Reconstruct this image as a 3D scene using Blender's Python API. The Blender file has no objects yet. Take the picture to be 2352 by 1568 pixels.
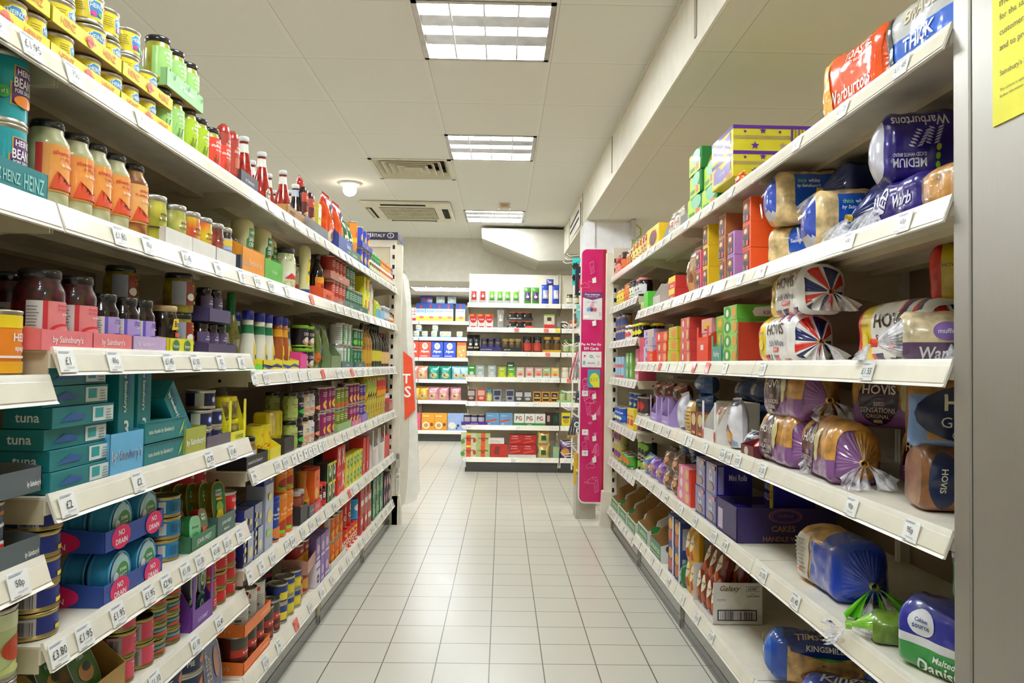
import bpy, bmesh, math, random
from mathutils import Vector, Matrix, noise
random.seed(7)
S = bpy.context.scene
COL = S.collection
PI = math.pi

# ------------------------------------------------------------------ camera
F, YAW, PITCH, ROLL, CH = 1729.85, .0127, .0292, .0148, 1.1254
FW = Vector((math.sin(YAW)*math.cos(PITCH), math.cos(YAW)*math.cos(PITCH), math.sin(PITCH)))
RT = Vector((math.cos(YAW), -math.sin(YAW), 0)); UP = RT.cross(FW)
RT, UP = (math.cos(ROLL)*RT + math.sin(ROLL)*UP), (-math.sin(ROLL)*RT + math.cos(ROLL)*UP)
CP = Vector((0, 0, CH))
cd = bpy.data.cameras.new('camera'); cam = bpy.data.objects.new('camera', cd); COL.objects.link(cam)
cd.sensor_width = 36; cd.lens = F*36/2352; cd.clip_start = .02; cd.clip_end = 60
M = Matrix((RT, UP, -FW)).transposed().to_4x4(); M.translation = CP; cam.matrix_world = M
S.camera = cam

# ------------------------------------------------------------------ world, exposure
w = bpy.data.worlds.new('world'); S.world = w; w.use_nodes = True
w.node_tree.nodes['Background'].inputs[0].default_value = (1, .95, .85, 1)
w.node_tree.nodes['Background'].inputs[1].default_value = .3
S.view_settings.view_transform = 'Standard'; S.view_settings.look = 'None'
S.view_settings.gamma = 1; S.view_settings.use_curve_mapping = False
S.view_settings.exposure = 0.0
LAMP = 106.        # emission of the fluorescent tubes
S.cycles.max_bounces = 8; S.cycles.diffuse_bounces = 5; S.cycles.glossy_bounces = 3
S.cycles.transparent_max_bounces = 12; S.cycles.sample_clamp_indirect = 6
S.cycles.use_denoising = True; S.cycles.caustics_reflective = False; S.cycles.caustics_refractive = False

# ------------------------------------------------------------------ measuring: a pixel of the photograph to a point of the place
def ray(px, py): return FW*F + RT*(px-1176) - UP*(py-784)
def at_y(px, py, y): d = ray(px, py); return CP + d*(y/d.y)
def at_z(px, py, z): d = ray(px, py); return CP + d*((z-CH)/d.z)
def proj(p): d = Vector(p)-CP; z = d.dot(FW); return 1176+F*d.dot(RT)/z, 784-F*d.dot(UP)/z
def gp(side, s, d, z):                     # s along the aisle, d behind the shelf front, z up
    if side == 'L': return Vector((-.765+.0054*s-d, s, z))
    if side == 'R': return Vector((.785-.0063*s+d, s, z))
    if side == 'B': return Vector((s, 7.83+d, z))
    return Vector((s, 10.79+d, z))
ROT = {'L': PI/2-.0054, 'R': -PI/2+.0063, 'B': 0, 'F': 0}
def along(side, px, z, d=.04):             # the s at which px lies, on the line at depth d and height z
    a, b = (.3, 14.) if side in 'LR' else (-3., 3.)
    for _ in range(40):
        m = (a+b)/2; x = proj(gp(side, m, d, z))[0]
        if (x < px) == (side in 'LBF'): a = m
        else: b = m
    return m

# ------------------------------------------------------------------ materials
MATS = {}
def lin(c): return tuple((x/12.92 if x <= .04045 else ((x+.055)/1.055)**2.4) for x in c)
def rgb(h):
    if isinstance(h, str): return tuple(int(h[i:i+2], 16)/255 for i in (0, 2, 4))
    return tuple(v/255 for v in h)
def mat(h, kind='paper'):
    key = (h, kind)
    if key in MATS: return MATS[key]
    m = bpy.data.materials.new('%s_%s' % (kind, h)); m.use_nodes = True
    nt = m.node_tree; N = nt.nodes; Lk = nt.links; b = N['Principled BSDF']
    c = (*lin(rgb(h)), 1); b.inputs['Base Color'].default_value = c
    ro, co, me, nz, bump = dict(paper=(.5, .15, 0, .06, 0), card=(.75, 0, 0, .1, 0), foil=(.22, .5, .35, .1, .3), film=(.22, .6, 0, .12, .5),
        gloss=(.2, .5, 0, .04, 0), plastic=(.24, .2, 0, .04, 0), metal=(.3, 0, .9, .1, 0), shelf=(.42, .1, 0, .05, 0), wall=(.8, 0, 0, .04, .04),
        goo=(.15, .6, 0, .35, 0), crust=(.3, .5, 0, .45, .3), wrap=(.24, .7, 0, .1, .5), matte=(.9, 0, 0, .05, 0))[kind]
    b.inputs['Roughness'].default_value = ro; b.inputs['Metallic'].default_value = me
    b.inputs['Coat Weight'].default_value = co; b.inputs['Coat Roughness'].default_value = .08
    tc = N.new('ShaderNodeTexCoord'); n = N.new('ShaderNodeTexNoise')
    n.inputs['Scale'].default_value = {'goo': 70, 'crust': 28, 'film': 22, 'wrap': 16, 'foil': 30}.get(kind, 14)
    n.inputs['Detail'].default_value = 3
    Lk.new(tc.outputs['Object'], n.inputs['Vector'])
    mr = N.new('ShaderNodeMapRange'); mr.inputs[3].default_value = 1-nz*1.3; mr.inputs[4].default_value = 1+nz*1.1
    mr.inputs[1].default_value = .3; mr.inputs[2].default_value = .7
    Lk.new(n.outputs['Fac'], mr.inputs[0])
    mx = N.new('ShaderNodeMix'); mx.data_type = 'RGBA'; mx.blend_type = 'MULTIPLY'; mx.inputs[0].default_value = 1
    mx.inputs[6].default_value = c; Lk.new(mr.outputs[0], mx.inputs[7]); Lk.new(mx.outputs[2], b.inputs['Base Color'])
    if bump:
        bp = N.new('ShaderNodeBump'); bp.inputs['Strength'].default_value = bump; bp.inputs['Distance'].default_value = .01
        Lk.new(n.outputs['Fac'], bp.inputs['Height']); Lk.new(bp.outputs[0], b.inputs['Normal'])
    MATS[key] = m; return m
def lumpy(h1, h2, scale=60):               # fruit or vegetables behind glass
    key = (h1, h2, scale)
    if key in MATS: return MATS[key]
    m = bpy.data.materials.new('lumps_'+h1); m.use_nodes = True; nt = m.node_tree; N = nt.nodes; Lk = nt.links; b = N['Principled BSDF']
    tc = N.new('ShaderNodeTexCoord'); v = N.new('ShaderNodeTexVoronoi'); v.inputs['Scale'].default_value = scale
    Lk.new(tc.outputs['Object'], v.inputs['Vector'])
    cr = N.new('ShaderNodeValToRGB'); cr.color_ramp.elements[0].color = (*lin(rgb(h1)), 1); cr.color_ramp.elements[1].color = (*lin(rgb(h2)), 1)
    cr.color_ramp.elements[0].position = .15; cr.color_ramp.elements[1].position = .75
    Lk.new(v.outputs['Distance'], cr.inputs[0]); Lk.new(cr.outputs[0], b.inputs['Base Color'])
    b.inputs['Roughness'].default_value = .3; b.inputs['Coat Weight'].default_value = .5; b.inputs['Coat Roughness'].default_value = .03
    MATS[key] = m; return m
def clear(name, tint=(1, 1, 1), alpha=.25, rough=.1):
    if name in MATS: return MATS[name]
    m = bpy.data.materials.new(name); m.use_nodes = True; nt = m.node_tree; N = nt.nodes; Lk = nt.links
    out = N['Material Output']; b = N['Principled BSDF']; b.inputs['Base Color'].default_value = (*tint, 1)
    b.inputs['Roughness'].default_value = rough; b.inputs['Coat Weight'].default_value = .5
    n = N.new('ShaderNodeTexNoise'); n.inputs['Scale'].default_value = 40; tc = N.new('ShaderNodeTexCoord'); Lk.new(tc.outputs['Object'], n.inputs['Vector'])
    bp = N.new('ShaderNodeBump'); bp.inputs['Strength'].default_value = .6; bp.inputs['Distance'].default_value = .01
    Lk.new(n.outputs['Fac'], bp.inputs['Height']); Lk.new(bp.outputs[0], b.inputs['Normal'])
    t = N.new('ShaderNodeBsdfTransparent'); mx = N.new('ShaderNodeMixShader')
    mr = N.new('ShaderNodeMapRange'); mr.inputs[1].default_value = .4; mr.inputs[2].default_value = .65
    mr.inputs[3].default_value = alpha*.5; mr.inputs[4].default_value = min(1, alpha*2)
    Lk.new(n.outputs['Fac'], mr.inputs[0]); Lk.new(mr.outputs[0], mx.inputs[0])
    Lk.new(t.outputs[0], mx.inputs[1]); Lk.new(b.outputs[0], mx.inputs[2]); Lk.new(mx.outputs[0], out.inputs[0])
    MATS[name] = m; return m
def glow(name, col, st):
    if name in MATS: return MATS[name]
    m = bpy.data.materials.new(name); m.use_nodes = True; b = m.node_tree.nodes['Principled BSDF']
    b.inputs['Base Color'].default_value = (*col, 1); b.inputs['Emission Color'].default_value = (*col, 1)
    b.inputs['Emission Strength'].default_value = st; MATS[name] = m; return m
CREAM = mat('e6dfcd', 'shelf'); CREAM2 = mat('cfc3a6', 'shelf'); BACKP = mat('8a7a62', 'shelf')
RAIL = mat('efeadd', 'shelf'); WHITE = mat('f2f0ea', 'paper'); BLACK = mat('17161a', 'plastic'); STEEL = mat('b9b6ae', 'metal')

# ------------------------------------------------------------------ mesh builder
class MB:
    def __init__(s): s.bm = bmesh.new(); s.mats = []
    def mi(s, m):
        if m not in s.mats: s.mats.append(m)
        return s.mats.index(m)
    def face(s, pts, m, smooth=False):
        f = s.bm.faces.new([s.bm.verts.new(p) for p in pts]); f.material_index = s.mi(m); f.smooth = smooth; return f
    def box(s, x0, y0, z0, x1, y1, z1, m, bev=0):
        v = [s.bm.verts.new((x, y, z)) for x in (x0, x1) for y in (y0, y1) for z in (z0, z1)]
        fs = [s.bm.faces.new([v[i] for i in q]) for q in ((0, 1, 3, 2), (4, 6, 7, 5), (0, 4, 5, 1), (2, 3, 7, 6), (0, 2, 6, 4), (1, 5, 7, 3))]
        k = s.mi(m)
        for f in fs: f.material_index = k
        if bev:
            ed = list({e for f in fs for e in f.edges})
            r = bmesh.ops.bevel(s.bm, geom=ed, offset=bev, segments=2, affect='EDGES', profile=.5)
            for f in r['faces']: f.material_index = k
    def prism(s, pts, d0, d1, m, axis='y', side=None):     # pts in the plane across the axis
        def P(a, b, d): return {'y': (a, d, b), 'x': (d, a, b), 'z': (a, b, d)}[axis]
        A = [s.bm.verts.new(P(a, b, d0)) for a, b in pts]; B = [s.bm.verts.new(P(a, b, d1)) for a, b in pts]
        k = s.mi(m); k2 = s.mi(side or m); n = len(pts)
        for q in (A, B[::-1]):
            f = s.bm.faces.new(q); f.material_index = k
        for i in range(n):
            f = s.bm.faces.new((A[i], B[i], B[(i+1) % n], A[(i+1) % n])); f.material_index = k2
    def lathe(s, prof, n=24, cx=0, cy=0, smooth=True, sx=1, sy=1, wob=None):   # prof: (r, z, material for the band that starts here)
        rings = []
        for r, z, m in prof:
            if r < 1e-6: rings.append([s.bm.verts.new((cx, cy, z))]); continue
            rings.append([s.bm.verts.new((cx+r*sx*math.cos(2*PI*i/n)*(wob(i, z) if wob else 1), cy+r*sy*math.sin(2*PI*i/n)*(wob(i, z) if wob else 1), z)) for i in range(n)])
        for j in range(len(prof)-1):
            a, b, m = rings[j], rings[j+1], prof[j][2]
            if m is None: continue
            k = s.mi(m)
            for i in range(n):
                i2 = (i+1) % n
                if len(a) == 1 and len(b) == 1: continue
                if len(a) == 1: f = s.bm.faces.new((a[0], b[i2], b[i]))
                elif len(b) == 1: f = s.bm.faces.new((a[i], a[i2], b[0]))
                else: f = s.bm.faces.new((a[i], a[i2], b[i2], b[i]))
                f.material_index = k; f.smooth = smooth
    def tube(s, pts, r, m, n=8):
        P = [Vector(p) for p in pts]; rings = []
        for i, p in enumerate(P):
            t = (P[min(i+1, len(P)-1)]-P[max(i-1, 0)]).normalized()
            a = t.orthogonal().normalized() if abs(t.z) > .9 else t.cross(Vector((0, 0, 1))).normalized(); b = t.cross(a)
            rings.append([s.bm.verts.new(p+(a*math.cos(2*PI*k/n)+b*math.sin(2*PI*k/n))*r) for k in range(n)])
        k0 = s.mi(m)
        for a, b in zip(rings, rings[1:]):
            for k in range(n):
                f = s.bm.faces.new((a[k], a[(k+1) % n], b[(k+1) % n], b[k])); f.material_index = k0; f.smooth = True
        for q in (rings[0][::-1], rings[-1]):
            f = s.bm.faces.new(q); f.material_index = k0
    def grid(s, fn, nu, nv, m, smooth=True, closed=False):  # fn(u, v) on the unit square
        V = [[s.bm.verts.new(fn(i/nu, j/nv)) for j in range(nv+1)] for i in range(nu if closed else nu+1)]
        for i in range(nu):
            for j in range(nv):
                f = s.bm.faces.new((V[i][j], V[(i+1) % len(V)][j], V[(i+1) % len(V)][j+1], V[i][j+1]))
                f.material_index = s.mi(m(i/nu, j/nv) if callable(m) else m); f.smooth = smooth
    def mesh(s, name):
        bmesh.ops.recalc_face_normals(s.bm, faces=s.bm.faces)
        me = bpy.data.meshes.new(name); s.bm.to_mesh(me); s.bm.free()
        for m in s.mats: me.materials.append(m)
        return me
    def obj(s, name, parent=None, link=True, loc=None, rz=0):
        o = bpy.data.objects.new(name, s.mesh(name))
        if loc is not None: o.location = loc
        o.rotation_euler.z = rz
        if parent: o.parent = parent
        if link: COL.objects.link(o)
        return o

# ------------------------------------------------------------------ printed graphics: flat shapes and lettering laid on a surface
TXT = {}
def glyphs(t, bold):
    key = (t, bold)
    if key not in TXT:
        c = bpy.data.curves.new('t', 'FONT'); c.body = t; c.size = 1; c.resolution_u = 2; c.align_x = 'CENTER'; c.offset = .018 if bold else 0
        o = bpy.data.objects.new('t', c); me = bpy.data.meshes.new_from_object(o)
        V = [(v.co.x, v.co.y) for v in me.vertices]; P = [tuple(p.vertices) for p in me.polygons]
        xs = [v[0] for v in V] or [0]; ys = [v[1] for v in V] or [0]
        cx = (min(xs)+max(xs))/2; y0 = min(ys)
        TXT[key] = ([(x-cx, y-y0) for x, y in V], P, max(xs)-min(xs) or 1, max(ys)-y0 or 1)
        bpy.data.objects.remove(o); bpy.data.curves.remove(c); bpy.data.meshes.remove(me)
    return TXT[key]
def star(cx, cy, r, n=5, k=.45, rot=PI/2): return [(cx+(r if i % 2 == 0 else r*k)*math.cos(rot+PI*i/n), cy+(r if i % 2 == 0 else r*k)*math.sin(rot+PI*i/n)) for i in range(2*n)]
def ell(cx, cy, rx, ry, n=20): return [(cx+rx*math.cos(2*PI*i/n), cy+ry*math.sin(2*PI*i/n)) for i in range(n)]
def gfx(mb, items, W, H, fmap, kind='paper', cut=None, step=.0004, base=.0004):
    """items in fractions of W x H (0..1, origin at the lower left); fmap(u, v, off) gives a point"""
    off = base
    for it in items:
        t = it[0]
        bm = bmesh.new()
        if t == 't':                      # text, cx, cy, height, colour, (max width), (bold), (slant), (turn in degrees)
            _, txt, cx, cy, hh, col = it[:6]; o = it[6] if len(it) > 6 else {}
            V, P, tw, th = glyphs(txt, o.get('b', 1)); sc = hh*H/th; sx = sc
            mw = o.get('w', .94)*W
            if tw*sx > mw: sx = mw/tw
            if o.get('fit'): sx = mw/tw
            a = math.radians(o.get('r', 0)); ca, sa = math.cos(a), math.sin(a); sh = o.get('i', 0)
            vs = []
            for x, y in V:
                y -= th/2; X, Y = x*sx+sh*y*sc, y*sc
                vs.append(bm.verts.new((cx*W+X*ca-Y*sa, cy*H+X*sa+Y*ca, 0)))
            for p in P:
                try: bm.faces.new([vs[i] for i in p])
                except ValueError: pass
        else:
            if t == 'r': _, x0, y0, x1, y1, col = it[:6]; pts = [(x0, y0), (x1, y0), (x1, y1), (x0, y1)]
            elif t == 'e': _, cx, cy, rx, ry, col = it[:6]; pts = ell(cx, cy, rx, ry)
            elif t == 's': _, cx, cy, r, col = it[:5]; pts = [(cx+(x-cx)*H/W, y) for x, y in star(cx, cy, r)]
            elif t == 'p': _, pts, col = it[:3]
            if t == 's' or t == 'p' and len(pts) > 4:
                c = bm.verts.new((sum(p[0] for p in pts)/len(pts)*W, sum(p[1] for p in pts)/len(pts)*H, 0))
                vs = [bm.verts.new((x*W, y*H, 0)) for x, y in pts]
                for i in range(len(vs)): bm.faces.new((c, vs[i], vs[(i+1) % len(vs)]))
            else: bm.faces.new([bm.verts.new((x*W, y*H, 0)) for x, y in pts])
        if cut:
            xs = [v.co.x for v in bm.verts]
            for axis, stp in ((0, cut), (1, cut if fmap.__name__ == 'curved' else 9)):
                lo = min(v.co[axis] for v in bm.verts); hi = max(v.co[axis] for v in bm.verts)
                q = math.floor(lo/stp)*stp+stp
                while q < hi-1e-5:
                    co = [0, 0, 0]; no = [0, 0, 0]; co[axis] = q; no[axis] = 1
                    bmesh.ops.bisect_plane(bm, geom=bm.verts[:]+bm.edges[:]+bm.faces[:], plane_co=co, plane_no=no); q += stp
        m = col if not isinstance(col, str) else mat(col, it[-1] if isinstance(it[-1], str) and it[-1] in ('foil', 'film', 'gloss', 'card', 'metal') else kind)
        k = mb.mi(m); vm = {}
        for v in bm.verts: vm[v] = mb.bm.verts.new(fmap(v.co.x, v.co.y, off))
        for f in bm.faces:
            try:
                g = mb.bm.faces.new([vm[v] for v in f.verts]); g.material_index = k; g.smooth = bool(cut)
            except ValueError: pass
        bm.free(); off += step
def fix_out(me): pass
def cyl(r, cy=None, z0=0, a0=0):            # u measured round a cylinder standing at (0, r)
    cy = r if cy is None else cy
    def f(u, v, off): a = a0+u/r; return ((r+off)*math.sin(a), cy-(r+off)*math.cos(a), z0+v)
    return f
def flat(x0=0, y=0, z0=0):
    def f(u, v, off): return (x0+u, -y-off, z0+v)
    return f
def sideface(x, y0, z0, sgn=1):             # sgn +1: the face looking along -x, read from that side
    def f(u, v, off): return (x-sgn*off, (y0-u) if sgn > 0 else (y0+u), z0+v)
    return f
def topface(x0, y0, z):
    def f(u, v, off): return (x0+u, y0+v, z+off)
    return f

# ------------------------------------------------------------------ things
def tag(o, label, cat, group=None, kind=None):
    o['label'] = label; o['category'] = cat
    if group: o['group'] = group
    if kind: o['kind'] = kind
    return o
def part(mb, name, root, **k): return mb.obj(name, root, link=False, **k)
def kids(o): return [c for c in bpy.data.objects if c.parent == o]
PROTO = {}
def tree(root):
    def rec(o): return (o, [rec(c) for c in o_children[o]])
    return rec(root)
class Kind:                                 # a product: root mesh plus parts, kept unlinked and copied into place
    def __init__(s, root, parts, cat, desc, w, d, h): s.root, s.parts, s.cat, s.desc, s.w, s.d, s.h = root, parts, cat, desc, w, d, h
def put(kind, loc, rz, label, group=None, full=True, tilt=None, scale=1):
    if tilt: loc = Vector(loc)+Vector((0, 0, kind.d*abs(math.sin(tilt[0]))*(tilt[0] < 0)+kind.w/2*abs(math.sin(tilt[1]))))
    r = kind.root.copy(); COL.objects.link(r); r.location = loc; r.rotation_euler = (tilt or (0, 0, 0)); r.rotation_euler.z += rz
    if tilt: r.rotation_mode = 'XYZ'
    r.scale = (scale, scale, scale)
    label = label.replace('of the top left shelf', 'top left shelf').replace('in the top left shelf', 'top left shelf')
    wds = label.split()
    if len(wds) > 16: label = ' '.join(x for x in wds if x not in ('cardboard', 'of', 'on', 'the', 'with', 'and'))
    if len(wds) < 4: label += ' standing on the shelf'
    tag(r, label, kind.cat, group)
    mp = {kind.root: r}
    for p, par in kind.parts:
        if not full and p.name.split('.')[0] in ('lid_ring',): continue
        c = p.copy(); COL.objects.link(c); c.parent = mp[par]; mp[p] = c
    return r
ORD = 'first second third fourth fifth sixth seventh eighth ninth tenth eleventh twelfth thirteenth fourteenth fifteenth sixteenth'.split()
SHELFNAME = {}
def locator(i, n, r, nr, t, nt, where):
    L = []
    if n > 1: L.append(ORD[i]+' along')
    if nr > 1: L.append('front row' if r == 0 else ORD[r]+' row')
    if nt > 1: L.append('bottom tier' if t == 0 else ('top tier' if t == nt-1 else 'middle tier' if nt == 3 else ORD[t]+' tier'))
    return ', '.join(L+([where] if where else []))
def row(side, z, kind, px=None, s=None, d=.015, rows=1, tiers=1, dz=None, gap=.004, where='', z0=0, rz=0, jit=.04, desc=None, tilt=None, scale=1, skip=()):
    """px: pixel columns of the front faces' centres; rows go back from the front, tiers go up"""
    if s is None: s = [along(side, x, z+kind.h*.5, d+kind.d*.5) for x in px]
    desc = desc or kind.desc; out = []
    g = (desc+' '+where).strip() if len(s)*rows*tiers > 1 else None
    for t in range(tiers):
        for r in range(rows):
            for i, q in enumerate(s):
                if (i, r, t) in skip: continue
                dd = max(d, .0045)+r*(kind.d+gap)
                p = gp(side, q+random.uniform(-.0015, .0015), dd+random.uniform(0, .002), z+z0+t*(dz or kind.h+.0005)+(.0003 if kind.cat in ('tray', 'display tray') else .0013))
                out.append(put(kind, p, ROT[side]+rz+random.uniform(-jit, jit), (desc+', '+locator(i, len(s), r, rows, t, tiers, where)).strip(', '), g, tilt=tilt, scale=scale))
    return out
# ------------------------------------------------------------------ product builders (front on y = 0, facing -y, standing on z = 0)
RIM = mat('c9c4b4', 'metal'); LIDM = mat('a8a294', 'metal')
def can(name, r, h, gfxs, desc, base='ffffff', rim=None, lid=None, ring=True, cat='can', lab=(.008, .008), span=1.0, kind='paper', rimw=.0015):
    rim = rim or RIM; lid = lid or LIDM; m = MB(); R2 = r+rimw
    m.lathe([(0, 0, rim), (R2-.001, 0, rim), (R2, .002, rim), (R2, .004, rim), (r, .006, rim), (r, h-.006, rim), (R2, h-.004, rim), (R2, h-.001, rim), (R2-.0015, h, rim), (R2-.003, h-.001, rim), (R2-.003, h-.003, None)], 28, 0, R2)
    root = m.obj(name, link=False); parts = []
    m = MB(); m.lathe([(R2-.003, h-.004, lid), (r*.8, h-.004, lid), (r*.78, h-.0048, lid), (r*.6, h-.0042, lid), (0, h-.0042, None)], 28, 0, R2)
    if ring:
        m.tube([(.45*r*math.cos(a)*.7, R2+.35*r+.38*r*math.sin(a)-r*.2, h-.0025) for a in [2*PI*k/10 for k in range(11)]], .0011, lid, 5)
        m.box(-.003, R2-r*.5, h-.0042, .003, R2-r*.05, h-.002, lid)
    l = part(m, 'lid', root); parts.append((l, root))
    m = MB(); z0 = lab[0]; H = h-lab[0]-lab[1]; W = 2*PI*r
    m.lathe([(r+.0003, z0, mat(base, kind)), (r+.0003, z0+H, None)], 36, 0, R2)
    gfx(m, gfxs, W*.5, H, cylc(r+.0004, R2, z0, W*.25), kind, cut=.007)
    l = part(m, 'label', root); parts.append((l, root))
    return Kind(root, parts, cat, desc, 2*R2, 2*R2, h)
def cylc(r, cy, z0, half):
    def f(u, v, off): a = (u-half)/r; return ((r+off)*math.sin(a), cy-(r+off)*math.cos(a), z0+v)
    return f
def jar(name, r, h, content, gfxs, desc, base='ffffff', lid='1a191c', lidh=.014, neck=.8, lidr=None, lab=(.2, .68), span=.5, cat='jar', fill=.97, wide=None, lidkind='gloss'):
    """lab: lower and upper edge of the label as fractions of h"""
    m = MB(); c = content if not isinstance(content, str) else mat(content, 'goo'); sh = h-lidh; lr = lidr or r*neck+.002
    g = [(0, 0, c), (r*.8, 0, c), (r*.97, .004, c), (r, .009, c), (r, sh*.8, c), (r*.97, sh*.85, c), (r*neck*1.02, sh*.95, c), (r*neck, h-.004, c), (r*neck*.98, h-.002, None)]
    m.lathe(g, 28, 0, r); root = m.obj(name, link=False)
    L = mat(lid, lidkind) if isinstance(lid, str) else lid
    m = MB(); m.lathe([(lr*.96, h-lidh, L), (lr, h-lidh+.002, L), (lr, h-.003, L), (lr*.95, h, L), (lr*.8, h+.0004, L), (lr*.77, h-.001, L), (0, h-.001, None)], 30, 0, r)
    parts = [(part(m, 'lid', root), root)]
    if gfxs is not None:
        z0 = lab[0]*h; H = (lab[1]-lab[0])*h; W = 2*PI*r*span; m = MB(); f = cylc(r+.0005, r, z0, W/2)
        gfx(m, ([('r', 0, 0, 1, 1, base)] if base else [])+gfxs, W, H, f, 'paper', cut=.006)
        parts.append((part(m, 'label', root), root))
    return Kind(root, parts, cat, desc, 2*r, 2*r, h)
def bottle(name, prof, h, liquid, cap, gfxs, desc, base='ffffff', lab=None, span=.5, cat='bottle', capz=.88, capr=None, kind='goo', sy=1, extra=None, capkind='plastic', labr=None):
    """prof: (r, z as a fraction of h)"""
    m = MB(); c = liquid if not isinstance(liquid, str) else mat(liquid, kind); R = max(p[0] for p in prof)
    m.lathe([(0, 0, c)]+[(a, z*h, c) for a, z in prof]+[(0, prof[-1][1]*h, None)], 26, 0, R*sy, sy=sy); root = m.obj(name, link=False); parts = []
    if cap:
        k = mat(cap, capkind); cr = capr or prof[-1][0]+.002
        m = MB(); m.lathe([(cr*.9, capz*h, k), (cr, capz*h+.001, k), (cr*.98, h-.004, k), (cr*.9, h-.001, k), (cr*.8, h, k), (0, h, None)], 22, 0, R*sy)
        parts.append((part(m, 'cap', root), root))
    if gfxs is not None and lab:
        lr = labr or max(a for a, z in prof if lab[0]-.1 <= z <= lab[1]+.1); H = (lab[1]-lab[0])*h; W = 2*PI*lr*span
        m = MB()
        def curved(u, v, off):
            zz = (lab[0]*h+v)/h; rr = lr
            for (r0, z0), (r1, z1) in zip(prof, prof[1:]):
                if z0 <= zz <= z1 and z1 > z0: rr = r0+(r1-r0)*(zz-z0)/(z1-z0)
            a = (u-W/2)/lr; return ((rr+.0006+off)*math.sin(a), sy*(R-(rr+.0006+off)*math.cos(a)), zz*h)
        gfx(m, ([('r', 0, 0, 1, 1, base)] if base else [])+gfxs, W, H, curved, 'paper', cut=.007)
        parts.append((part(m, 'label', root), root))
    if extra:
        for nm, z0, z1, col in extra:
            m = MB(); k = mat(col, 'paper')
            def rad(z):
                for (a, za), (b, zb) in zip(prof, prof[1:]):
                    if za <= z <= zb and zb > za: return a+(b-a)*(z-za)/(zb-za)
                return prof[-1][0]
            m.lathe([(rad(z0+(z1-z0)*i/4)+.0006, (z0+(z1-z0)*i/4)*h, k if i < 4 else None) for i in range(5)], 26, 0, R*sy, sy=sy)
            parts.append((part(m, nm, root), root))
    return Kind(root, parts, cat, desc, 2*R, 2*R*sy, h)
def carton(name, w, d, h, col, front, desc, side=None, top=None, cat='box', kind='paper', bev=.0008, sidecol=None):
    m = MB(); k = mat(col, kind); m.box(-w/2, 0, 0, w/2, d, h, k, bev)
    root = m.obj(name, link=False); parts = []
    m = MB()
    if front: gfx(m, front, w, h, flat(-w/2, .0003, 0), kind)
    if m.bm.verts: parts.append((part(m, 'front_print', root), root))
    if side:
        m = MB(); gfx(m, side, d, h, sideface(-w/2-.0003, d, 0, 1), kind); parts.append((part(m, 'side_print', root), root))
        m = MB(); gfx(m, side, d, h, sideface(w/2+.0003, 0, 0, -1), kind); parts.append((part(m, 'side_print', root), root))
    if top:
        m = MB(); gfx(m, top, w, d, topface(-w/2, 0, h+.0003), kind); parts.append((part(m, 'top_print', root), root))
    return Kind(root, parts, cat, desc, w, d, h)
def tray(name, w, d, hf, hb, col, front, desc, side=None, inner=None, cat='tray', bot=True, cutout=False, t=.002):
    m = MB(); k = mat(col, 'paper'); ki = mat(inner or 'b08f62', 'card')
    m.box(-w/2, 0, 0, w/2, t, hf, k)
    if cutout: m.box(-w/2, -.0001, hf, -w/2+w*.12, t, hb, k); m.box(w/2-w*.12, -.0001, hf, w/2, t, hb, k)
    for x in (-w/2, w/2-t): m.prism([(0, 0), (d, 0), (d, hb), (d*.35, hb) if hb > hf else (d*.5, hf), (0, hf)], x, x+t, k, 'x')
    if hb > hf*1.3: m.box(-w/2, d-t, 0, w/2, d, hb, k)
    if bot: m.box(-w/2+t, t, 0, w/2-t, d-t, .0005, ki)
    root = m.obj(name, link=False); parts = []
    m = MB()
    if front: gfx(m, front, w, hf, flat(-w/2, .0003, 0), 'paper'); parts.append((part(m, 'front_print', root), root))
    if side:
        m = MB(); gfx(m, side, d, hf, sideface(-w/2-.0003, d, 0, 1)); gfx(m, side, d, hf, sideface(w/2+.0003, 0, 0, -1)); parts.append((part(m, 'side_print', root), root))
    return Kind(root, parts, cat, desc, w, d, hf)
def pillow(w, d, h, seam=.012, pinch=.5, lo=.55, amp=.004, seed=0):
    """surface of a standing pouch: half-depth as a function of height, flat seams at the top"""
    def th(v): return max(0, math.sin(PI*min(1, (v*.93+.1))))**pinch if v > .25 else lo+(1-lo)*(v/.25)**.7
    def S_(u, v, sgn):
        u = min(1, max(0, u)); v = min(1, max(0, v))
        x = (u-.5)*w*(1-.10*math.sin(PI*v)**2*0); e = abs(2*u-1)
        half = d/2*min(1, th(v))*max(0, 1-e**2.6)**.55
        nn = noise.noise(Vector((x*22+seed, v*5+seed, sgn*3)))*amp
        return Vector((x*(.93+.07*abs(math.cos(PI*v*.9)))+nn, d/2+sgn*(half+nn*(half > .002)), v*h))
    return S_
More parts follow.
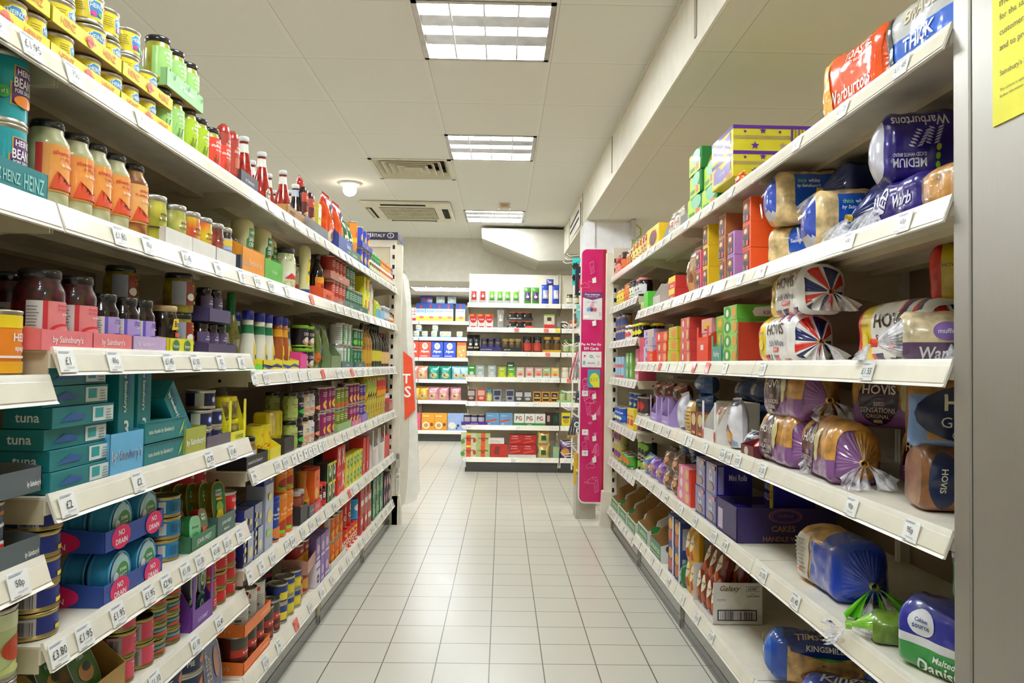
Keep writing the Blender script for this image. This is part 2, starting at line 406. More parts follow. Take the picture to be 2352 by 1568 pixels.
def pouch(name, w, d, h, col, front, desc, cat='packet', kind='foil', seam=None, seed=0, lo=.55, pinch=.5, amp=.004, back=None):
    f = pillow(w, d, h, seed=seed, lo=lo, pinch=pinch, amp=amp); m = MB(); k = mat(col, kind)
    m.grid(lambda u, v: f(u, v, -1), 16, 18, k); m.grid(lambda u, v: f(u, v, 1), 16, 18, mat(back, kind) if back else k)
    root = m.obj(name, link=False); parts = []
    m = MB(); kk = mat(seam or col, kind)
    n = 18
    for i in range(n):
        x0 = (i/n-.5)*w; x1 = ((i+1)/n-.5)*w; y = d/2+(.0015 if i % 2 else -.0015)
        m.face([(x0, y, h*.985), (x1, d/2-(y-d/2), h*.985), (x1, d/2-(y-d/2), h*1.035), (x0, y, h*1.035)], kk)
    parts.append((part(m, 'top_seam', root), root))
    if front:
        m = MB()
        def curved(u, v, off): p = f(min(1, max(0, u/w)), min(1, max(0, v/h)), -1); return (p.x, p.y-off-.0006, p.z)
        gfx(m, front, w, h, curved, kind, cut=.012); parts.append((part(m, 'print', root), root))
    return Kind(root, parts, cat, desc, w, d, h)

# bread: a sliced loaf in a bag. Long way along x, the gathered end at +x (g=1) or -x (g=-1)
FILM = clear('clear_film', (1, 1, 1), .2, .06); FILMW = clear('milky_film', (.95, .95, 1), .42, .1)
def loaf(name, L, W, H, crust, wrap, desc, g=1, front=None, top=None, end=None, gather=None, tie='e8c84a', tail='film', zw=None, seed=0, dome=.16, cat='loaf', topcol=None, endcut=.84, tailsz=1., nexp=5., fold=None, endfx=None):
    """wrap(x, z, side) gives the colour of the bag at a point, or None where the bread shows"""
    rnd = random.Random(seed)
    def rad(t): return (abs(math.cos(t))**nexp+abs(math.sin(t))**nexp)**(-1/nexp)
    def P(u, t, off=0):
        u = min(1, max(0, u))
        e = min(1, .80+.20*min(1, u/.07)**.5, .80+.20*min(1, (1-u)/.07)**.5)
        r = rad(t); y = W/2*r*math.cos(t)*e; z = r*math.sin(t)*e
        zz = H/2*(1+z)*(1)+(dome*H*max(0, z)*(1-(2*y/W)**2) if z > 0 else 0); zz *= 1/(1+dome*.6)
        x = (u-.5)*L; q = Vector((x*14+seed, y*14, zz*14)); nn = noise.noise(q)*.006+noise.noise(q*2.7)*.0028
        k = 1+(nn+off)/(W/2)
        return Vector((x+noise.noise(q+Vector((9, 0, 0)))*.004, W/2+y*k, max(0, H*.5+(zz-H*.5)*k if zz > H*.1 else zz)))
    kc = mat(crust, 'crust'); m = MB(); nu, nt = 30, 44
    def mm(u, v):
        t = v*2*PI; p = P(u+.5/nu, t+PI/nt); c = wrap(u, p.z/H, 'top' if math.sin(t) > .75 else ('front' if math.cos(t) < 0 else 'back')) if wrap else None
        return mat(c, 'wrap') if c else kc
    V = [[m.bm.verts.new(P(i/nu, 2*PI*j/nt)) for j in range(nt)] for i in range(nu+1)]
    for i in range(nu):
        for j in range(nt):
            f = m.bm.faces.new((V[i][j], V[i][(j+1) % nt], V[i+1][(j+1) % nt], V[i+1][j])); f.material_index = m.mi(mm(i/nu, j/nt)); f.smooth = True
    ec = end or crust
    f = m.bm.faces.new(V[0 if g > 0 else nu]); f.material_index = m.mi(mat(ec, 'wrap' if end else 'crust'))
    root = m.obj(name, link=False); parts = []
    if fold:                                  # a flat folded end, slightly puffed
        m = MB(); xe = g*L/2; n = 40
        rings = []
        for j in range(5):
            k = j/4
            rings.append([m.bm.verts.new((xe+g*(.022*math.sin(k*PI/2)+.004*noise.noise(Vector((i, j, seed)))*(k > 0)), W/2+(P(1 if g > 0 else 0, 2*PI*i/n).y-W/2)*(1-k)**.8*1.01, H*.5+(P(1 if g > 0 else 0, 2*PI*i/n).z-H*.5)*(1-k)**.8*1.01)) for i in range(n)])
        for a_, b_ in zip(rings, rings[1:]):
            for i in range(n):
                zc = (a_[i].co.z+b_[i].co.z)/2/H; yc = a_[i].co.y/W
                c_ = fold(yc, zc); f = m.bm.faces.new((a_[i], a_[(i+1) % n], b_[(i+1) % n], b_[i])); f.material_index = m.mi(mat(c_, 'wrap') if c_ else kc); f.smooth = True
        if endfx:
            def curved(u, v, off): q = 1-((2*u/W-1)**4+(2*v/H-1)**4)/2; return Vector((xe+g*(.0215+off-.008*(1-q)), W-u, v))
            gfx(m, endfx, W, H, curved, 'wrap', cut=.02)
        parts.append((part(m, 'folded_end', root), root))
    else:
        # gathered end: pleats that run into the tie
        ring = V = None; m = MB(); cy, cz = W/2, H*.42; ext = .035+.2*min(W, H)*.5; xe = g*L/2; n = 60
        sec = gather or [(1, None)]; tot = sum(a for a, c in sec)
        def gc(q):
            a = 0
            for wd, c in sec:
                a += wd/tot
                if q <= a: return (mat(c, 'wrap') if c else kc) if not c == 'film' else FILMW
            return kc
        rings = []
        for j in range(6):
            k = j/5; rr = []
            for i in range(n):
                t = 2*PI*i/n; p = P(1 if g > 0 else 0, t); sc = (1-k)**.75*.985+.045
                pl = 1+.09*math.sin(i*PI)*k if 0 else 1+(.10*k*(1-k*.4))*(1 if i % 2 else -1)+.05*noise.noise(Vector((i*.7, k*2, seed)))
                rr.append(m.bm.verts.new((xe+g*(ext*k**1.35-.004*(1-k)), cy+(p.y-cy)*sc*pl, max(.0012, cz+(p.z-cz)*sc*pl))))
            rings.append(rr)
        for a, b in zip(rings, rings[1:]):
            for i in range(n):
                f = m.bm.faces.new((a[i], a[(i+1) % n], b[(i+1) % n], b[i])); f.material_index = m.mi(gc((i+.5)/n)); f.smooth = False
        ge = part(m, 'gathered_end', root); parts.append((ge, root))
        xt = xe+g*ext
        m = MB(); kt = mat(tie, 'plastic'); m.grid(lambda u, v: Vector((xt+g*(v*.012-.002), cy+math.cos(u*2*PI)*(.009+.001*math.sin(u*50)), cz+math.sin(u*2*PI)*.009)), 14, 2, kt, closed=True)
        parts.append((part(m, 'tie', root), root))
        m = MB(); tk = FILMW if tail == 'film' else mat(tail, 'wrap'); ln = .055*tailsz; dz = -.05*tailsz
        for q in range(5):
            a0 = -1.1+q*.55+rnd.uniform(-.2, .2)
            def tf(u, v, a0=a0):
                a = a0+(u-.5)*.9*v; r = .004+ln*v; return Vector((xt+g*(.008+.5*r+.012*math.sin(u*9+q)*v), cy+math.sin(a)*r*1.1, max(.004-0*cz, cz+math.cos(a)*r*-.75+dz*v*v*.6)))
            m.grid(tf, 8, 5, tk if q % 2 == 0 or tail == 'film' else FILMW)
        parts.append((part(m, 'bag_tail', root), root))
    if front or top:
        m = MB()
        def curved(u, v, off):
            uu = u/L; best = None; zt = v
            lo, hi = PI*1.5, PI*.5
            for _ in range(22):
                md = (lo+hi)/2
                if P(uu, md).z < zt: lo = md
                else: hi = md
            p = P(uu, (lo+hi)/2); c = Vector((p.x, W/2, H*.5)); d = Vector((0, -1, (p.z-c.z)*.2/H)).normalized()
            return p+d*(off+.001)
        if front: gfx(m, front, L, H, curved, 'wrap', cut=.009, step=.0005)
        if m.bm.verts: parts.append((part(m, 'print', root), root))
        if top:
            m = MB()
            def curved(u, v, off):
                uu = u/L; lo, hi = PI, 0.
                for _ in range(22):
                    md = (lo+hi)/2
                    if P(uu, md).y < v: lo = md
                    else: hi = md
                p = P(uu, (lo+hi)/2); return p+Vector((0, 0, off+.001))
            gfx(m, top, L, W, curved, 'wrap', cut=.009, step=.0005); parts.append((part(m, 'top_print', root), root))
    return Kind(root, parts, cat, desc, L, W, H)
def sprout(col, cx, cy, h, lean=0):          # ear of wheat
    o = []
    for i in range(6):
        for sg in (-1, 1):
            x = cx+sg*h*.13+lean*i*h*.05; y = cy+i*h*.15
            o.append(('p', [(x-sg*h*.10, y-h*.03), (x+sg*h*.04, y+h*.02), (x+sg*h*.09, y+h*.15), (x-sg*h*.04, y+h*.09)], col))
    return o
def barcode(x0, y0, x1, y1, col='222222', n=22, seed=1):
    r = random.Random(seed); o = []; x = x0
    while x < x1:
        w_ = r.choice((.3, .5, .9))*(x1-x0)/n; o.append(('r', x, y0, min(x1, x+w_), y1, col)); x += w_+r.choice((.4, .6, 1))*(x1-x0)/n
    return o
def lines(x0, x1, y0, y1, n, col='555555', seed=0):
    r = random.Random(seed); return [('r', x0, y0+(y1-y0)*i/n, x0+(x1-x0)*r.uniform(.6, 1), y0+(y1-y0)*(i+.35)/n, col) for i in range(n)]
# ------------------------------------------------------------------ the room
CZ, CZ2 = 2.596, 2.297
GX, GY = -.397, 3.022
def tilemat(name, col, bar, ox, oy, size, w, line, lw, rough, kind, coat=0, bumpy=0, var=.03):
    """square tiles with a bar of width w and a fine dark edge of width lw; object coordinates"""
    m = bpy.data.materials.new(name); m.use_nodes = True; nt = m.node_tree; N = nt.nodes; Lk = nt.links; b = N['Principled BSDF']
    tc = N.new('ShaderNodeTexCoord'); sp = N.new('ShaderNodeSeparateXYZ'); Lk.new(tc.outputs['Object'], sp.inputs[0])
    def math_(op, a, c=None):
        n = N.new('ShaderNodeMath'); n.operation = op
        for i, v in enumerate((a, c)):
            if v is None: continue
            if isinstance(v, (int, float)): n.inputs[i].default_value = v
            else: Lk.new(v, n.inputs[i])
        return n.outputs[0]
    ds = []; one_ = []
    for i, o in ((0, ox), (1, oy)):
        t = math_('DIVIDE', math_('SUBTRACT', sp.outputs[i], o), size[i]); f = math_('FRACT', math_('ADD', t, 1000))
        ds.append(math_('MULTIPLY', math_('MINIMUM', f, math_('SUBTRACT', 1, f)), size[i]))
        one_.append(math_('MULTIPLY', math_('LESS_THAN', math_('MULTIPLY', f, size[i]), w/2+lw), math_('GREATER_THAN', math_('MULTIPLY', f, size[i]), w/2)))
    d = math_('MINIMUM', ds[0], ds[1])
    isbar = math_('LESS_THAN', d, w/2)
    edge = math_('MAXIMUM', one_[0], one_[1])
    nz = N.new('ShaderNodeTexNoise'); nz.inputs['Scale'].default_value = 3; nz.inputs['Detail'].default_value = 5; Lk.new(tc.outputs['Object'], nz.inputs['Vector'])
    n2 = N.new('ShaderNodeTexNoise'); n2.inputs['Scale'].default_value = 160; n2.inputs['Detail'].default_value = 2; Lk.new(tc.outputs['Object'], n2.inputs['Vector'])
    def mixc(f, a, c):
        x = N.new('ShaderNodeMix'); x.data_type = 'RGBA'; Lk.new(f, x.inputs[0])
        for i, v in ((6, a), (7, c)):
            if isinstance(v, tuple): x.inputs[i].default_value = v
            else: Lk.new(v, x.inputs[i])
        return x.outputs[2]
    mr = N.new('ShaderNodeMapRange'); mr.inputs[3].default_value = 1-var; mr.inputs[4].default_value = 1+var; Lk.new(nz.outputs[0], mr.inputs[0])
    mr2 = N.new('ShaderNodeMapRange'); mr2.inputs[3].default_value = 1-var*.6; mr2.inputs[4].default_value = 1+var*.6; Lk.new(n2.outputs[0], mr2.inputs[0])
    k = math_('MULTIPLY', mr.outputs[0], mr2.outputs[0])
    c1 = mixc(isbar, (*lin(rgb(col)), 1), (*lin(rgb(bar)), 1)); c2 = mixc(edge, c1, (*lin(rgb(line)), 1))
    mu = N.new('ShaderNodeMix'); mu.data_type = 'RGBA'; mu.blend_type = 'MULTIPLY'; mu.inputs[0].default_value = 1; Lk.new(c2, mu.inputs[6]); Lk.new(k, mu.inputs[7])
    Lk.new(mu.outputs[2], b.inputs['Base Color'])
    rr = N.new('ShaderNodeMapRange'); rr.inputs[3].default_value = rough-.06; rr.inputs[4].default_value = rough+.08; Lk.new(nz.outputs[0], rr.inputs[0]); Lk.new(rr.outputs[0], b.inputs['Roughness'])
    b.inputs['Coat Weight'].default_value = coat
    bp = N.new('ShaderNodeBump'); bp.inputs['Strength'].default_value = .35; bp.inputs['Distance'].default_value = .002
    Lk.new(math_('LESS_THAN', d, w/2+lw), bp.inputs['Height']); bp.invert = True; Lk.new(bp.outputs[0], b.inputs['Normal'])
    return m
FLOORM = tilemat('floor_tiles', 'd3cfc0', '55524a', -.6312, 2.8586-.2, (.2, .1999), .0032, '8d8873', .0012, .3, 'floor', var=.035)
CEILM = tilemat('ceiling_tiles', 'e6e3da', 'e9e6de', GX, GY, (.6, .6), .024, 'a39c88', .002, .85, 'ceiling', var=.02)
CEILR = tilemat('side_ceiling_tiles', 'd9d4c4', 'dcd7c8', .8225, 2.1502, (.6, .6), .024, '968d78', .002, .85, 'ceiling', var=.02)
WALLM = mat('dfdacd', 'wall'); WALLG = mat('dad5c8', 'wall')
def struct(mb, name):
    o = mb.obj(name); o['kind'] = 'structure'; return o
m = MB(); m.box(-3.4, -2.6, -.05, 3.4, 12.2, 0, FLOORM); struct(m, 'floor')
LIGHTS = [(0, -4), (0, -7), (0, 0), (0, 3), (0, 7)]
HOLES = {(0, 0), (0, 3), (0, 7), (0, -3), (0, -6), (-1, 4)}
HOLES |= {(-4, k) for k in (0, 3, 7, -3)}
m = MB()
for i in range(-6, 2):
    for j in range(-10, 10):
        if (i, j) in HOLES: continue
        x0, x1 = GX+.6*i, GX+.6*(i+1); y0, y1 = GY+.6*j, GY+.6*(j+1)
        x0 = max(x0, -3.4); x1 = min(x1, .72); y0 = max(y0, -2.6); y1 = min(y1, 8.87)
        if x1-x0 < .01 or y1-y0 < .01: continue
        m.box(x0, y0, CZ, x1, y1, CZ+.012, CEILM)
bmesh.ops.remove_doubles(m.bm, verts=m.bm.verts, dist=1e-5)
struct(m, 'ceiling')
BX = lambda y: .724-.0102*y                    # face of the dropped beam
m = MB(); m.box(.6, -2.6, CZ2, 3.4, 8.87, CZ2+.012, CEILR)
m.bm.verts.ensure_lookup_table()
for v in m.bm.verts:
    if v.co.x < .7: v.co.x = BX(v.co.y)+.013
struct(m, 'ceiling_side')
m = MB(); m.prism([(BX(-2.6), -2.6), (BX(8.87), 8.87), (BX(8.87)+.012, 8.87), (BX(-2.6)+.012, -2.6)], CZ2, CZ+.02, mat('e6dfcf', 'wall'), 'z'); struct(m, 'trim_1')
m = MB(); m.prism([(BX(-2.6)-.006, -2.6), (BX(8.87)-.006, 8.87), (BX(8.87), 8.87), (BX(-2.6), -2.6)], CZ-.028, CZ-.02, mat('d8d1bf', 'wall'), 'z')
for y, z0, z1 in ((2.72, CZ2+.04, CZ), (4.7, CZ2+.04, CZ-.02), (6.3, CZ2, CZ-.02), (7.4, CZ2, CZ-.02)):
    m.box(BX(y)-.004, y, z0, BX(y)+.001, y+.028, z1, mat('a9a18c', 'wall'))
struct(m, 'trim_2')
# walls
m = MB(); m.box(-3.5, -2.6, 0, -3.4, 12.2, 2.7, WALLM); struct(m, 'wall_left')
m = MB(); m.box(3.4, -2.6, 0, 3.5, 12.2, 2.7, WALLM); struct(m, 'wall_right')
m = MB(); m.box(-3.5, -2.7, 0, 3.5, -2.6, 2.7, WALLM); struct(m, 'wall_front')
m = MB(); m.box(-3.4, 12.2, 0, 3.4, 12.3, 2.7, WALLM); struct(m, 'wall_back')
ZB = 2.083
m = MB(); m.box(-3.4, 8.87, ZB, 3.4, 8.99, 2.7, WALLM); struct(m, 'wall_upper_back')
m = MB()
for x0, x1, y0, y1 in ((-3.4, -1.2, 8.99, 12.2), (-.0, 3.4, 8.99, 12.2), (-1.2, 0, 8.99, 9.5), (-1.2, 0, 10.1, 12.2)): m.box(x0, y0, ZB, x1, y1, ZB+.012, WALLG)
struct(m, 'ceiling_low')
# underside of the stairs: a boxed wedge in front of the rear wall
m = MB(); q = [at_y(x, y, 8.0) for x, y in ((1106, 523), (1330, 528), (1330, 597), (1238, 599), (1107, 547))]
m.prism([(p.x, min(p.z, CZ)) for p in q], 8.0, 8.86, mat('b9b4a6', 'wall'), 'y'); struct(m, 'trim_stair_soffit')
# square column behind the right-hand shelving
m = MB(); m.box(.66, 6.07, 0, 1.03, 6.5, CZ2, mat('efeef0', 'wall'), .006)
struct(m, 'pillar')
m = MB(); m.box(.655, 6.05, CZ2-.02, 1.035, 6.072, CZ2, mat('dcd5c8', 'wall')); m.box(.655, 6.05, 0, .735, 6.068, CZ2-.02, mat('f4f3f6', 'wall')); m.box(.97, 6.05, 0, 1.035, 6.068, CZ2-.02, mat('f4f3f6', 'wall')); struct(m, 'trim_pillar')
# recessed luminaires
TUBE = glow('tube', (.89, .957, 1), LAMP); REFL = mat('d9dade', 'metal'); LOUV = mat('f4f4f4', 'plastic')
def luminaire(x0, y0, z, w_=.6, d_=.6, label='', nb=3, tubes=3):
    root = bpy.data.objects.new('ceiling_light', None); COL.objects.link(root); root.location = (x0+w_/2, y0+d_/2, z)
    tag(root, label, 'ceiling light', 'recessed ceiling lights')
    W, D = w_/2-.012, d_/2-.012
    m = MB(); k = mat('f3f1ec', 'plastic')
    m.box(-W-.006, -D-.006, .07, W+.006, D+.006, .076, k)
    for a in (-1, 1):
        m.box(min(a*W, a*(W+.006)), -D, -.0, max(a*W, a*(W+.006)), D, .075, k); m.box(-W, min(a*D, a*(D+.006)), 0, W, max(a*D, a*(D+.006)), .075, k)
    m.obj('housing', root)
    m = MB()
    for a in (-1, 1):
        m.box(min(a*(W-.012), a*(W+.010)), -D-.01, -.004, max(a*(W-.012), a*(W+.010)), D+.01, .002, STEEL); m.box(-W-.01, min(a*(D-.012), a*(D+.010)), -.004, W+.01, max(a*(D-.012), a*(D+.010)), .002, STEEL)
    m.obj('frame', root)
    bd = 2*D/tubes
    for i in range(tubes):
        yc = -D+bd*(i+.5); m = MB(); m.lathe([(0, -W+.01, TUBE), (.017, -W+.01, TUBE), (.017, W-.01, TUBE), (0, W-.01, None)], 14)
        o = m.obj('tube', root, loc=(0, yc, .022)); o.rotation_euler = (0, PI/2, 0)
    m = MB()
    for i in range(tubes+1):
        y = -D+bd*i
        if 0 < i < tubes: m.prism([(y-.045, .012), (y+.045, .006), (y+.012, .03), (y-.012, .03)], -W, W, REFL, 'x')
    m.obj('reflector', root)
    m = MB()
    for i in range(1, nb+1):
        x = -W+2*W*i/(nb+1); m.prism([(x-.004, -.002), (x+.004, -.002), (x+.002, .03), (x-.002, .03)], -D, D, LOUV, 'y')
    m.obj('louvre', root)
    return root
for n, (i, j) in enumerate(((0, 0), (0, 3), (0, 7), (0, -3), (0, -6))):
    luminaire(GX+.6*i, GY+.6*j, CZ, label=('large bright louvred ceiling light nearest above the aisle', 'second louvred ceiling light along the aisle, beside square air vent', 'small-looking far louvred ceiling light near the rear wall', 'louvred ceiling light directly over the near shelves', 'louvred ceiling light behind the near end of the aisle')[n])
for n, j in enumerate((0, 3, 7, -3)):
    luminaire(GX-2.4, GY+.6*j, CZ, label='louvred ceiling light over the next aisle, %s of its row' % ('second', 'third', 'fourth', 'first')[n])
luminaire(-1.2, 9.5, ZB, 1.2, .6, label='wide louvred light in the low ceiling before the cereal shelves', nb=5)
# slim lights fixed over the right-hand side aisle
for n, y in enumerate((-.6, 2.4, 5.6)):
    root = bpy.data.objects.new('ceiling_light', None); COL.objects.link(root); root.location = (2.4, y, CZ2)
    tag(root, 'slim surface light over the aisle behind the bread shelves, %s of three' % ORD[n], 'ceiling light')
    m = MB(); m.box(-.08, -.6, -.05, .08, .6, 0, mat('f3f1ec', 'plastic')); m.obj('housing', root)
    m = MB(); m.box(-.06, -.58, -.06, .06, .58, -.0505, TUBE if 0 else glow('strip', (1, .96, .88), LAMP*.5)); m.obj('diffuser', root)
# four-way air diffuser
root = bpy.data.objects.new('air_vent', None); COL.objects.link(root); root.location = (GX-.3, GY+2.7, CZ)
tag(root, 'square four-way air vent with nested louvres in the ceiling', 'air vent')
k = mat('ddd5bd', 'shelf'); m = MB(); m.box(-.3, -.3, .08, .3, .3, .085, mat('2c2a26', 'matte'))
for a in (-1, 1): m.box(min(a*.288, a*.3), -.3, 0, max(a*.288, a*.3), .3, .08, k); m.box(-.3, min(a*.288, a*.3), 0, .3, max(a*.288, a*.3), .08, k)
m.obj('duct_box', root)
for q in range(5):
    R0 = (.272-q*.052)*math.sqrt(2); t_ = .036*math.sqrt(2); m = MB()
    m.lathe([(R0, -.003, k), (R0-t_, .042, k), (R0-t_-.004, .040, k), (R0-.006, -.005, k), (R0, -.003, None)], 4, smooth=False)
    m.obj('louvre_blade', root, rz=PI/4)
m = MB(); 
for a in (-1, 1): m.box(min(a*.274, a*.300), -.3, -.006, max(a*.274, a*.3), .3, -.001, k); m.box(-.3, min(a*.274, a*.3), -.006, .3, max(a*.274, a*.3), -.001, k)
m.obj('frame', root)
# ceiling cassette air conditioner
ax0, ax1, ay0, ay1 = -1.33, -.50, 6.84, 7.72
root = bpy.data.objects.new('air_conditioner', None); COL.objects.link(root); root.location = ((ax0+ax1)/2, (ay0+ay1)/2, CZ)
tag(root, 'cream cassette air conditioner with grille set in the ceiling', 'air conditioner')
W, D = (ax1-ax0)/2, (ay1-ay0)/2; k = mat('e2dac3', 'shelf'); dk = mat('1c1b18', 'matte')
m = MB(); m.box(-W, -D, -.03, W, D, -.002, k, .012); m.obj('panel', root)
m = MB(); m.box(-W*.62, -D*.6, -.034, W*.62, D*.6, -.031, mat('7c7560', 'matte'))
for i in range(34):
    x = -W*.6+W*1.2*i/33; m.box(x-.0035, -D*.58, -.04, x+.0035, D*.58, -.034, mat('d6cdb2', 'shelf'))
for i in range(4): m.box(-W*.6, -D*.58+D*1.16*i/3-.004, -.041, W*.6, -D*.58+D*1.16*i/3+.004, -.034, mat('d6cdb2', 'shelf'))
m.obj('grille', root)
for nm, (x0, y0, x1, y1) in enumerate(((-W*.55, -D*.92, W*.45, -D*.8), (-W*.55, D*.8, W*.55, D*.92), (-W*.93, -D*.55, -W*.8, D*.55), (W*.78, -D*.5, W*.92, D*.5))):
    m = MB(); m.box(x0, y0, -.033, x1, y1, -.0302, dk); m.box(x0+.01, y0+.01, -.037, (x1 if x1-x0 > .2 else x1-.01)-.01, (y1 if y1-y0 > .2 else y1-.015)-.01, -.034, mat('cfc7ae', 'shelf') if nm in (1, 2) else dk)
    m.obj('air_flap', root)
# globe lamp
root = bpy.data.objects.new('globe_lamp', None); COL.objects.link(root); root.location = (-1.28, 6.2, CZ)
tag(root, 'small round glowing lamp fixed to the ceiling', 'lamp')
m = MB(); m.lathe([(0, 0, WHITE), (.095, 0, WHITE), (.095, -.01, WHITE), (.07, -.02, WHITE), (0, -.02, None)], 28); m.obj('base', root)
m = MB(); gl = glow('globe', (1, .86, .72), 16); m.lathe([(.055*math.sin(PI*i/12)*1.02, -.015-.045+.05*math.cos(PI*i/12), gl) for i in range(13)], 24); m.obj('glass_globe', root)
# small ceiling sign and beam vent
m = MB(); m.box(-.05, 6.86, CZ-.05, .05, 6.95, CZ, mat('d9cfb8', 'plastic'), .004)
o = tag(m.obj('emergency_sign'), 'tiny cream sensor box with faint red mark on the far ceiling', 'sensor')
m = MB(); m.box(-.03, 6.858, CZ-.035, .03, 6.8595, CZ-.015, mat('c98a70')); m.obj('red_mark', o)
root = bpy.data.objects.new('beam_vent', None); COL.objects.link(root); root.location = (BX(6.9), 6.9, 2.42)
tag(root, 'narrow slotted vent in the side of the white beam', 'air vent')
m = MB(); m.box(-.008, -.48, -.1, 0, .48, .1, mat('e6dfcf', 'shelf'), .002); m.obj('frame', root)
for dz in (-.035, .025):
    m = MB(); m.box(-.0095, -.42, dz, -.0082, .42, dz+.022, dk); m.obj('slot', root)
# yellow-green cable by the pillar
m = MB(); P0 = [at_y(x, y, 6.02) for x, y in ((1452, 512), (1462, 516), (1472, 526), (1472, 540), (1462, 548), (1453, 552), (1451, 580), (1451, 640), (1449, 690))]
m.tube(P0, .006, mat('b9b55a', 'plastic'), 6); tag(m.obj('cable'), 'thin yellow-green cable looping out beside the white pillar', 'cable')
m = MB(); q = at_y(1450, 500, 6.02); m.box(q.x, 5.98, 2.13, q.x+.035, 6.05, 2.29, mat('c9c6c4', 'plastic'), .004); tag(m.obj('junction_box'), 'small grey box at the top corner of the white pillar', 'junction box')
# ------------------------------------------------------------------ shelving
TK = {}
def ticket_mesh(txt, col='fbfbf8'):
    if (txt, col) not in TK:
        m = MB(); w_, h_ = .05, .04; m.box(-w_/2, -.0012, 0, w_/2, 0, h_, mat(col))
        ink = '2a2a30'
        g = lines(.06, .9, .84, .96, 2, '8a8fa8', 3)+[('t', txt, .5, .5, .34, ink, {'b': 0, 'w': .8})]+lines(.3, .9, .2, .27, 1, '9a9aa0', 5)+lines(.06, .45, .05, .13, 1, '555a70', 6)
        if col != 'fbfbf8': g = [('t', txt, .7, .28, .32, ink, {'b': 0, 'w': .4})]+lines(.05, .6, .55, .8, 2, 'a04a3c', 4)
        gfx(m, g, w_, h_, flat(-w_/2, .0014, 0)); TK[(txt, col)] = m.mesh('price_ticket')
    return TK[(txt, col)]
def bay(side, s0, s1, zs, depth=.46, tickets=None, ztop=None, label='', group=None, base=True, holes=(), endp=None, kick='77746a', name='shelving_bay', backcol=None, railcol=None, zlast=None):
    """zs: heights of the shelf fronts, top to bottom; the last is the base shelf"""
    ztop = ztop or zs[0]+.03
    w_ = s1-s0; mid = (s0+s1)/2; root = bpy.data.objects.new(name, None); COL.objects.link(root)
    root.location = gp(side, mid, 0, 0); root.rotation_euler.z = ROT[side]
    tag(root, label, 'shelving', group)
    sg = -1 if side == 'R' else 1; X = lambda s: (s-mid)*sg
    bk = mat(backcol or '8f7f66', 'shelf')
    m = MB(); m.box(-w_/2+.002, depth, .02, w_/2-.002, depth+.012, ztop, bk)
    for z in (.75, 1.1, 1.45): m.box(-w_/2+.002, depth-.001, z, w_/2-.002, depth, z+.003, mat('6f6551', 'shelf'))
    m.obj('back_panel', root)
    for x in (-w_/2+.002, w_/2-.016):
        m = MB(); m.box(x, depth-.03, .02, x+.014, depth-.001, ztop, CREAM); m.obj('upright', root)
    for i, z in enumerate(zs):
        last = base and i == len(zs)-1
        zz = z-.006; m = MB(); a, b = -w_/2+.003, w_/2-.003; D = depth-.005
        m.box(a, .002, zz-.004, b, D, zz, CREAM)                      # deck
        m.box(a, .002, zz-.03, b, .006, zz-.004, CREAM)
        if not last:
            for x in (a, b-.003):                                      # side brackets
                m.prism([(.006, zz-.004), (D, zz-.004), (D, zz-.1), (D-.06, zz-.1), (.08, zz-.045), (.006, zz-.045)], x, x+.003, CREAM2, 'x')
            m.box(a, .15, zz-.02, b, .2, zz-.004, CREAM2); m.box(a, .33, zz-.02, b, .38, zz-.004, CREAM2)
            for x in (a, b): m.lathe([(0, 0, BLACK), (.0045, 0, BLACK), (.0045, .0005, BLACK), (0, .0005, None)], 8) if 0 else m.prism([( .09+.005*math.cos(t*PI/4), zz-.028+.005*math.sin(t*PI/4)) for t in range(8)], x-.0008 if x < 0 else x, x if x < 0 else x+.0008, BLACK, 'x')
        sh = m.obj('shelf', root)
        rc = mat(railcol, 'shelf') if railcol else RAIL
        m = MB(); H = .044                                              # sloping price rail
        m.prism([(.003, z), (-.001, z+.001), (-.003, z-.004), (-.016, z-H), (-.020, z-H-.004), (-.014, z-H-.005), (0, z-.012), (.003, z-.012)], a, b, rc, 'x')
        m.prism([(-.004, z-.009), (-.0058, z-.0115), (-.0166, z-H+.003), (-.015, z-H+.004)], a+.002, b-.002, mat('efe9d6', 'gloss'), 'x')
        rl = m.obj('price_rail', sh)
        for px, t in (tickets or {}).get(i, ()):
            col = 'fbfbf8'
            if t[0] == '!': col = 'f0766a'; t = t[1:]
            elif t[0] == '?': col = 'ecd93a'; t = t[1:]
            s = px if px < 8 and side in 'LR' else along(side, px, z-.02, -.012)
            if side in 'BF': s = at_y(px, 800, 7.83 if side == 'B' else 10.79).x
            if not s0 < s < s1: continue
            o = bpy.data.objects.new('price_ticket', ticket_mesh(t, col)); COL.objects.link(o); o.parent = sh
            o.location = (X(s), -.0185, z-H+.001); o.rotation_euler.x = -.27
    if base:
        z = zs[-1]; m = MB(); k = mat(kick, 'gloss')
        m.box(-w_/2+.002, .02, .012, w_/2-.002, .03, z-.03, k); m.box(-w_/2+.002, .018, 0, w_/2-.002, .03, .05, mat('3a3934', 'plastic'))
        m.obj('kick_plate', root)
        for x in (-w_/2+.002, w_/2-.014):
            m = MB(); m.box(x, .012, .045, x+.012, .022, z-.045, CREAM); m.box(x+.009, .011, .01, x+.012, .013, z-.05, BLACK); m.obj('foot', root)
    return root
PR = ['£1', '85p', '£1.45', '£1.05', '£2', '£1.60', '£2.70', '£1.95', '£1.10', '£1.30', '90p', '75p', '£1.25', '£1.80']
def auto(s0, s1, n, seed, red=()):
    r = random.Random(seed); return [(s0+(s1-s0)*(i+.5)/n+r.uniform(-.03, .03), ('!' if i in red else '')+r.choice(PR)) for i in range(n)]
ZA, ZB2 = 1.634, 1.384
JL = [.29, 1.275, 2.26, 3.24, 4.22, 5.2]
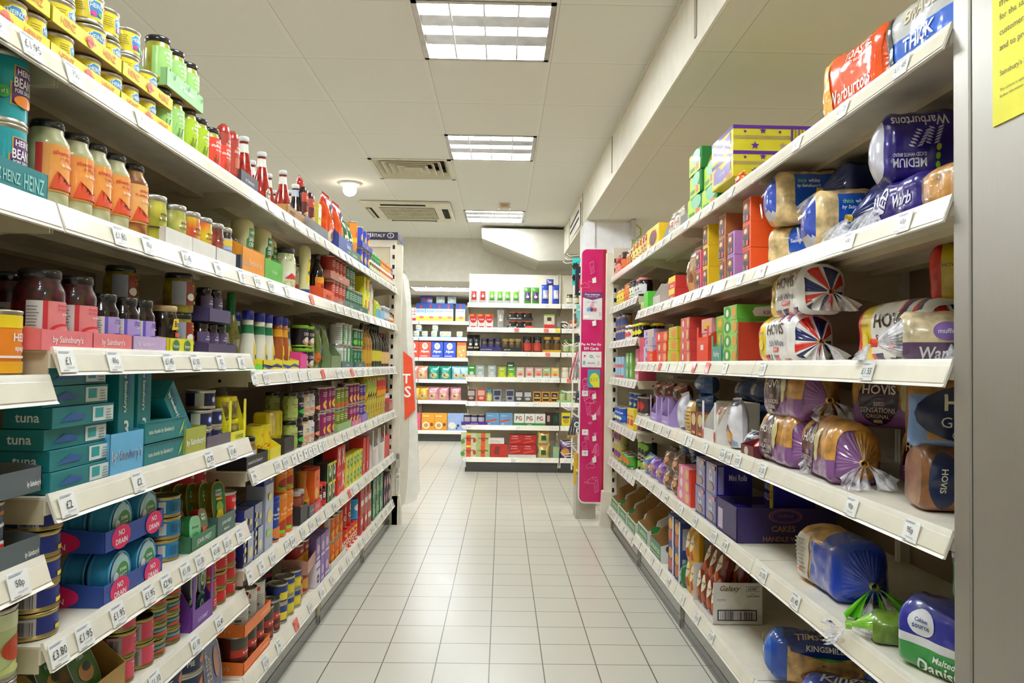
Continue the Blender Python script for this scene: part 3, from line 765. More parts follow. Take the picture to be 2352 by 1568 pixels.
bay('L', JL[0], JL[1], [ZA, ZB2, 1.095, .796, .5, .186], label='nearest shelving bay on the left with soup and tinned food', group=None,
    tickets={0: auto(.9, 1.25, 3, 1), 3: [(1.19, '50p')]})
bay('L', JL[1], JL[2], [ZA, ZB2, 1.142, .895, .648, .45, .186], label='left-hand shelving bay holding tuna packs and pickled vegetables',
    tickets={0: [(170, '75p'), (325, '£1')], 1: auto(1.35, 2.2, 5, 2), 2: [(152, '£1'), (262, '85p'), (386, '£1.45'), (448, '£1.05'), (506, '£2'), (553, '£2')],
             3: [(155, '£2'), (317, '£2'), (480, '£2.70'), (533, '£1.60')],
             4: [(133, '£3.80'), (193, '£1.95'), (270, '£1.95'), (341, '£1.95'), (382, '£2.90'), (425, '£1.10'), (458, '£1.30'), (495, '£1.60'), (522, '£1.10'), (550, '55p')],
             5: [(355, '£1.10'), (448, '£1.10'), (503, '£2.40')]})
T3 = {0: auto(2.3, 3.2, 6, 11), 1: [(590, '£1.25'), (622, '£1.60'), (659, '£1'), (716, '!£1')], 2: [(583, '65p'), (610, '£1.55'), (661, '£1'), (690, '£1'), (711, '£1'), (742, '!£1')],
      3: [(583, '90p'), (636, '£1.75'), (655, '£1.90'), (675, '85p'), (689, '90p'), (702, '90p'), (712, '95p'), (722, '95p'), (735, '95p'), (744, '£1')],
      4: [(573, '45p'), (600, '55p'), (625, '£1.10'), (659, '£1.10'), (672, '£1.15'), (695, '£1.20'), (714, '£1.20'), (731, '£1.15'), (750, '£1')],
      5: [(610, '£1.65'), (640, '90p'), (680, '!£1.25'), (712, '£1.15'), (738, '£1.20')]}
bay('L', JL[2], JL[3], [ZA, ZB2, 1.094, .798, .505, .186], tickets=T3, label='left-hand shelving bay with ketchup bottles, dressings and mustard')
T4 = {k: auto(3.28, 4.2, 6, 20+k, red=(2,) if k in (2, 4) else ()) for k in range(6)}
bay('L', JL[3], JL[4], [ZA, ZB2, 1.094, .798, .505, .186], tickets=T4, label='left-hand shelving bay with snack bags and tinned vegetables')
T5 = {k: auto(4.25, 5.17, 5, 30+k) for k in range(6)}
bay('L', JL[4], JL[5], [ZA, ZB2, 1.094, .798, .505, .186], tickets=T5, label='far shelving bay on the left with cooking oils and spice jars')
JR = [1.285, 2.27, 3.24, 4.21, 5.2]
RZ = [1.733, 1.43, 1.144, .85, .552, .195]
bay('R', JR[0], JR[1], RZ, label='nearest right-hand shelving bay stacked with bagged bread', tickets={0: [(2072, '£1.45'), (1937, '£1.25'), (1832, '£1')], 1: [(2078, '65p'), (1951, '65p'), (1752, '65p')],
    2: [(1994, '£1.55'), (1752, '£1.05')], 3: [(2094, '95p'), (1957, '90p'), (1752, '£1.55')], 4: [(1754, '£1.55'), (1828, '£1.40')], 5: [(1676, '!£1.25')]})
bay('R', JR[1], JR[2], RZ, label='right-hand shelving bay with boxed cakes, crumpets and cake tray', tickets={0: auto(2.4, 3.2, 4, 41), 1: [(1700, '£1'), (1662, '£1.10'), (1630, '£1'), (1607, '£1'), (1585, '£1'), (1569, '£1')],
    2: [(1666, '£1'), (1625, '!£1'), (1594, '!£1'), (1568, '£1')], 3: [(1573, '£1'), (1586, '95p'), (1621, '£1'), (1661, '£1.30'), (1675, '£1.60'), (1696, '£1.55')],
    4: [(1565, '£1'), (1597, '£1.20'), (1641, '£1.50'), (1667, '£1.30')], 5: [(1568, '£1'), (1602, '£1.05'), (1635, '£1.20')]})
bay('R', JR[2], JR[3], RZ, label='right-hand shelving bay with small cakes and doughnut bags', tickets={k: auto(3.3, 4.15, 5, 50+k, red=(1,) if k == 2 else ()) for k in range(6)})
bay('R', JR[3], JR[4], [1.733, 1.52, 1.286, 1.044, .75, .5, .165], label='far right-hand shelving bay with jams, puddings and egg boxes', tickets={k: auto(4.25, 5.17, 7, 60+k) for k in range(1, 7)}, railcol='e3d8d4')
# end frames of both units
def endframe(side, label, hdr=True):
    root = bpy.data.objects.new('end_frame', None); COL.objects.link(root); root.location = gp(side, 5.206, 0, 0); tag(root, label, 'shelving frame')
    sg = -1 if side == 'L' else 1
    X = lambda d: sg*d
    def bx(m, d0, d1, y0, y1, z0, z1, k, bev=0): m.box(min(X(d0), X(d1)), y0, z0, max(X(d0), X(d1)), y1, z1, k, bev)
    zt = 1.97 if side == 'L' else 1.94
    m = MB(); bx(m, .012, .05, .004, .045, .02, zt, CREAM)
    z = .25
    while z < zt-.04: bx(m, .018, .034, .0032, .006, z, z+.028, BLACK); z += .069
    m.obj('slotted_post', root)
    m = MB(); bx(m, .05, .46, .02, .03, .1, zt, mat('d8cbb0', 'shelf')); bx(m, .05, .46, .004, .045, zt-.05, zt, CREAM); m.obj('end_panel', root)
    m = MB(); bx(m, -.03, .012, .03, .09, .0, zt-.03, CREAM, .002); m.obj('corner_post', root)
    return root
e = endframe('L', 'tall cream end frame with row of slots closing the left shelves')
m = MB(); m.box(-.47, -.06, 1.972, -.0, -.02, 2.02, mat('2b2440', 'paper')); 
gfx(m, [('t', 'ITALY', .74, .5, .45, 'e8e4ee'), ('e', .9, .5, .05, .38, 'e8e4ee'), ('e', .9, .5, .04, .3, '2b2440'), ('t', '1', .9, .5, .4, 'e8e4ee'), ('r', .60, .2, .615, .8, 'e8e4ee'), ('r', .63, .3, .645, .8, 'e8e4ee')], .47, .048, flat(-.47, .0605, 1.972))
m.box(-.0, -.06, 1.972, .004, .3, 2.02, mat('3a3350')); hd = m.obj('header_strip', e)
for v in hd.data.vertices: v.co.y += .045
m = MB(); m.box(.022, -.01, .22, .045, .028, .36, mat('efeadc', 'plastic')); gfx(m, [('t', '10', .5, .84, .1, '222222'), ('r', .2, .1, .8, .7, 'd9d4c6')], .023, .14, flat(.022, .0102, .22)); m.obj('number_holder', e)
m = MB(); m.box(.018, -.01, .40, .045, .03, .5, mat('d0cabc', 'plastic')); gfx(m, barcode(.1, .6, .9, .95), .027, .1, flat(.018, .0102, .40)); m.obj('bracket', e)
m = MB(); m.prism([(-.03, 0), (.055, 0), (.05, .12), (.04, .2), (-.03, .2)], .03, .09, CREAM, 'y'); m.obj('foot', e)
e = endframe('R', 'tall cream end frame with row of slots closing the right shelves')
m = MB(); m.prism([(-.06, 0), (.03, 0), (.03, .25), (-.045, .25)], .01, .09, CREAM, 'y'); m.obj('foot', e)

# steel cabinet end with the yellow notice
root = bpy.data.objects.new('steel_cabinet', None); COL.objects.link(root); root.location = (.775, 0, 0); tag(root, 'tall brushed steel cabinet side standing at the right edge', 'cabinet')
def brushed():
    m = bpy.data.materials.new('brushed_steel'); m.use_nodes = True; nt = m.node_tree; N = nt.nodes; Lk = nt.links; b = N['Principled BSDF']
    b.inputs['Metallic'].default_value = .75; b.inputs['Base Color'].default_value = (*lin(rgb('b0aca3')), 1)
    tc = N.new('ShaderNodeTexCoord'); mp = N.new('ShaderNodeMapping'); mp.inputs['Scale'].default_value = (1, 400, 6); n = N.new('ShaderNodeTexNoise'); n.inputs['Scale'].default_value = 1; n.inputs['Detail'].default_value = 4
    Lk.new(tc.outputs['Object'], mp.inputs[0]); Lk.new(mp.outputs[0], n.inputs['Vector'])
    mr = N.new('ShaderNodeMapRange'); mr.inputs[3].default_value = .34; mr.inputs[4].default_value = .5; Lk.new(n.outputs[0], mr.inputs[0]); Lk.new(mr.outputs[0], b.inputs['Roughness'])
    mx = N.new('ShaderNodeMapRange'); mx.inputs[3].default_value = .88; mx.inputs[4].default_value = 1.05; Lk.new(n.outputs[0], mx.inputs[0])
    q = N.new('ShaderNodeMix'); q.data_type = 'RGBA'; q.blend_type = 'MULTIPLY'; q.inputs[0].default_value = 1; q.inputs[6].default_value = (*lin(rgb('b0aca3')), 1); Lk.new(mx.outputs[0], q.inputs[7]); Lk.new(q.outputs[2], b.inputs['Base Color'])
    return m
BS = brushed()
m = MB(); m.box(.002, .3, 0, .7, 1.236, 2.25, BS, .003); m.obj('body', root)
m = MB(); m.box(0, 1.2385, 0, .06, 1.2845, 2.25, BS, .003); m.obj('corner_trim', root)
m = MB(); m.box(.006, 1.2355, 0, .02, 1.2395, 2.24, BLACK); m.obj('seam', root)
m = MB(); y1 = 1.177; z0 = 1.512; W_, H_ = .42, .60
yl = 'f2ea1c'
m.box(-.0006, y1-W_, z0, .0018, y1, z0+H_, mat(yl))
g = []
for i, t in enumerate(('Images are being', 'monitored and recorded', 'for the safety of our', 'customers, colleagues', 'and to prevent crime')):
    g.append((t, .855-.0*i, i))
def curvedp(u, v, off): return (-off-.0008, y1-u, z0+v)
for t, _, i in g:
    _, _, tw, th = glyphs(t, 0); h_ = .013; wd = tw*h_/th
    gfx(m, [('t', t, (.018+wd/2)/W_, (.216-.0245*i)/H_, h_/H_*(1.0), '4a4a28', {'b': 0, 'w': 3})], W_, H_, curvedp)
for t, z, h_ in (("Sainsbury's Supermarkets Ltd", .078, .011), ('This scheme is operated by the store', .052, .0062), ('further information please ask', .042, .0062)):
    _, _, tw, th = glyphs(t, 0); wd = tw*h_/th
    gfx(m, [('t', t, (.018+wd/2)/W_, z/H_, h_/H_, '4a4a28', {'b': 0, 'w': 3})], W_, H_, curvedp)
o = m.obj('notice', loc=(.775, 0, 0)); tag(o, 'bright yellow monitoring notice stuck to the steel cabinet', 'notice')

# promotional hoarding beyond the left shelves
root = bpy.data.objects.new('display_board', None); COL.objects.link(root); root.location = (0, 5.75, 0); tag(root, 'tall curved white board with orange-red emblem standing past the left shelves', 'display board')
def bq(px, py, y=5.75): p = at_y(px, py, y); return (p.x, max(p.z, 0.001))
m = MB(); m.prism([bq(926, 640), bq(933, 700), bq(940, 1000), bq(936, 1100), bq(930, 1155), bq(917, 1166), bq(914, 1000), bq(912, 609), bq(919, 618)], -.03, .0, mat('cfcabd', 'plastic'), 'y'); m.obj('side_wing', root)
m = MB(); oc = mat('f4f2ec', 'plastic')
m.prism([bq(918, 615), bq(930, 627), bq(938, 645), bq(942, 680), bq(944, 710), bq(950, 800), bq(957, 940), bq(963, 1128), bq(955, 1150), bq(930, 1160), bq(925, 900)], .001, .035, oc, 'y'); m.obj('panel', root)
m = MB(); k = mat('f0502c', 'paper')
m.prism([bq(927, 806), bq(948, 823), bq(955, 940), bq(931, 965)], -.0325, -.0308, k, 'y')
def dtxt(t, x, y, hh):
    p0, p1 = bq(x, y), bq(x, y+hh); H_ = p0[1]-p1[1]; gfx(m, [('t', t, .5, .5, 1, 'ffffff')], .12, H_, flat(p0[0]-.06, .0335, p1[1]))
dtxt('T', 935, 858, 22); dtxt('S', 938, 886, 26); m.obj('emblem', root)
m = MB()
for i in range(3): p = at_y(905+i*4, 610+i*5, 5.6); m.tube([(p.x-.03, -.1, p.z+.01), (p.x+.06, -.1, p.z-.02)], .004, STEEL, 6)
m.obj('clip', root)

# pay-as-you-go stand at the end of the right-hand shelves
root = bpy.data.objects.new('display_stand', None); COL.objects.link(root); root.location = (0, 5.42, 0); tag(root, 'tall narrow pink phone card stand at the end of the right shelves', 'display stand')
def sq(px, py, y=5.42): p = at_y(px, py, y); return (p.x, p.z)
x0, zt = sq(1337, 572); x1, _ = sq(1393, 573); _, zb = sq(1337, 1152)
def rr(x0, z0, x1, z1, r, corners=(1, 0, 0, 1)):   # tl tr br bl
    P_ = []
    for (cx, cz, a), on in zip(((x0+r, z1-r, 90), (x1-r, z1-r, 0), (x1-r, z0+r, -90), (x0+r, z0+r, 180)), corners):
        if on: P_ += [(cx+r*math.cos(math.radians(a+90-15*i)), cz+r*math.sin(math.radians(a+90-15*i))) for i in range(7)]
        else: P_.append((x0 if cx < (x0+x1)/2 else x1, z0 if cz < (z0+z1)/2 else z1))
    return P_
m = MB(); m.prism(rr(x0-.006, zb-.012, x1+.012, zt+.008, .045), 0, .03, mat('f3f1ea', 'plastic'), 'y'); m.obj('frame', root)
m = MB(); W_, H_ = x1-x0, zt-zb; PK = 'cf1668'; LP = 'ee8ab4'
m.prism(rr(x0, zb, x1-.022, zt, .04), -.002, -.0001, mat(PK, 'gloss'), 'y', mat(PK, 'gloss'))
m.box(x1-.021, -.0022, zb, x1+.001, .0, zt, mat('b01a34', 'gloss'))
rnd = random.Random(5); g = []
def cloud(cx, cy, r):
    o = []
    for a, b, q in ((-.9, 0, .8), (0, .35, 1), (.9, 0, .75)): o.append(('e', cx+a*r, cy+b*r*W_/H_, q*r, q*r*W_/H_, LP)); 
    for a, b, q in ((-.9, 0, .8), (0, .35, 1), (.9, 0, .75)): o.append(('e', cx+a*r, cy+b*r*W_/H_, (q-.13)*r, (q-.13)*r*W_/H_, PK))
    return o
for i in range(46):
    cx, cy = rnd.uniform(.12, .66), rnd.uniform(.03, .9); t = rnd.choice('cpwsdb')
    if .5 < cy < .76: continue
    a = W_/H_
    if t == 'c': g += cloud(cx, cy, .11)
    elif t == 'w':
        for q in (.14, .1, .06):
            for j in range(5):
                an = math.radians(50+j*18); g.append(('p', [(cx+q*math.cos(an), cy+q*a*math.sin(an)), (cx+(q-.02)*math.cos(an), cy+(q-.02)*a*math.sin(an)), (cx+(q-.02)*math.cos(an+.35), cy+(q-.02)*a*math.sin(an+.35)), (cx+q*math.cos(an+.35), cy+q*a*math.sin(an+.35))], LP))
    elif t == 's': g += [('r', cx+.05*j, cy, cx+.05*j+.025, cy+(.012+.009*j)*1., LP) for j in range(4)]
    elif t == 'd': g += [('p', [(cx+.07*j, cy), (cx+.07*j+.04, cy+.004), (cx+.07*j, cy+.008)], LP) for j in range(3)]
    elif t == 'p': g += [('p', [(cx, cy), (cx+.16, cy+.01), (cx+.10, cy+.055), (cx-.06, cy+.045)], LP), ('p', [(cx+.012, cy+.003), (cx+.145, cy+.012), (cx+.09, cy+.052), (cx-.045, cy+.043)], PK)]+[('r', cx+.02+.03*j, cy+.012+.008*q, cx+.035+.03*j, cy+.016+.008*q, LP) for j in range(3) for q in range(3)]
    else: g.append(('e', cx, cy, .02, .02*a, LP))
gfx(m, g, W_, H_, flat(x0, .0023, zb), 'gloss', step=.00002)
m.obj('pink_panel', root)
def fz(py): return 1-(py-573)/(1150-573)
m = MB(); gfx(m, [('r', .06, fz(735), .84, fz(674), 'e9e7e6'), ('p', [(.04, fz(672)), (.86, fz(672)), (.86, fz(684)), (.45, fz(690)), (.04, fz(684))], '6c2c6e'), ('t', 'Free internet.', .45, fz(677), .008, 'ffffff', {'w': .7}), ('t', 'See leaflet for details', .45, fz(682), .004, 'e9d9ea', {'w': .5}),
    ('t', 'SIM is limited', .42, fz(695), .006, '8a8a90', {'w': .4, 'b': 0}), ('e', .28, fz(712), .07, .008, '62b3d8'), ('e', .42, fz(712), .07, .008, '5b3a7c'), ('e', .56, fz(712), .07, .008, 'd8503c'), ('r', .1, fz(731), .3, fz(726), 'ffffff'), ('t', '3', .75, fz(722), .016, 'b9b7b8')],
    W_, H_, flat(x0, .0032, zb)); m.obj('offer_card', root)
m = MB(); gfx(m, [('t', 'Pay As You Go', .42, fz(792), .0125, 'ffffff', {'w': .8}), ('t', 'SIM Cards', .42, fz(801), .0115, 'ffffff', {'w': .6}), ('r', .04, fz(844), .84, fz(808), 'f0eeea'),
    ('e', .16, fz(818), .04, .004, 'd8342c'), ('t', 'O', .42, fz(819), .012, '1d2f63'), ('t', '2', .52, fz(822), .006, '1d2f63'), ('t', 'virgin', .7, fz(819), .007, 'dc8a88', {'i': .2}), ('t', '8', .14, fz(834), .016, '3fb0a8'), ('t', 'talkmobile', .42, fz(834), .006, '555560', {'w': .3}), ('t', '3', .72, fz(834), .014, 'b5b3b4')],
    W_, H_, flat(x0, .0032, zb)); m.obj('price_panel', root)
for py in (640, 738, 905, 953, 1001, 1050):
    p = sq(1364, py); m = MB(); k = mat('f6f5f1', 'plastic'); m.prism([(p[0]-.016, p[1]), (p[0]+.012, p[1]+.006), (p[0]+.014, p[1]-.03), (p[0]-.012, p[1]-.036)], -.03, -.024, k, 'y'); m.tube([(p[0], -.03, p[1]-.002), (p[0]+.01, -.002, p[1]+.012)], .003, k, 6); m.obj('hook', root)
for py in (903, 992, 1040):
    p = sq(1343, py); m = MB(); m.box(p[0]-.02, -.008, p[1]-.02, p[0]+.022, -.004, p[1]+.02, WHITE); gfx(m, [('t', '£3', .5, .55, .3, '333333')], .042, .04, flat(p[0]-.02, .0085, p[1]-.02)); m.obj('price_ticket', root)
m = MB(); p = sq(1326, 1120); q = sq(1346, 1170); m.box(p[0], .1, 0, q[0]+.08, .3, .32, mat('b3ada0', 'shelf')); m.box(x0+.02, .03, zb, x0+.05, .25, zt-.03, CREAM); m.obj('base', root)
m = MB(); p0, p1 = sq(1349, 848), sq(1377, 890); W2, H2 = p1[0]-p0[0], p0[1]-p1[1]
m.box(p0[0], -.02, p1[1], p1[0], -.0185, p0[1], mat('4aa0b4', 'gloss')); gfx(m, [('e', .55, .45, .38, .36, 'e6e43a'), ('r', .45, .02, .95, .45, 'e6e43a'), ('t', '£15', .52, .45, .2, '8a9a30', {'b': 0})], W2, H2, flat(p0[0], .0204, p1[1]), 'gloss'); tag(m.obj('phone_card', loc=(0, 5.42, 0)), 'blue and yellow fifteen pound phone card hanging on the pink stand', 'card packet')
# hooks and goods on its left flank
hk = []
for py in (583, 690, 744, 790, 905, 945, 1030, 1060):
    for j, yy in enumerate((5.55, 5.72, 5.9)):
        a = at_y(1341, py+j*1, 5.42); m = MB()
        m.tube([(x0-.006, yy-5.42, a.z+.01), (x0-.075, yy-5.42, a.z+.0), (x0-.10, yy-5.42, a.z+.016)], .0028, mat('f2f1ee', 'plastic'), 6)
        m.obj('hook', root)
m = MB()
for i in range(12): m.box(x0-.012, .05, .35+.13*i, x0-.006, .55, .36+.13*i, mat('efede8', 'plastic'))
m.box(x0-.014, .5, .3, x0-.004, .53, zt-.1, mat('efede8', 'plastic')); m.obj('wire_back', root)
def hang(name, px, py0, py1, wpx, yy, col, label, cat, kind='plastic', shape=None, group=None, d=.02):
    p0 = at_y(px, py0, yy); p1 = at_y(px, py1, yy); w2 = wpx*yy/F/2; m = MB()
    if shape: shape(m, p0, p1, w2)
    else: m.box(p0.x-w2, 0, p1.z-p0.z, p0.x+w2, d, 0, mat(col, kind), .002)
    for v in m.bm.verts: v.co.x -= p0.x
    o = m.obj(name, loc=(p0.x, yy, p0.z)); return tag(o, label, cat, group)
for n, (px, yy) in enumerate(((1322, 5.62), (1333, 5.52))):
    def sh(m, p0, p1, w2, n=n):
        m.box(p0.x-w2, 0, p1.z-p0.z, p0.x+w2, .004, 0, mat('37c4bd', 'gloss'))
        for zz in (.3, .72):
            if n == 0:
                c = (p1.z-p0.z)*zz; m.prism([(p0.x+r*math.cos(a), c+r*math.sin(a)) for i in range(14) for a in [i*PI/7] for r in [w2*(1.25 if i % 2 else .85)]], -.012, -.0005, BLACK, 'y')
    hang('hair_clip_card', px, 592, 655 if n == 0 else 600, 14, yy, '', ('turquoise card with two black hair clips on the top hook', 'small turquoise card behind the hair clip card')[n], 'card packet', shape=sh)
hang('glove_pair', 1331, 612, 677, 17, 5.5, '1f2233', 'dark navy gloves with red patch hanging beside the pink stand', 'gloves', 'matte', d=.05)
hang('glove_pair', 1335, 640, 667, 8, 5.47, 'd8262c', 'red glove lining hanging in front of the navy gloves', 'gloves', 'matte', d=.03)
for n in range(3): hang('turquoise_card', 1330+n*3, 700+n*8, 730+n*9, 12, 5.6-.04*n, '7fc4bf', 'pale turquoise packet below the gloves, %s along its hooks' % ORD[n], 'card packet', 'gloss', group='turquoise packets on the end stand')
hang('comb_set', 1330, 770, 786, 16, 5.6, '24242a', 'black comb-like clip hanging midway down the stand', 'hair clip')
for n in range(6):
    px = 1311+n*4.2
    def sh(m, p0, p1, w2, n=n):
        dx = -.03+.01*n; m.tube([(p0.x+.02, 0, 0), (p0.x+dx*.5, 0, (p1.z-p0.z)*.6), (p0.x+dx, 0, p1.z-p0.z)], .006, mat(('c8485a', 'b9a0a8', '9a96a4')[n % 3], 'plastic'), 6)
    hang('pen_pack', px+8, 808, 872, 4, 5.5+.04*n, '', 'thin red and grey wand in a hanging bunch, %s from the aisle' % ORD[n], 'wand', shape=sh, group='wands on the end stand')
for n in range(5):
    def sh(m, p0, p1, w2, n=n): m.tube([(p0.x, 0, 0), (p0.x-.01+.006*n, 0, p1.z-p0.z)], .007, mat('2f3348', 'plastic'), 6)
    hang('makeup_brush', 1326+n*3.4, 898, 925, 4, 5.5+.05*n, '', 'dark brush on the middle hooks, %s from the aisle' % ORD[n], 'brush', shape=sh, group='brushes on the middle hooks')
for n in range(7):
    def sh(m, p0, p1, w2, n=n):
        L_ = p1.z-p0.z; m.tube([(p0.x, 0, 0), (p0.x-.03+.008*n, 0, L_*.85)], .008, mat('3a3a48', 'plastic'), 6); m.tube([(p0.x-.03+.008*n, 0, L_*.85), (p0.x-.034+.009*n, 0, L_)], .007, mat('d8a83c', 'plastic'), 6)
    hang('cosmetic_pencil', 1316+n*4, 958, 1006, 4, 5.48+.05*n, '', 'dark pencil with gold tip, %s from the aisle' % ORD[n], 'pencil', shape=sh, group='gold-tipped pencils on the lower hooks')
for n in range(2):
    hang('round_mirror', 1325+n*5, 968+n*14, 982+n*14, 13, 5.45, '', 'small round white disc with dark centre, %s' % ('upper one', 'lower one')[n], 'disc', shape=lambda m, p0, p1, w2: (m.prism(ell(p0.x, (p1.z-p0.z)/2, w2, w2), 0, .006, WHITE, 'y'), m.prism(ell(p0.x, (p1.z-p0.z)/2, w2*.6, w2*.6), -.001, 0, mat('4a4a58'), 'y')))
hang('yellow_packet', 1326, 1040, 1112, 16, 5.55, 'e8b824', 'tall yellow packet low on the end stand beside dark card', 'packet', 'gloss')
hang('navy_packet', 1333, 1042, 1080, 8, 5.5, '20263c', 'narrow navy packet in front of the yellow packet', 'packet', 'gloss')

# the freestanding unit across the end of the aisle
BZ = [1.752, 1.497, 1.248, .981, .729, .485, .153]
def bt(pxs, i): return [(p, t) for p, t in pxs]
BT = {0: [(1080, '£2.75'), (1160, '£2.75'), (1207, '£2.65'), (1255, '£3.25'), (1306, '£2.75')], 1: [(1080, '£2.85'), (1136, '£2.69'), (1186, '!£3'), (1254, '!£1.50'), (1280, '?£1'), (1303, '£2.49')],
      2: [(1082, '£4.25'), (1110, '£2.75'), (1160, '£2.65'), (1210, '£5'), (1258, '!£4'), (1303, '90p')], 3: [(1077, '95p'), (1113, '95p'), (1153, '£1.15'), (1174, '£1.29'), (1197, '£1.69'), (1219, '£1.69'), (1239, '£1.69'), (1258, '£1.69'), (1278, '£1.69'), (1308, '!£1')],
      4: [(1077, '90p'), (1097, '95p'), (1190, '£1.95'), (1230, '£2.49'), (1303, '90p')], 5: [(1077, '£1.29'), (1193, '£2.49'), (1269, '£1.29'), (1299, '90p')], 6: [(1074, '£2'), (1183, '£1.40'), (1245, '£2.49'), (1303, '£2.49')]}
bay('B', -.372, .605, BZ, depth=.4, ztop=2.1, tickets=BT, label='white shelving unit of tea and coffee across the aisle end', kick='3c3b3a', backcol='eee7d6')
bay('B', .61, 1.5, BZ, depth=.4, ztop=2.1, tickets=BT, label='narrow visible bay beside the tea and coffee shelving', kick='3c3b3a', backcol='e2d9c4')
FZ = [1.717, 1.486, 1.193, .882, .584, .156]
bay('F', -2.2, -1.2, FZ, depth=.4, ztop=1.98, label='far cereal shelving bay seen behind the white display board', kick='35332f', backcol='a09684', railcol='fbfaf4')
bay('F', -1.195, -.195, FZ, depth=.4, ztop=1.98, label='far shelving bay stocked with breakfast cereal and muesli', kick='35332f', backcol='a09684', railcol='fbfaf4', tickets={3: [(1000, '£2'), (1050, '£2')], 4: [(992, '£2')], 5: [(990, '£1.80')]})
bay('F', -.19, .81, FZ, depth=.4, ztop=1.98, label='far cereal shelving bay hidden behind the tea and coffee unit', kick='35332f', backcol='a09684', railcol='fbfaf4')
# ------------------------------------------------------------------ goods on the left-hand shelves
SB = "by Sainsbury's"
dk = .006                                     # decks lie this much below the rail's upper edge
def L(z): return z-dk
def K(y, h, t, c='ffffff', **k): return ('t', t, .5, y, h, c, dict({'w': .8}, **k))
# -- first (top) shelf
keyst = lambda c, x0, y0, x1, y1: [('p', [(x0, y0), (x1, y0+.02), (x1+.04, y1-.14), (x1-.02, y1-.1), (x1-.04, y1), (x0+.04, y1), (x0+.02, y1-.1), (x0-.04, y1-.14)], c)]
babycan = can('food_can', .0325, .056, keyst('ffffff', .36, .12, .62, .92)+keyst('3f94cf', .38, .15, .6, .9)+[('t', 'HEINZ', .49, .66, .2, 'ffffff', {'w': .26}), ('e', .43, .28, .06, .12, 'e0409a'), ('e', .56, .3, .05, .1, '7cc243'), ('e', .68, .7, .04, .08, 'e23a2a'), ('e', .76, .28, .05, .14, '3aa845')]+lines(.12, .3, .3, .8, 5, '8a7a20'), 'small yellow tin of children\'s pasta', base='f7e21e')
ytray = tray('display_tray', .226, .11, .026, .03, 'efe12a', [('t', 'HEINZ', .2, .52, .5, 'e2841e', {'w': .2}), ('t', 'HEINZ', .8, .52, .5, 'e2841e', {'w': .2}), ('e', .5, .5, .05, .4, 'e57a6a'), ('t', 'new look', .5, .5, .3, 'd8402e', {'w': .16})], 'yellow cardboard tray of small tins')
tz = L(ZA); ss = [1.105+.077*k for k in range(8)]
row('L', tz, ytray, s=[1.143, 1.374, 1.605], d=.006, where='on the lower tier of the top left shelf', jit=.003)
row('L', tz+.0015, babycan, s=ss, d=.012, where='lower tray', jit=.5)
row('L', tz+.062, ytray, s=[1.143, 1.374, 1.605], d=.006, where='on the upper tier of the top left shelf', jit=.003)
row('L', tz+.0635, babycan, s=ss, d=.012, where='upper tray', jit=.5)
row('L', tz+.122, babycan, s=[1.105+.077*k for k in range(0, 7)], d=.014, where='standing loose above the upper tray', jit=.5)
OL = lumpy('6e7414', 'b7b52e', 48); OLD = lumpy('5f6a1c', 'a5a83a', 48)
def olive(base, t1, t2, desc): return jar('olive_jar', .03, .112, OL, [('t', t1, .52, .84, .13, 'ffffff', {'w': .7}), ('t', t2, .52, .70, .12, 'ffffff', {'w': .7}), ('t', SB, .55, .54, .1, 'f8f8e8', {'w': .7, 'i': .2}), ('r', .8, .05, .93, .28, 'eeeeee')]+sprout('3c5a1c', .35, .08, .3)+sprout('3c5a1c', .6, .08, .28), desc, base=base, lid='1c1a20', lab=(.13, .76), neck=.83)
o1 = olive('a9dc7c', 'green olives', 'in brine', 'jar of olives with pale green label and black lid'); o2 = olive('b6d421', 'pitted', 'green olives', 'jar of pitted green olives with lime label'); o3 = olive('f0452f', 'pimento', 'stuffed olives', 'jar of stuffed olives with red label')
row('L', tz, o1, s=[1.72, 1.79], d=.012, where='under the mint tray'); row('L', tz, o2, s=[1.865, 1.94], d=.012, where='top left shelf')
row('L', tz, o3, s=[2.015, 2.09], d=.012, where='top left shelf')
mt = tray('display_tray', .2, .09, .04, .042, 'a4dc9a', [('t', SB, .55, .5, .4, 'ffffff')], 'mint green cardboard tray of olive jars'); row('L', tz+.113, mt, s=[1.79], d=.008, where='stacked on the olive jars')
row('L', tz+.1145, o1, s=[1.715, 1.79, 1.865], d=.012, where='upper tier in the mint tray')
srb = bottle('sauce_bottle', [(.021, 0), (.023, .04), (.023, .82), (.02, .93), (.008, 1)], .15, 'a83226', None, [('t', 'chilli', .5, .8, .08, 'f5d0c0', {'w': .6}), ('t', 'sauce', .5, .68, .08, 'f5d0c0', {'w': .6}), ('r', .3, .2, .7, .5, 'c96a4a')], 'flat red chilli sauce bottle with rounded top', base='b5402e', lab=(.15, .8), kind='plastic', sy=.8)
row('L', tz, srb, px=[513, 533], d=.012, where='in dark tray'); gt = tray('display_tray', .15, .12, .045, .045, '3f3f48', [K(.5, .3, SB, 'c9c9d2')], 'dark grey cardboard tray'); row('L', tz, gt, px=[528], d=.004, where='under the red chilli sauces', jit=0)
kb = [(.026, 0), (.0285, .03), (.0285, .30), (.0265, .42), (.019, .62), (.0135, .78), (.0125, .89)]
ket = bottle('ketchup_bottle', kb, .186, 'a01c0c', 'd9dbdc', keyst('f4f1e6', .25, .1, .75, .9)+keyst('5c8a3a', .3, .16, .7, .84)+keyst('f4f1e6', .33, .2, .67, .8)+[('t', 'HEINZ', .5, .6, .14, '3a3a30', {'w': .5}), ('t', 'TOMATO', .5, .42, .08, 'b03020', {'w': .4}), ('t', 'KETCHUP', .5, .3, .08, 'b03020', {'w': .4})], 'glass ketchup bottle with white cap', base=None, lab=(.06, .36), span=.36, capz=.91, capr=.0155, extra=[('neck_label', .72, .87, 'efece0')])
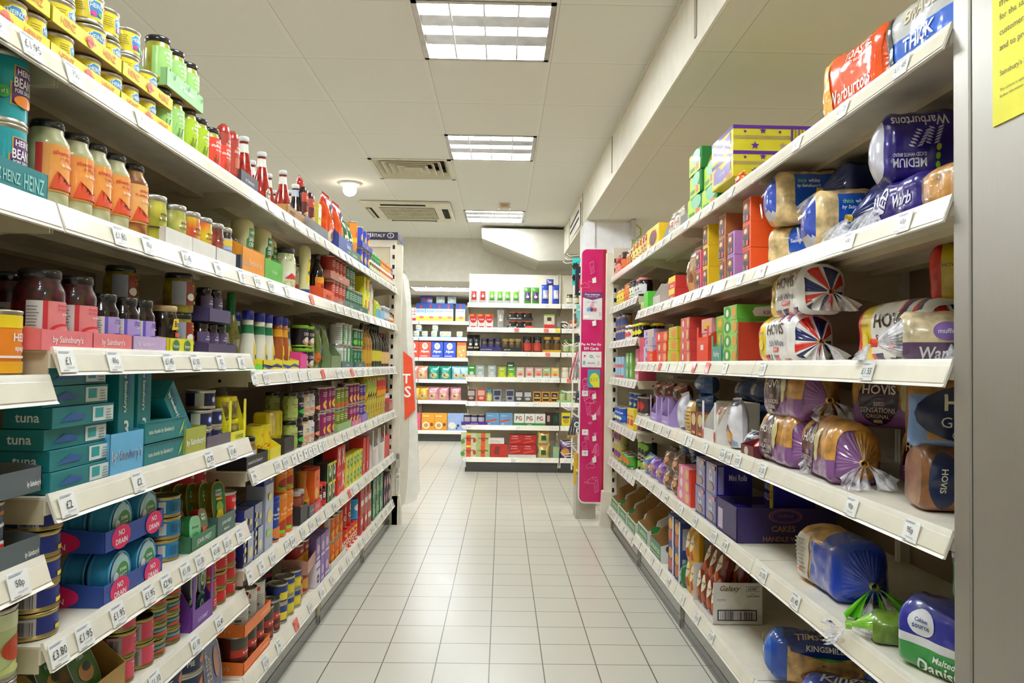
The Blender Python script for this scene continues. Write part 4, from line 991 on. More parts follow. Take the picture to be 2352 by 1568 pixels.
row('L', tz, ket, px=[559, 600, 649], d=.03, where='front rank on the top left shelf')
row('L', tz, ket, px=[576, 615, 663], d=.1, where='second rank on the top left shelf'); row('L', tz, ket, px=[626, 640], d=.165, where='third rank on the top left shelf')
crate = tray('display_crate', .34, .1, .042, .042, 'b98a4c', [('t', 'HEINZ', .2, .5, .4, '6b4318', {'w': .2})]+[('r', 0, .3*i, 1, .3*i+.03, '8a5f2a') for i in range(1, 4)]+barcode(.55, .2, .95, .7, '6b4318'), 'wood-print cardboard crate under the ketchup bottles'); row('L', tz, crate, s=[2.79], d=.006, jit=0)
hp = bottle('sauce_bottle', kb, .175, '2a0f0a', 'f2f0ea', keyst('dfe8f2', .2, .05, .8, .95)+[('t', 'HP', .5, .6, .3, '1d3a7a', {'w': .5}), ('r', .3, .1, .7, .3, 'd8402e')], 'brown sauce bottle with white cap', base=None, lab=(.06, .4), capz=.9, capr=.015, extra=[('neck_label', .72, .87, 'c8d4e4')])
row('L', tz, hp, px=[678], d=.03, where='beside the ketchup')
bbq = bottle('sauce_bottle', [(.02, 0), (.023, .03), (.022, .8), (.02, .95), (.01, 1)], .17, '2c0d08', None, [('r', 0, .72, 1, 1, 'c1432b'), ('t', 'BBQ', .5, .85, .1, 'f0c0a0', {'w': .6}), ('e', .5, .3, .35, .14, 'd9a070'), ('r', .3, .45, .7, .6, 'a53822')], 'dark barbecue sauce bottle with red label', base='5a1a10', lab=(.1, .85), kind='plastic', sy=.8)
row('L', tz, bbq, px=[696, 712], d=.015, where='in grey trays'); gt2 = tray('display_tray', .2, .1, .05, .05, '6d6e74', None, 'grey cardboard tray'); row('L', tz, gt2, px=[688, 713], d=.004, where='under the barbecue sauces', jit=0)
redp = pouch('sauce_sachet', .05, .03, .06, 'c8322a', None, 'crumpled red wrapper', seed=4); row('L', tz+.165, redp, px=[690], d=.05, where='lying on the sauce bottles')
yc = carton('mix_carton', .05, .04, .15, 'e8d44a', [('r', 0, .55, 1, .8, '7cc242'), ('e', .5, .3, .3, .12, 'd8402e'), ('r', .1, .85, .9, .95, 'f4f0c0')], 'yellow and green cooking mix carton'); row('L', tz, yc, px=[724], d=.02, where='beside the snack bags')
nb = pouch('snack_bag', .12, .07, .235, 'e8551c', [('r', .0, .82, 1, 1, 'b3202c'), ('p', [(.35, .55), (1, .5), (1, .9), (.5, .86)], '22348a'), ('t', 'NUTS', .68, .68, .09, 'f3d04a', {'w': .5}), ('e', .4, .22, .3, .12, 'f0e2cc'), ('e', .5, .24, .16, .08, 'b0562a')], 'shiny orange bag of snacks with blue flash', seam='b3202c', seed=3, kind='foil', amp=.007)
row('L', tz, nb, px=[746, 769], d=.02, where='in the blue tray'); bt_ = tray('display_tray', .32, .16, .075, .14, '2d4a94', [('t', 'Snacks', .68, .65, .3, 'dfe4f4', {'w': .4}), ('t', 'dry roasted', .68, .3, .15, 'dfe4f4', {'w': .4})], 'royal blue cardboard tray holding snack bags', side=[('t', '6790', .35, .4, .3, 'dfe4f4', {'w': .6})], inner='2d4a94'); row('L', tz, bt_, px=[757], d=.004, jit=0)
gp_ = pouch('sauce_pouch', .09, .05, .18, '3f7a4a', [('r', .1, .08, .6, .62, 'f0efe2'), ('r', .14, .5, .56, .54, '7a9a50'), ('r', .14, .4, .5, .43, '7a9a50'), ('e', .75, .35, .18, .08, '7cc242')], 'green pouch with white label', seed=6); row('L', tz, gp_, px=[789, 799], d=.02, where='in the dark green tray'); gtr = tray('display_tray', .3, .1, .05, .06, '4f7a66', [K(.5, .4, SB, 'dfe8e0')], 'dark green cardboard tray'); row('L', tz, gtr, px=[793], d=.004, where='under the green pouches', jit=0)
cn = can('snack_tube', .032, .22, [('r', 0, .5, 1, .62, 'f4c21c'), ('e', .5, .3, .12, .09, '7a3a1c'), ('e', .5, .72, .14, .08, 'c8301c'), ('r', .2, .05, .8, .14, 'fff04a')], 'tall orange and yellow snack tube', base='f08a1c', ring=False); row('L', tz, cn, px=[806], d=.02)
bc = can('tin_can', .033, .105, [('e', .5, .45, .2, .26, 'f0a81c'), ('e', .5, .42, .12, .16, 'f7d24a'), ('e', .52, .8, .12, .08, 'd8303c'), ('r', .3, .04, .7, .16, '3aa845')], 'blue tin with orange fruit picture', base='1f48c8')
row('L', tz, bc, px=[819, 828, 835], d=.012, where='lower tier'); bt2 = tray('display_tray', .3, .09, .03, .035, '2d3fae', [K(.5, .5, 'x4', 'dfe4f4', w=.2)], 'blue cardboard tray'); row('L', tz+.106, bt2, px=[826], d=.006, where='between the tiers of blue tins', jit=0); row('L', tz+.108, bc, px=[819, 828, 835], d=.012, where='upper tier')
brn = can('tin_can', .03, .12, [('r', 0, .3, 1, .38, 'f0e0d0'), ('r', 0, .5, 1, .56, 'f0e0d0'), ('r', 0, .7, 1, .74, 'f0e0d0'), ('e', .5, .15, .1, .08, 'f4f0e8')], 'maroon striped drink tin', base='7a2a2c', ring=False); row('L', tz, brn, px=[841], d=.02, rows=1)
for cc, cap, pl, ds in (('4f8a5e', '23b04a', (845, 849.5, 854, 858, 862, 865.5), 'spice bottle with green cap'), ('e8a84a', 'ee7c1c', (869, 872.5, 876, 879.5, 882.5, 885.5, 888, 890.5), 'spice bottle with orange cap'), ('a06a9a', '8a4a8c', (893, 895), 'spice bottle with purple cap')):
    sp_ = bottle('spice_bottle', [(.019, 0), (.021, .03), (.021, .78), (.017, .84)], .125, 'd8d4b0', cap, [('r', .1, .6, .9, .75, 'ffffff'), ('r', .2, .15, .8, .4, 'e9e2c8'), ('e', .5, .5, .2, .08, 'd84a2e')], ds, base=cc, lab=(.06, .78), capz=.82, capr=.021); row('L', tz, sp_, px=pl, d=.012, where='top left shelf', full=True) if 0 else row('L', tz, sp_, px=pl, d=.012, where='far end of the top left shelf')
# -- second shelf
tz = L(ZB2)
def ks(txts, c1='c9a94e', c2='5d2a72'): return [('p', [(.30, .22), (.74, .22), (.74, .60), (.70, .60), (.70, .88), (.34, .88), (.34, .60), (.30, .60)], c1), ('p', [(.32, .24), (.72, .24), (.72, .585), (.68, .585), (.68, .86), (.36, .86), (.36, .585), (.32, .585)], c2)]+txts
teal = can('bean_can', .0385, .113, ks([('t', 'HEINZ', .52, .78, .1, 'ffffff', {'w': .28}), ('t', 'BEANZ', .52, .6, .16, 'ffffff', {'w': .36}), ('t', 'PORK SAUSAGES', .52, .46, .07, 'ffffff', {'w': .34})])+[('e', .5, .3, .16, .1, 'f08a1c'), ('e', .22, .4, .08, .1, '3fae4a'), ('t', '1 of 5', .22, .4, .06, 'ffffff', {'w': .1})], 'large turquoise tin of beans', base='11a3ac')
row('L', tz, teal, s=[1.10, 1.205], d=.012, tiers=2, dz=.1135, where='second left shelf', jit=.1); tt = tray('display_tray', .26, .1, .05, .05, '1d7f86', [('t', 'HEINZ', .86, .5, .5, '8fd0cc', {'w': .2}), ('t', 'BEANZ HEINZ', .55, .5, .35, '8fd0cc', {'w': .35})], 'teal cardboard tray under the turquoise bean tins'); row('L', tz, tt, s=[1.13], d=.003, jit=0)
ON = lumpy('e9e6c0', 'b9b888', 30)
def onion(desc, c=ON, base='f2a04a', t=('silverskin onions', 'in vinegar')): return jar('pickle_jar', .035, .158, c, [('r', 0, 0, .1, 1, 'd8342a'), ('t', t[0], .55, .84, .09, 'd83a2a', {'w': .8}), ('t', t[1], .5, .72, .09, 'd83a2a', {'w': .6}), ('t', SB, .55, .58, .08, 'fff4e8', {'w': .7, 'i': .2}), ('p', [(.2, .06), (.9, .06), (.8, .3), (.5, .16), (.3, .44)], 'e2502a')], desc, base=base, lid='1a191e', lab=(.2, .72), neck=.72)
o4 = onion('tall jar of white silverskin onions with orange label'); o5 = onion('jar of brown pickled onions with orange label', lumpy('d8a848', '8a4a1a', 30), 'efb266', ('pickled onions', 'in sweet vinegar'))
row('L', tz, o4, px=[110, 165, 212, 254], d=.012, where='second left shelf', jit=.12); row('L', tz, o5, px=[298], d=.012, where='')
wt = tray('display_tray', .148, .10, .044, .044, 'efece4', None, 'plain white cardboard tray of antipasti jars', inner='d8d4ca'); row('L', tz, wt, s=[1.77, 1.92, 2.07], d=.004, where='second left shelf', jit=.01)
for px_, c, ds in ((348, lumpy('cfc84a', '8f8f1e', 26), 'jar of artichoke hearts with silver lid'), (395, lumpy('d0c870', '9a9a30', 34), 'jar of garlic antipasti with silver lid'), (428, lumpy('e0b81c', 'c8401c', 22), 'jar of yellow and red peppers with silver lid'), (456, lumpy('e8581c', 'd8c01c', 22), 'jar of orange peppers with silver lid'), (483, lumpy('a83a18', '5a1a08', 40), 'jar of sun-dried tomatoes with silver lid')):
    j_ = jar('antipasti_jar', .0335, .112, c, [('t', 'antipasto', .5, .7, .16, '3a3020', {'w': .6}), ('t', SB, .5, .45, .14, '3a3020', {'w': .6})]+([('r', .1, .05, .9, .12, '3a3020')]), ds, base=None, lid='c9c8c6', lidkind='metal', neck=.93, lab=(.3, .75)); row('L', tz+.002, j_, px=[px_], d=.013)
j_ = jar('antipasti_jar', .03, .112, lumpy('5a2410', '2a0c04', 40), [('r', .1, .7, .7, .95, 'e8c84a')]+lines(.1, .9, .1, .6, 6, '6a7a9a'), 'silver-lidded jar with pale blue back label', base='aebfd4', lid='c9c8c6', lidkind='metal', neck=.93, lab=(.1, .72)); row('L', tz+.002, j_, px=[506], d=.013)
j_ = jar('caper_jar', .022, .1, lumpy('6a7040', '2a3010', 90), [('r', 0, 0, 1, .6, 'f04a1c')], 'small jar of capers with black lid', base=None, lid='17161a', neck=.8, lab=(.05, .4)); row('L', tz, j_, px=[529], d=.03); t_ = tray('display_tray', .1, .07, .05, .05, '3c3c44', [K(.6, .25, SB, 'c9c9d2')], 'small charcoal cardboard tray before the capers'); row('L', tz, t_, px=[540], d=.003, jit=0)
sq_ = [(.030, 0), (.034, .05), (.031, .3), (.030, .45), (.035, .8), (.033, .93), (.022, 1)]
def salad(c, ds): return bottle('salad_cream_bottle', sq_, .182, 'e6dfa6', None, [('p', [(.2, .05), (.8, .05), (.8, .6), (.72, .68), (.72, .95), (.28, .95), (.28, .68), (.2, .6)], c), ('t', 'HEINZ', .5, .82, .09, 'ffffff', {'w': .35}), ('t', 'SALAD', .5, .62, .12, 'ffffff', {'w': .42}), ('t', 'CREAM', .5, .46, .12, 'ffffff', {'w': .42}), ('r', .32, .12, .68, .32, 'f08a3a')], ds, base=None, lab=(.3, .86), kind='plastic', span=.42)
s1, s2 = salad('5a9a5a', 'cream-coloured salad cream bottle in orange tray'), salad('1f7a3c', 'cream-coloured salad cream bottle in green tray')
row('L', tz, s1, px=[556], d=.025); row('L', tz, s1, px=[520], d=.11, desc='cream-coloured bottle behind the first salad cream'); row('L', tz, s2, px=[600], d=.025); row('L', tz, s2, px=[613], d=.07, desc='cream-coloured bottle behind the green tray')
t_ = tray('display_tray', .2, .11, .078, .1, 'f29a1f', [('t', 'Reduced fat', .6, .5, .22, 'fbe0b0', {'w': .6, 'b': 0})], 'orange cardboard tray of salad cream'); row('L', tz, t_, s=[2.29], d=.003, jit=0); t_ = tray('display_tray', .19, .11, .072, .095, '62bb46', [('t', 'Original', .55, .5, .22, 'e0f4d0', {'w': .6, 'b': 0})], 'bright green cardboard tray of salad cream'); row('L', tz, t_, s=[2.49], d=.003, jit=0)
row('L', tz, salad('5a9a5a', 'plain cream squeezy bottle behind the mayonnaise jar'), px=[640], d=.14)
mj = jar('mayonnaise_jar', .041, .155, mat('e4e2b2', 'goo'), [('t', 'mayonnaise', .5, .85, .07, '3a4a2a', {'w': .7}), ('t', SB, .5, .73, .06, '3a4a2a', {'w': .6}), ('e', .3, .35, .2, .14, 'f2f0e8'), ('p', [(.1, .1), (.6, .1), (.3, .4)], 'd8402e'), ('e', .7, .25, .2, .12, '7cb83a'), ('r', .8, .3, .95, .55, 'ea6a8a')], 'round jar of mayonnaise with black lid', base='ecebc4', lid='2a2a30', lidh=.02, neck=.84, lab=(.22, .68)); row('L', tz, mj, px=[652], d=.015); row('L', tz, mj, px=[668], d=.1, desc='second mayonnaise jar just behind the first')
sqz = bottle('mayonnaise_bottle', [(.021, 0), (.023, .04), (.02, .3), (.019, .5), (.024, .82), (.022, .94), (.012, 1)], .2, 'e6e2a8', None, [('p', [(.2, .0), (.8, .2), (.8, 1), (.3, .8)], 'f4cf1c'), ('e', .55, .75, .18, .08, '2a4a8a'), ('e', .5, .35, .2, .07, '2a4a8a')], 'slim squeezy mayonnaise bottle with blue base', base=None, lab=(.25, .85), kind='plastic', extra=[('base_band', 0, .13, '2a3f86')]); row('L', tz, sqz, px=[700], d=.015)
soy = bottle('soy_bottle', [(.025, 0), (.028, .03), (.028, .55), (.022, .68), (.012, .8), (.011, .9)], .2, '1a0c0c', '2a1a14', [('r', 0, .7, 1, 1, 'f6a51c'), ('t', 'soy', .5, .5, .25, '7a2a10', {'w': .5})], 'dark soy sauce bottle with orange label', base='f06a1c', lab=(.1, .5)); row('L', tz, soy, px=[728], d=.02)
t_ = tray('display_tray', .2, .1, .05, .06, 'ee5a26', [K(.5, .4, 'oriental', 'a83a10')], 'orange-red cardboard tray beside the soy sauce'); row('L', tz, t_, px=[729], d=.003, jit=0)
rc_ = can('tomato_can', .036, .108, lines(.3, .85, .55, .9, 4, 'f0c8b8')+[('e', .4, .22, .14, .12, 'e8a01c'), ('e', .6, .2, .12, .1, 'd8801c')], 'brick-red tin of pulses', base='b83224'); row('L', tz, rc_, px=[750, 759, 767, 775], d=.012, tiers=2, dz=.112, where='second left shelf')
t_ = tray('display_tray', .4, .09, .034, .036, 'ad6450', [K(.5, .4, SB, 'e9c8bc')], 'brown-pink cardboard tray'); row('L', tz+.109, t_, px=[761], d=.005, where='on the upper tier of red tins', jit=0); row('L', tz, t_, px=[761], d=.005, where='on the lower tier of red tins', jit=0)
gc_ = can('carrot_can', .036, .108, lines(.3, .85, .5, .9, 4, 'cfe0c8')+[('p', [(.1, .05), (.5, .3), (.9, .08), (.6, .16), (.9, .36), (.4, .2), (.1, .3)], 'f07a1c')], 'dark green tin of carrots', base='2c6a4a'); row('L', tz, gc_, px=[784, 791, 797], d=.012, tiers=2, dz=.11, where='second left shelf'); row('L', tz, gc_, px=[803, 808, 813, 817], d=.012, where='low rank past the double tier', desc='short green carrot tin')
t_ = tray('display_tray', .38, .09, .036, .04, '3f6a60', [K(.5, .4, SB, 'cfe0d8')], 'dark green cardboard tray'); row('L', tz, t_, px=[788, 810], d=.005, where='under the carrot tins', jit=0)
yk = carton('stock_box', .07, .06, .105, 'efe426', [('r', .55, .3, .95, .8, 'd8402e'), ('r', .05, .1, .5, .5, '9ad040')], 'yellow box with red panel'); row('L', tz, yk, px=[826, 834], d=.015, tiers=2, where='second left shelf')
wb = bottle('salt_bottle', [(.032, 0), (.035, .03), (.035, .7), (.028, .88), (.02, .97)], .215, 'f0eeea', 'd8302a', [('r', .4, .2, .9, .5, 'd8402e')], 'white plastic bottle with red cap', base=None, lab=(.3, .7), kind='plastic', capz=.95, capr=.026); row('L', tz, wb, px=[843], d=.02); row('L', tz, wb, px=[831], d=.12, desc='white red-capped bottle standing further back')
t_ = tray('display_tray', .16, .09, .06, .07, '86c4e4', None, 'light blue cardboard tray on the second left shelf'); row('L', tz, t_, px=[861], d=.005, jit=0); pk = pouch('tea_packet', .08, .05, .12, 'c8d82c', None, 'lime green packet in light blue tray', seed=9); row('L', tz, pk, px=[860, 866], d=.02, where='')
j_ = jar('salt_jar', .028, .1, '8f9698', [('r', .2, .2, .8, .8, 'd9dee0')], 'grey tinned jar', base='b9c0c4', lid='d9dadc', neck=.95); row('L', tz, j_, px=[874, 880, 885], d=.012, where='near the far end of second left shelf'); j_ = jar('paste_jar', .022, .08, 'd8701c', [('r', 0, .3, 1, .7, 'f4e4c0')], 'tiny orange jar', base='e8801c', lid='2a2a2a'); row('L', tz, j_, px=[891, 895], d=.012, where='at the far end of second left shelf')
# -- third shelf
oc_ = can('soup_can', .037, .108, [('r', 0, .78, 1, 1, 'f7d81c'), ('t', 'HEINZ', .62, .62, .14, 'ffffff', {'w': .4}), ('t', 'spaghetti', .62, .42, .12, 'ffffff', {'w': .4}), ('r', 0, .26, 1, .3, 'ffffff'), ('r', 0, 0, 1, .2, 'f2b01c')], 'orange tin of spaghetti at the left edge', base='f08a1e'); row('L', L(1.095), oc_, s=[1.13, 1.21], d=.012, where='', jit=.1)
tz = L(1.142)
def veg(c, base, edge, t1, ds, r, h, lc, n=.8): return jar('pickle_jar', r, h, c, [('r', 0, 0, .2, 1, 'efe9ea'), ('r', .2, 0, .26, 1, edge), ('t', t1, .62, .88, .1, lc, {'w': .6}), ('t', 'in vinegar', .5, .76, .1, lc, {'w': .35}), ('t', SB, .58, .64, .08, 'fff4f4', {'w': .5, 'i': .2}), ('e', .5, .18, .22, .2, edge), ('e', .5, .16, .17, .15, base), ('r', .78, .25, .98, .5, 'f4f4f0'), ('r', .86, .3, .96, .45, '6ab83a')]+lines(.02, .17, .1, .9, 9, '8a8a8a'), ds, base=base, lid='1b1b20', lidh=.017, neck=n, lab=(.16, .60))
v1 = veg(lumpy('5a0a18', '1a0208', 70), 'ee8a8c', 'd8303a', 'shredded red cabbage', 'tall jar of red cabbage with pink label', .04, .14, 'c8384a'); v2 = veg(mat('1c0810', 'goo'), 'b9a2dc', '6a5ac0', 'sliced beetroot', 'jar of beetroot with lilac label', .032, .115, '5a3a9c')
row('L', tz, v1, s=[1.33, 1.43], d=.015, where='third left shelf', jit=.1); row('L', tz, v1, s=[1.28, 1.38], d=.10, where='behind the pink trays', jit=.3, desc='darker jar of red cabbage')
row('L', tz, v2, s=[1.52, 1.60, 1.675], d=.015, where='third left shelf', jit=.1)
t_ = tray('display_tray', .15, .1, .035, .04, 'ee7f86', [('t', SB, .5, .5, .45, 'fff0f0', {'w': .6})], 'salmon pink cardboard tray'); row('L', tz, t_, s=[1.335, 1.487-.0], d=.003, where='third left shelf', jit=.02); t_ = tray('display_tray', .15, .1, .035, .04, 'd2b4de', [('t', SB, .4, .5, .4, 'f8f0fa', {'w': .6})], 'lilac cardboard tray of beetroot jars'); row('L', tz, t_, s=[1.64], d=.003, jit=0)
SP = lumpy('b8a81c', '7a6a10', 40)
pj = jar('pickle_jar', .0355, .1, SP, [('r', 0, 0, .3, 1, '9fa4b4'), ('t', 'sweet piccalilli', .65, .84, .12, 'f4c41c', {'w': .6}), ('t', SB, .65, .7, .1, 'f4c41c', {'w': .55, 'i': .2}), ('e', .42, .35, .1, .16, 'f0ede4'), ('e', .68, .35, .14, .13, 'f07a1c'), ('e', .68, .12, .18, .08, '8ac83a')], 'jar of sweet piccalilli with brown label', base='8a2c14', lid='121216', neck=.85, lab=(.2, .78))
row('L', tz, pj, s=[1.89], d=.02, where='lower of the front stack', desc='piccalilli jar'); row('L', tz+.1005, pj, s=[1.89], d=.02, where='', desc='piccalilli jar balanced on the front stack'); row('L', tz, pj, s=[1.835, 1.76], d=.1, where='second rank behind the pickle tray', desc='piccalilli jar'); row('L', tz+.1005, pj, s=[1.76], d=.1, where='', desc='piccalilli jar raised behind the dark pickle jar', )
bj = jar('pickle_jar', .034, .112, mat('1a0a06', 'goo'), [('p', [(.3, .5), (1, .55), (.95, .95), (.35, .9)], 'f4cf1c'), ('t', 'Branston', .66, .72, .22, '1d2f63', {'w': .55}), ('r', .4, .25, 1, .42, 'e8483a'), ('t', 'SMALL', .7, .33, .1, 'ffffff', {'w': .3}), ('e', .65, .48, .25, .06, '2a7a3c')], 'dark jar of pickle with cream lid', base=None, lid='c8ab7c', lidh=.014, lab=(.2, .78), neck=.86, span=.42); row('L', tz, bj, s=[1.79], d=.015, jit=0)
t_ = tray('display_tray', .13, .1, .036, .04, 'eee626', [('e', .25, .5, .14, .42, '3a7a4a'), ('e', .72, .5, .14, .42, '3a7a4a'), ('t', 'Branston', .25, .5, .22, 'f4f0c0', {'w': .26}), ('t', 'Branston', .72, .5, .22, 'f4f0c0', {'w': .26})], 'yellow cardboard tray with round green badges'); row('L', tz, t_, s=[1.80], d=.003, jit=0)
cj = jar('chutney_jar', .0215, .082, mat('3a1408', 'goo'), [('t', 'chutney', .5, .75, .1, 'e8e4f0', {'w': .7}), ('t', 'tomato', .5, .62, .1, 'e8e4f0', {'w': .6}), ('r', .1, .05, .9, .4, 'b9a4d4'), ('r', .4, .1, .6, .35, 'f0d04a')], 'small chutney jar with dark purple label', base='54486e', lid='17161a', lab=(.1, .72))
row('L', tz, cj, s=[1.985, 2.045, 2.105], d=.015, where='lower dark purple tray'); row('L', tz+.094, cj, s=[2.0, 2.065], d=.015, where='upper dark purple tray')
t_ = tray('display_tray', .2, .09, .03, .036, '453a5e', None, 'dark purple cardboard tray', inner='453a5e'); row('L', tz, t_, s=[2.06], d=.003, where='on the lower tier of chutneys', jit=0); t_ = tray('display_tray', .15, .09, .034, .04, '4a3f68', None, 'dark purple cardboard tray', inner='453a5e'); row('L', tz+.088, t_, s=[2.035], d=.003, where='holding the raised chutney jars', jit=0)
gb = bottle('dressing_bottle', [(.025, 0), (.028, .04), (.027, .35), (.013, .62), (.011, .9)], .2, lumpy('c8c478', 'a8a450', 80), '1f7a3c', [('r', .2, .2, .8, .8, 'efece0')], 'green-capped bottle of pale dressing', base=None, lab=(.1, .3), capz=.64, capr=.0135); row('L', L(1.142), gb, px=[531], d=.08)
tz = L(1.094)
db = [(.024, 0), (.028, .03), (.028, .12), (.024, .4), (.018, .66), (.0165, .76), (.017, .84)]
def dress(c, band, ds, cap='1f2a9c'): return bottle('dressing_bottle', db, .19, c, cap, [('p', [(.2, 0), (.8, 0), (.62, .9), (.38, .9)], 'eec52c'), ('e', .5, .4, .12, .1, '2a4a7a')], ds, base=None, lab=(.06, .5), span=.3, capz=.84, capr=.018, kind='plastic', extra=[('neck_label', .62, .76, band)])
d1, d2 = dress('e9e6d2', '1f7a4a', 'white salad dressing bottle with blue cap'), dress('a8541c', 'f0a81c', 'brown salad dressing bottle with blue cap')
row('L', tz, d1, s=[2.36, 2.47, 2.55], d=.015, where='third left shelf'); row('L', tz, d1, s=[2.34, 2.44], d=.085, where='behind the yellow trays', desc='white dressing bottle')
row('L', tz, d2, s=[2.66, 2.73], d=.015, where='third left shelf'); d3 = dress('e4dcc0', '6a7aa8', 'pale dressing bottle with dark neck', '2a2024'); row('L', tz, d3, s=[2.81, 2.88], d=.05, where='')
t_ = tray('display_tray', .2, .09, .036, .045, 'f4e022', [('p', [(0, .45), (.3, .2), (.7, .5), (1, .3), (1, .5), (.7, .7), (.3, .4), (0, .65)], '2a4a9c')], 'yellow tray with blue wave'); row('L', tz, t_, s=[2.50, 2.71], d=.003, where='under the dressing bottles', jit=0)
t_ = tray('display_tray', .1, .07, .06, .07, 'ee4a9a', None, 'hot pink cardboard tray among the dressings'); row('L', tz, t_, s=[2.87], d=.003, jit=0)
gtg = tray('display_tray', .14, .08, .02, .025, '6adc3a', None, 'bright green shelf tray at the bay joint'); row('L', tz, gtg, s=[2.325], d=.0, jit=0)
ot = can('onion_tub', .032, .083, [('e', .5, .25, .3, .22, 'b98a6a'), ('e', .42, .35, .14, .16, 'e4d8c8'), ('e', .62, .33, .14, .16, 'd8cab8'), ('t', 'ONIONS', .5, .68, .18, 'f0ece8', {'w': .5, 'b': 0})], 'black tub of crispy onions with lime lid', base='1c1618', rim=mat('8ad42a', 'plastic'), lid=mat('a0e43a', 'plastic'), ring=False, lab=(.002, .012)); row('L', tz, ot, s=[2.96, 3.05], d=.012, tiers=2, dz=.09, where='third left shelf')
pch = pouch('crouton_pouch', .09, .05, .13, 'a86a34', [('r', .2, .75, 1, .95, '3a8ac0'), ('e', .5, .3, .4, .2, 'e0c898'), ('e', .6, .4, .2, .1, '8a4a1c')], 'clear and brown pouch of croutons', seed=11); row('L', tz, pch, s=[3.13], d=.03)
op = pouch('olive_pouch', .10, .06, .19, '3c5a18', [('r', .0, .0, .3, 1, '6f8428'), ('e', .25, .25, .2, .12, 'e8701c')], 'tall glossy dark green pouch', seed=12, amp=.006); row('L', tz, op, s=[3.24, 3.37], d=.03, where='in the olive tray'); t_ = tray('display_tray', .2, .13, .06, .12, '7a8f5e', None, 'olive green sloping cardboard tray', inner='7a8f5e'); row('L', tz, t_, s=[3.43], d=.003, jit=0)
otn = can('olive_can', .042, .19, [('r', 0, 0, 1, 1, '8f8a2c'), ('r', .2, .1, .5, .9, 'e0dcc0')], 'tall olive-coloured tin behind the pouches', base='9a9434', ring=False); row('L', tz, otn, s=[3.3, 3.42], d=.12, where='')
bg = can('bean_can', .037, .108, [('r', .02, 0, .34, 1, 'e4e4dc'), ('r', .34, 0, .9, 1, '1f7a44'), ('p', [(.4, .1), (.5, .5), (.56, .1), (.62, .55), (.7, .1), (.8, .4), (.85, .1)], '8ad43a')]+lines(.5, .85, .65, .9, 3, 'f0f4e8')+lines(.06, .3, .2, .9, 7, '9aa09a'), 'white and green tin of beans', base='e8e8e0'); row('L', tz, bg, s=[3.62, 3.71, 3.80], d=.012, tiers=2, dz=.11, where='third left shelf', jit=.3)
pg = can('pea_can', .037, .1, lines(.3, .85, .55, .9, 4, 'cfe8c0')+[('e', .4, .25, .12, .16, '8ad43a'), ('e', .6, .25, .12, .16, '6ac02a')], 'dark green tin of peas', base='1f6a44'); row('L', tz, pg, s=[3.92, 4.0, 4.08], d=.012, tiers=2, dz=.105, where='third left shelf', jit=.3)
t_ = tray('display_tray', .25, .09, .034, .04, '4a6e72', [K(.5, .4, SB, 'cfe0e0')], 'slate green cardboard tray'); row('L', tz, t_, s=[3.68, 3.99], d=.004, where='under the green tins', jit=0)
ob = [(.027, 0), (.03, .03), (.03, .55), (.024, .68), (.011, .8), (.011, .9)]
oa = bottle('oil_bottle', ob, .25, 'b07a14', '17161a', [('r', 0, 0, 1, 1, 'c89a2c')], 'glass bottle of amber oil', base=None, lab=(.1, .4)); oa2 = bottle('oil_bottle', ob, .26, '20240e', '17161a', [('r', .1, .1, .9, .9, 'd8c83a')], 'dark green bottle of olive oil', base='3a4a1c', lab=(.12, .42)); ov = bottle('vinegar_bottle', ob, .22, '1c0c0c', '7a1a1a', [('r', .1, .1, .9, .9, 'e0b878')], 'dark vinegar bottle with red cap', base='d8a868', lab=(.1, .45))
row('L', tz, oa, s=[4.22, 4.30, 4.38], d=.015, where='third left shelf'); row('L', tz, oa2, s=[4.48, 4.56, 4.64, 4.72], d=.015, where='third left shelf'); row('L', tz, ov, s=[4.84, 4.93, 5.02], d=.015, where='third left shelf')
# -- fourth shelf
tz = L(.796)
mc = can('soup_can', .037, .108, [('t', 'minestrone', .62, .88, .09, 'f08a2c', {'w': .55}), ('t', SB, .62, .68, .1, 'ffffff', {'w': .55}), ('e', .55, .22, .3, .22, 'f0ece4'), ('e', .55, .22, .25, .17, 'd8421c')], 'dark blue tin of minestrone soup', base='28394e', lab=(.004, .004)); st = tray('display_tray', .3, .1, .04, .045, '5a6468', [('t', SB, .93, .35, .3, 'ffffff', {'w': .12})], 'slate grey cardboard tray', inner='b08a4a')
row('L', tz, mc, s=[1.10, 1.18], d=.012, where='lower tier', jit=.1); row('L', tz, st, s=[1.12], d=.004, where='under the lower minestrone tins', jit=0); row('L', tz+.113, st, s=[1.12], d=.004, where='stacked over the minestrone tins', jit=0)
tz = L(.895)
def sleeve(w_, ds): return carton('tuna_sleeve', w_, .085, .036, '147a80', [('r', .62, .12, .98, .88, 'dfe8e8'), ('r', .66, .3, .8, .8, '2ca0a4'), ('p', [(.1, .3), (.3, .7), (.5, .5), (.45, .3)], '2a5a9c')]+lines(.84, .95, .2, .8, 4, '7a8a8c'), ds, side=[('t', 'tuna', .5, .5, .4, 'e9f2f2', {'w': .6})])
sl = sleeve(.20, 'teal card sleeve of tuna tins'); 
for k in range(6): row('L', tz, sl, s=[1.395+.006*(k % 2)-.012*(k > 3)], d=.008+.004*(k % 3), z0=.037*k, where='', desc='teal card sleeve of tuna tins, %s up its stack' % ORD[k], jit=.03)
def tall(tilt_=0): return carton('tuna_pack', .062, .085, .21, '0f7f86', [('t', '3', .5, .42, .17, 'e9f0e0', {'w': .7}), ('p', [(.3, .05), (.7, .1), (.75, .25), (.5, .32), (.4, .2)], '3f9ad8'), ('t', 'tuna', .62, .85, .08, '2f6aa8', {'r': -90, 'w': 3}), ('t', SB, .36, .78, .07, 'f4f8f4', {'r': -90, 'w': 3})], 'upright teal three-pack of tuna', bev=.0008)
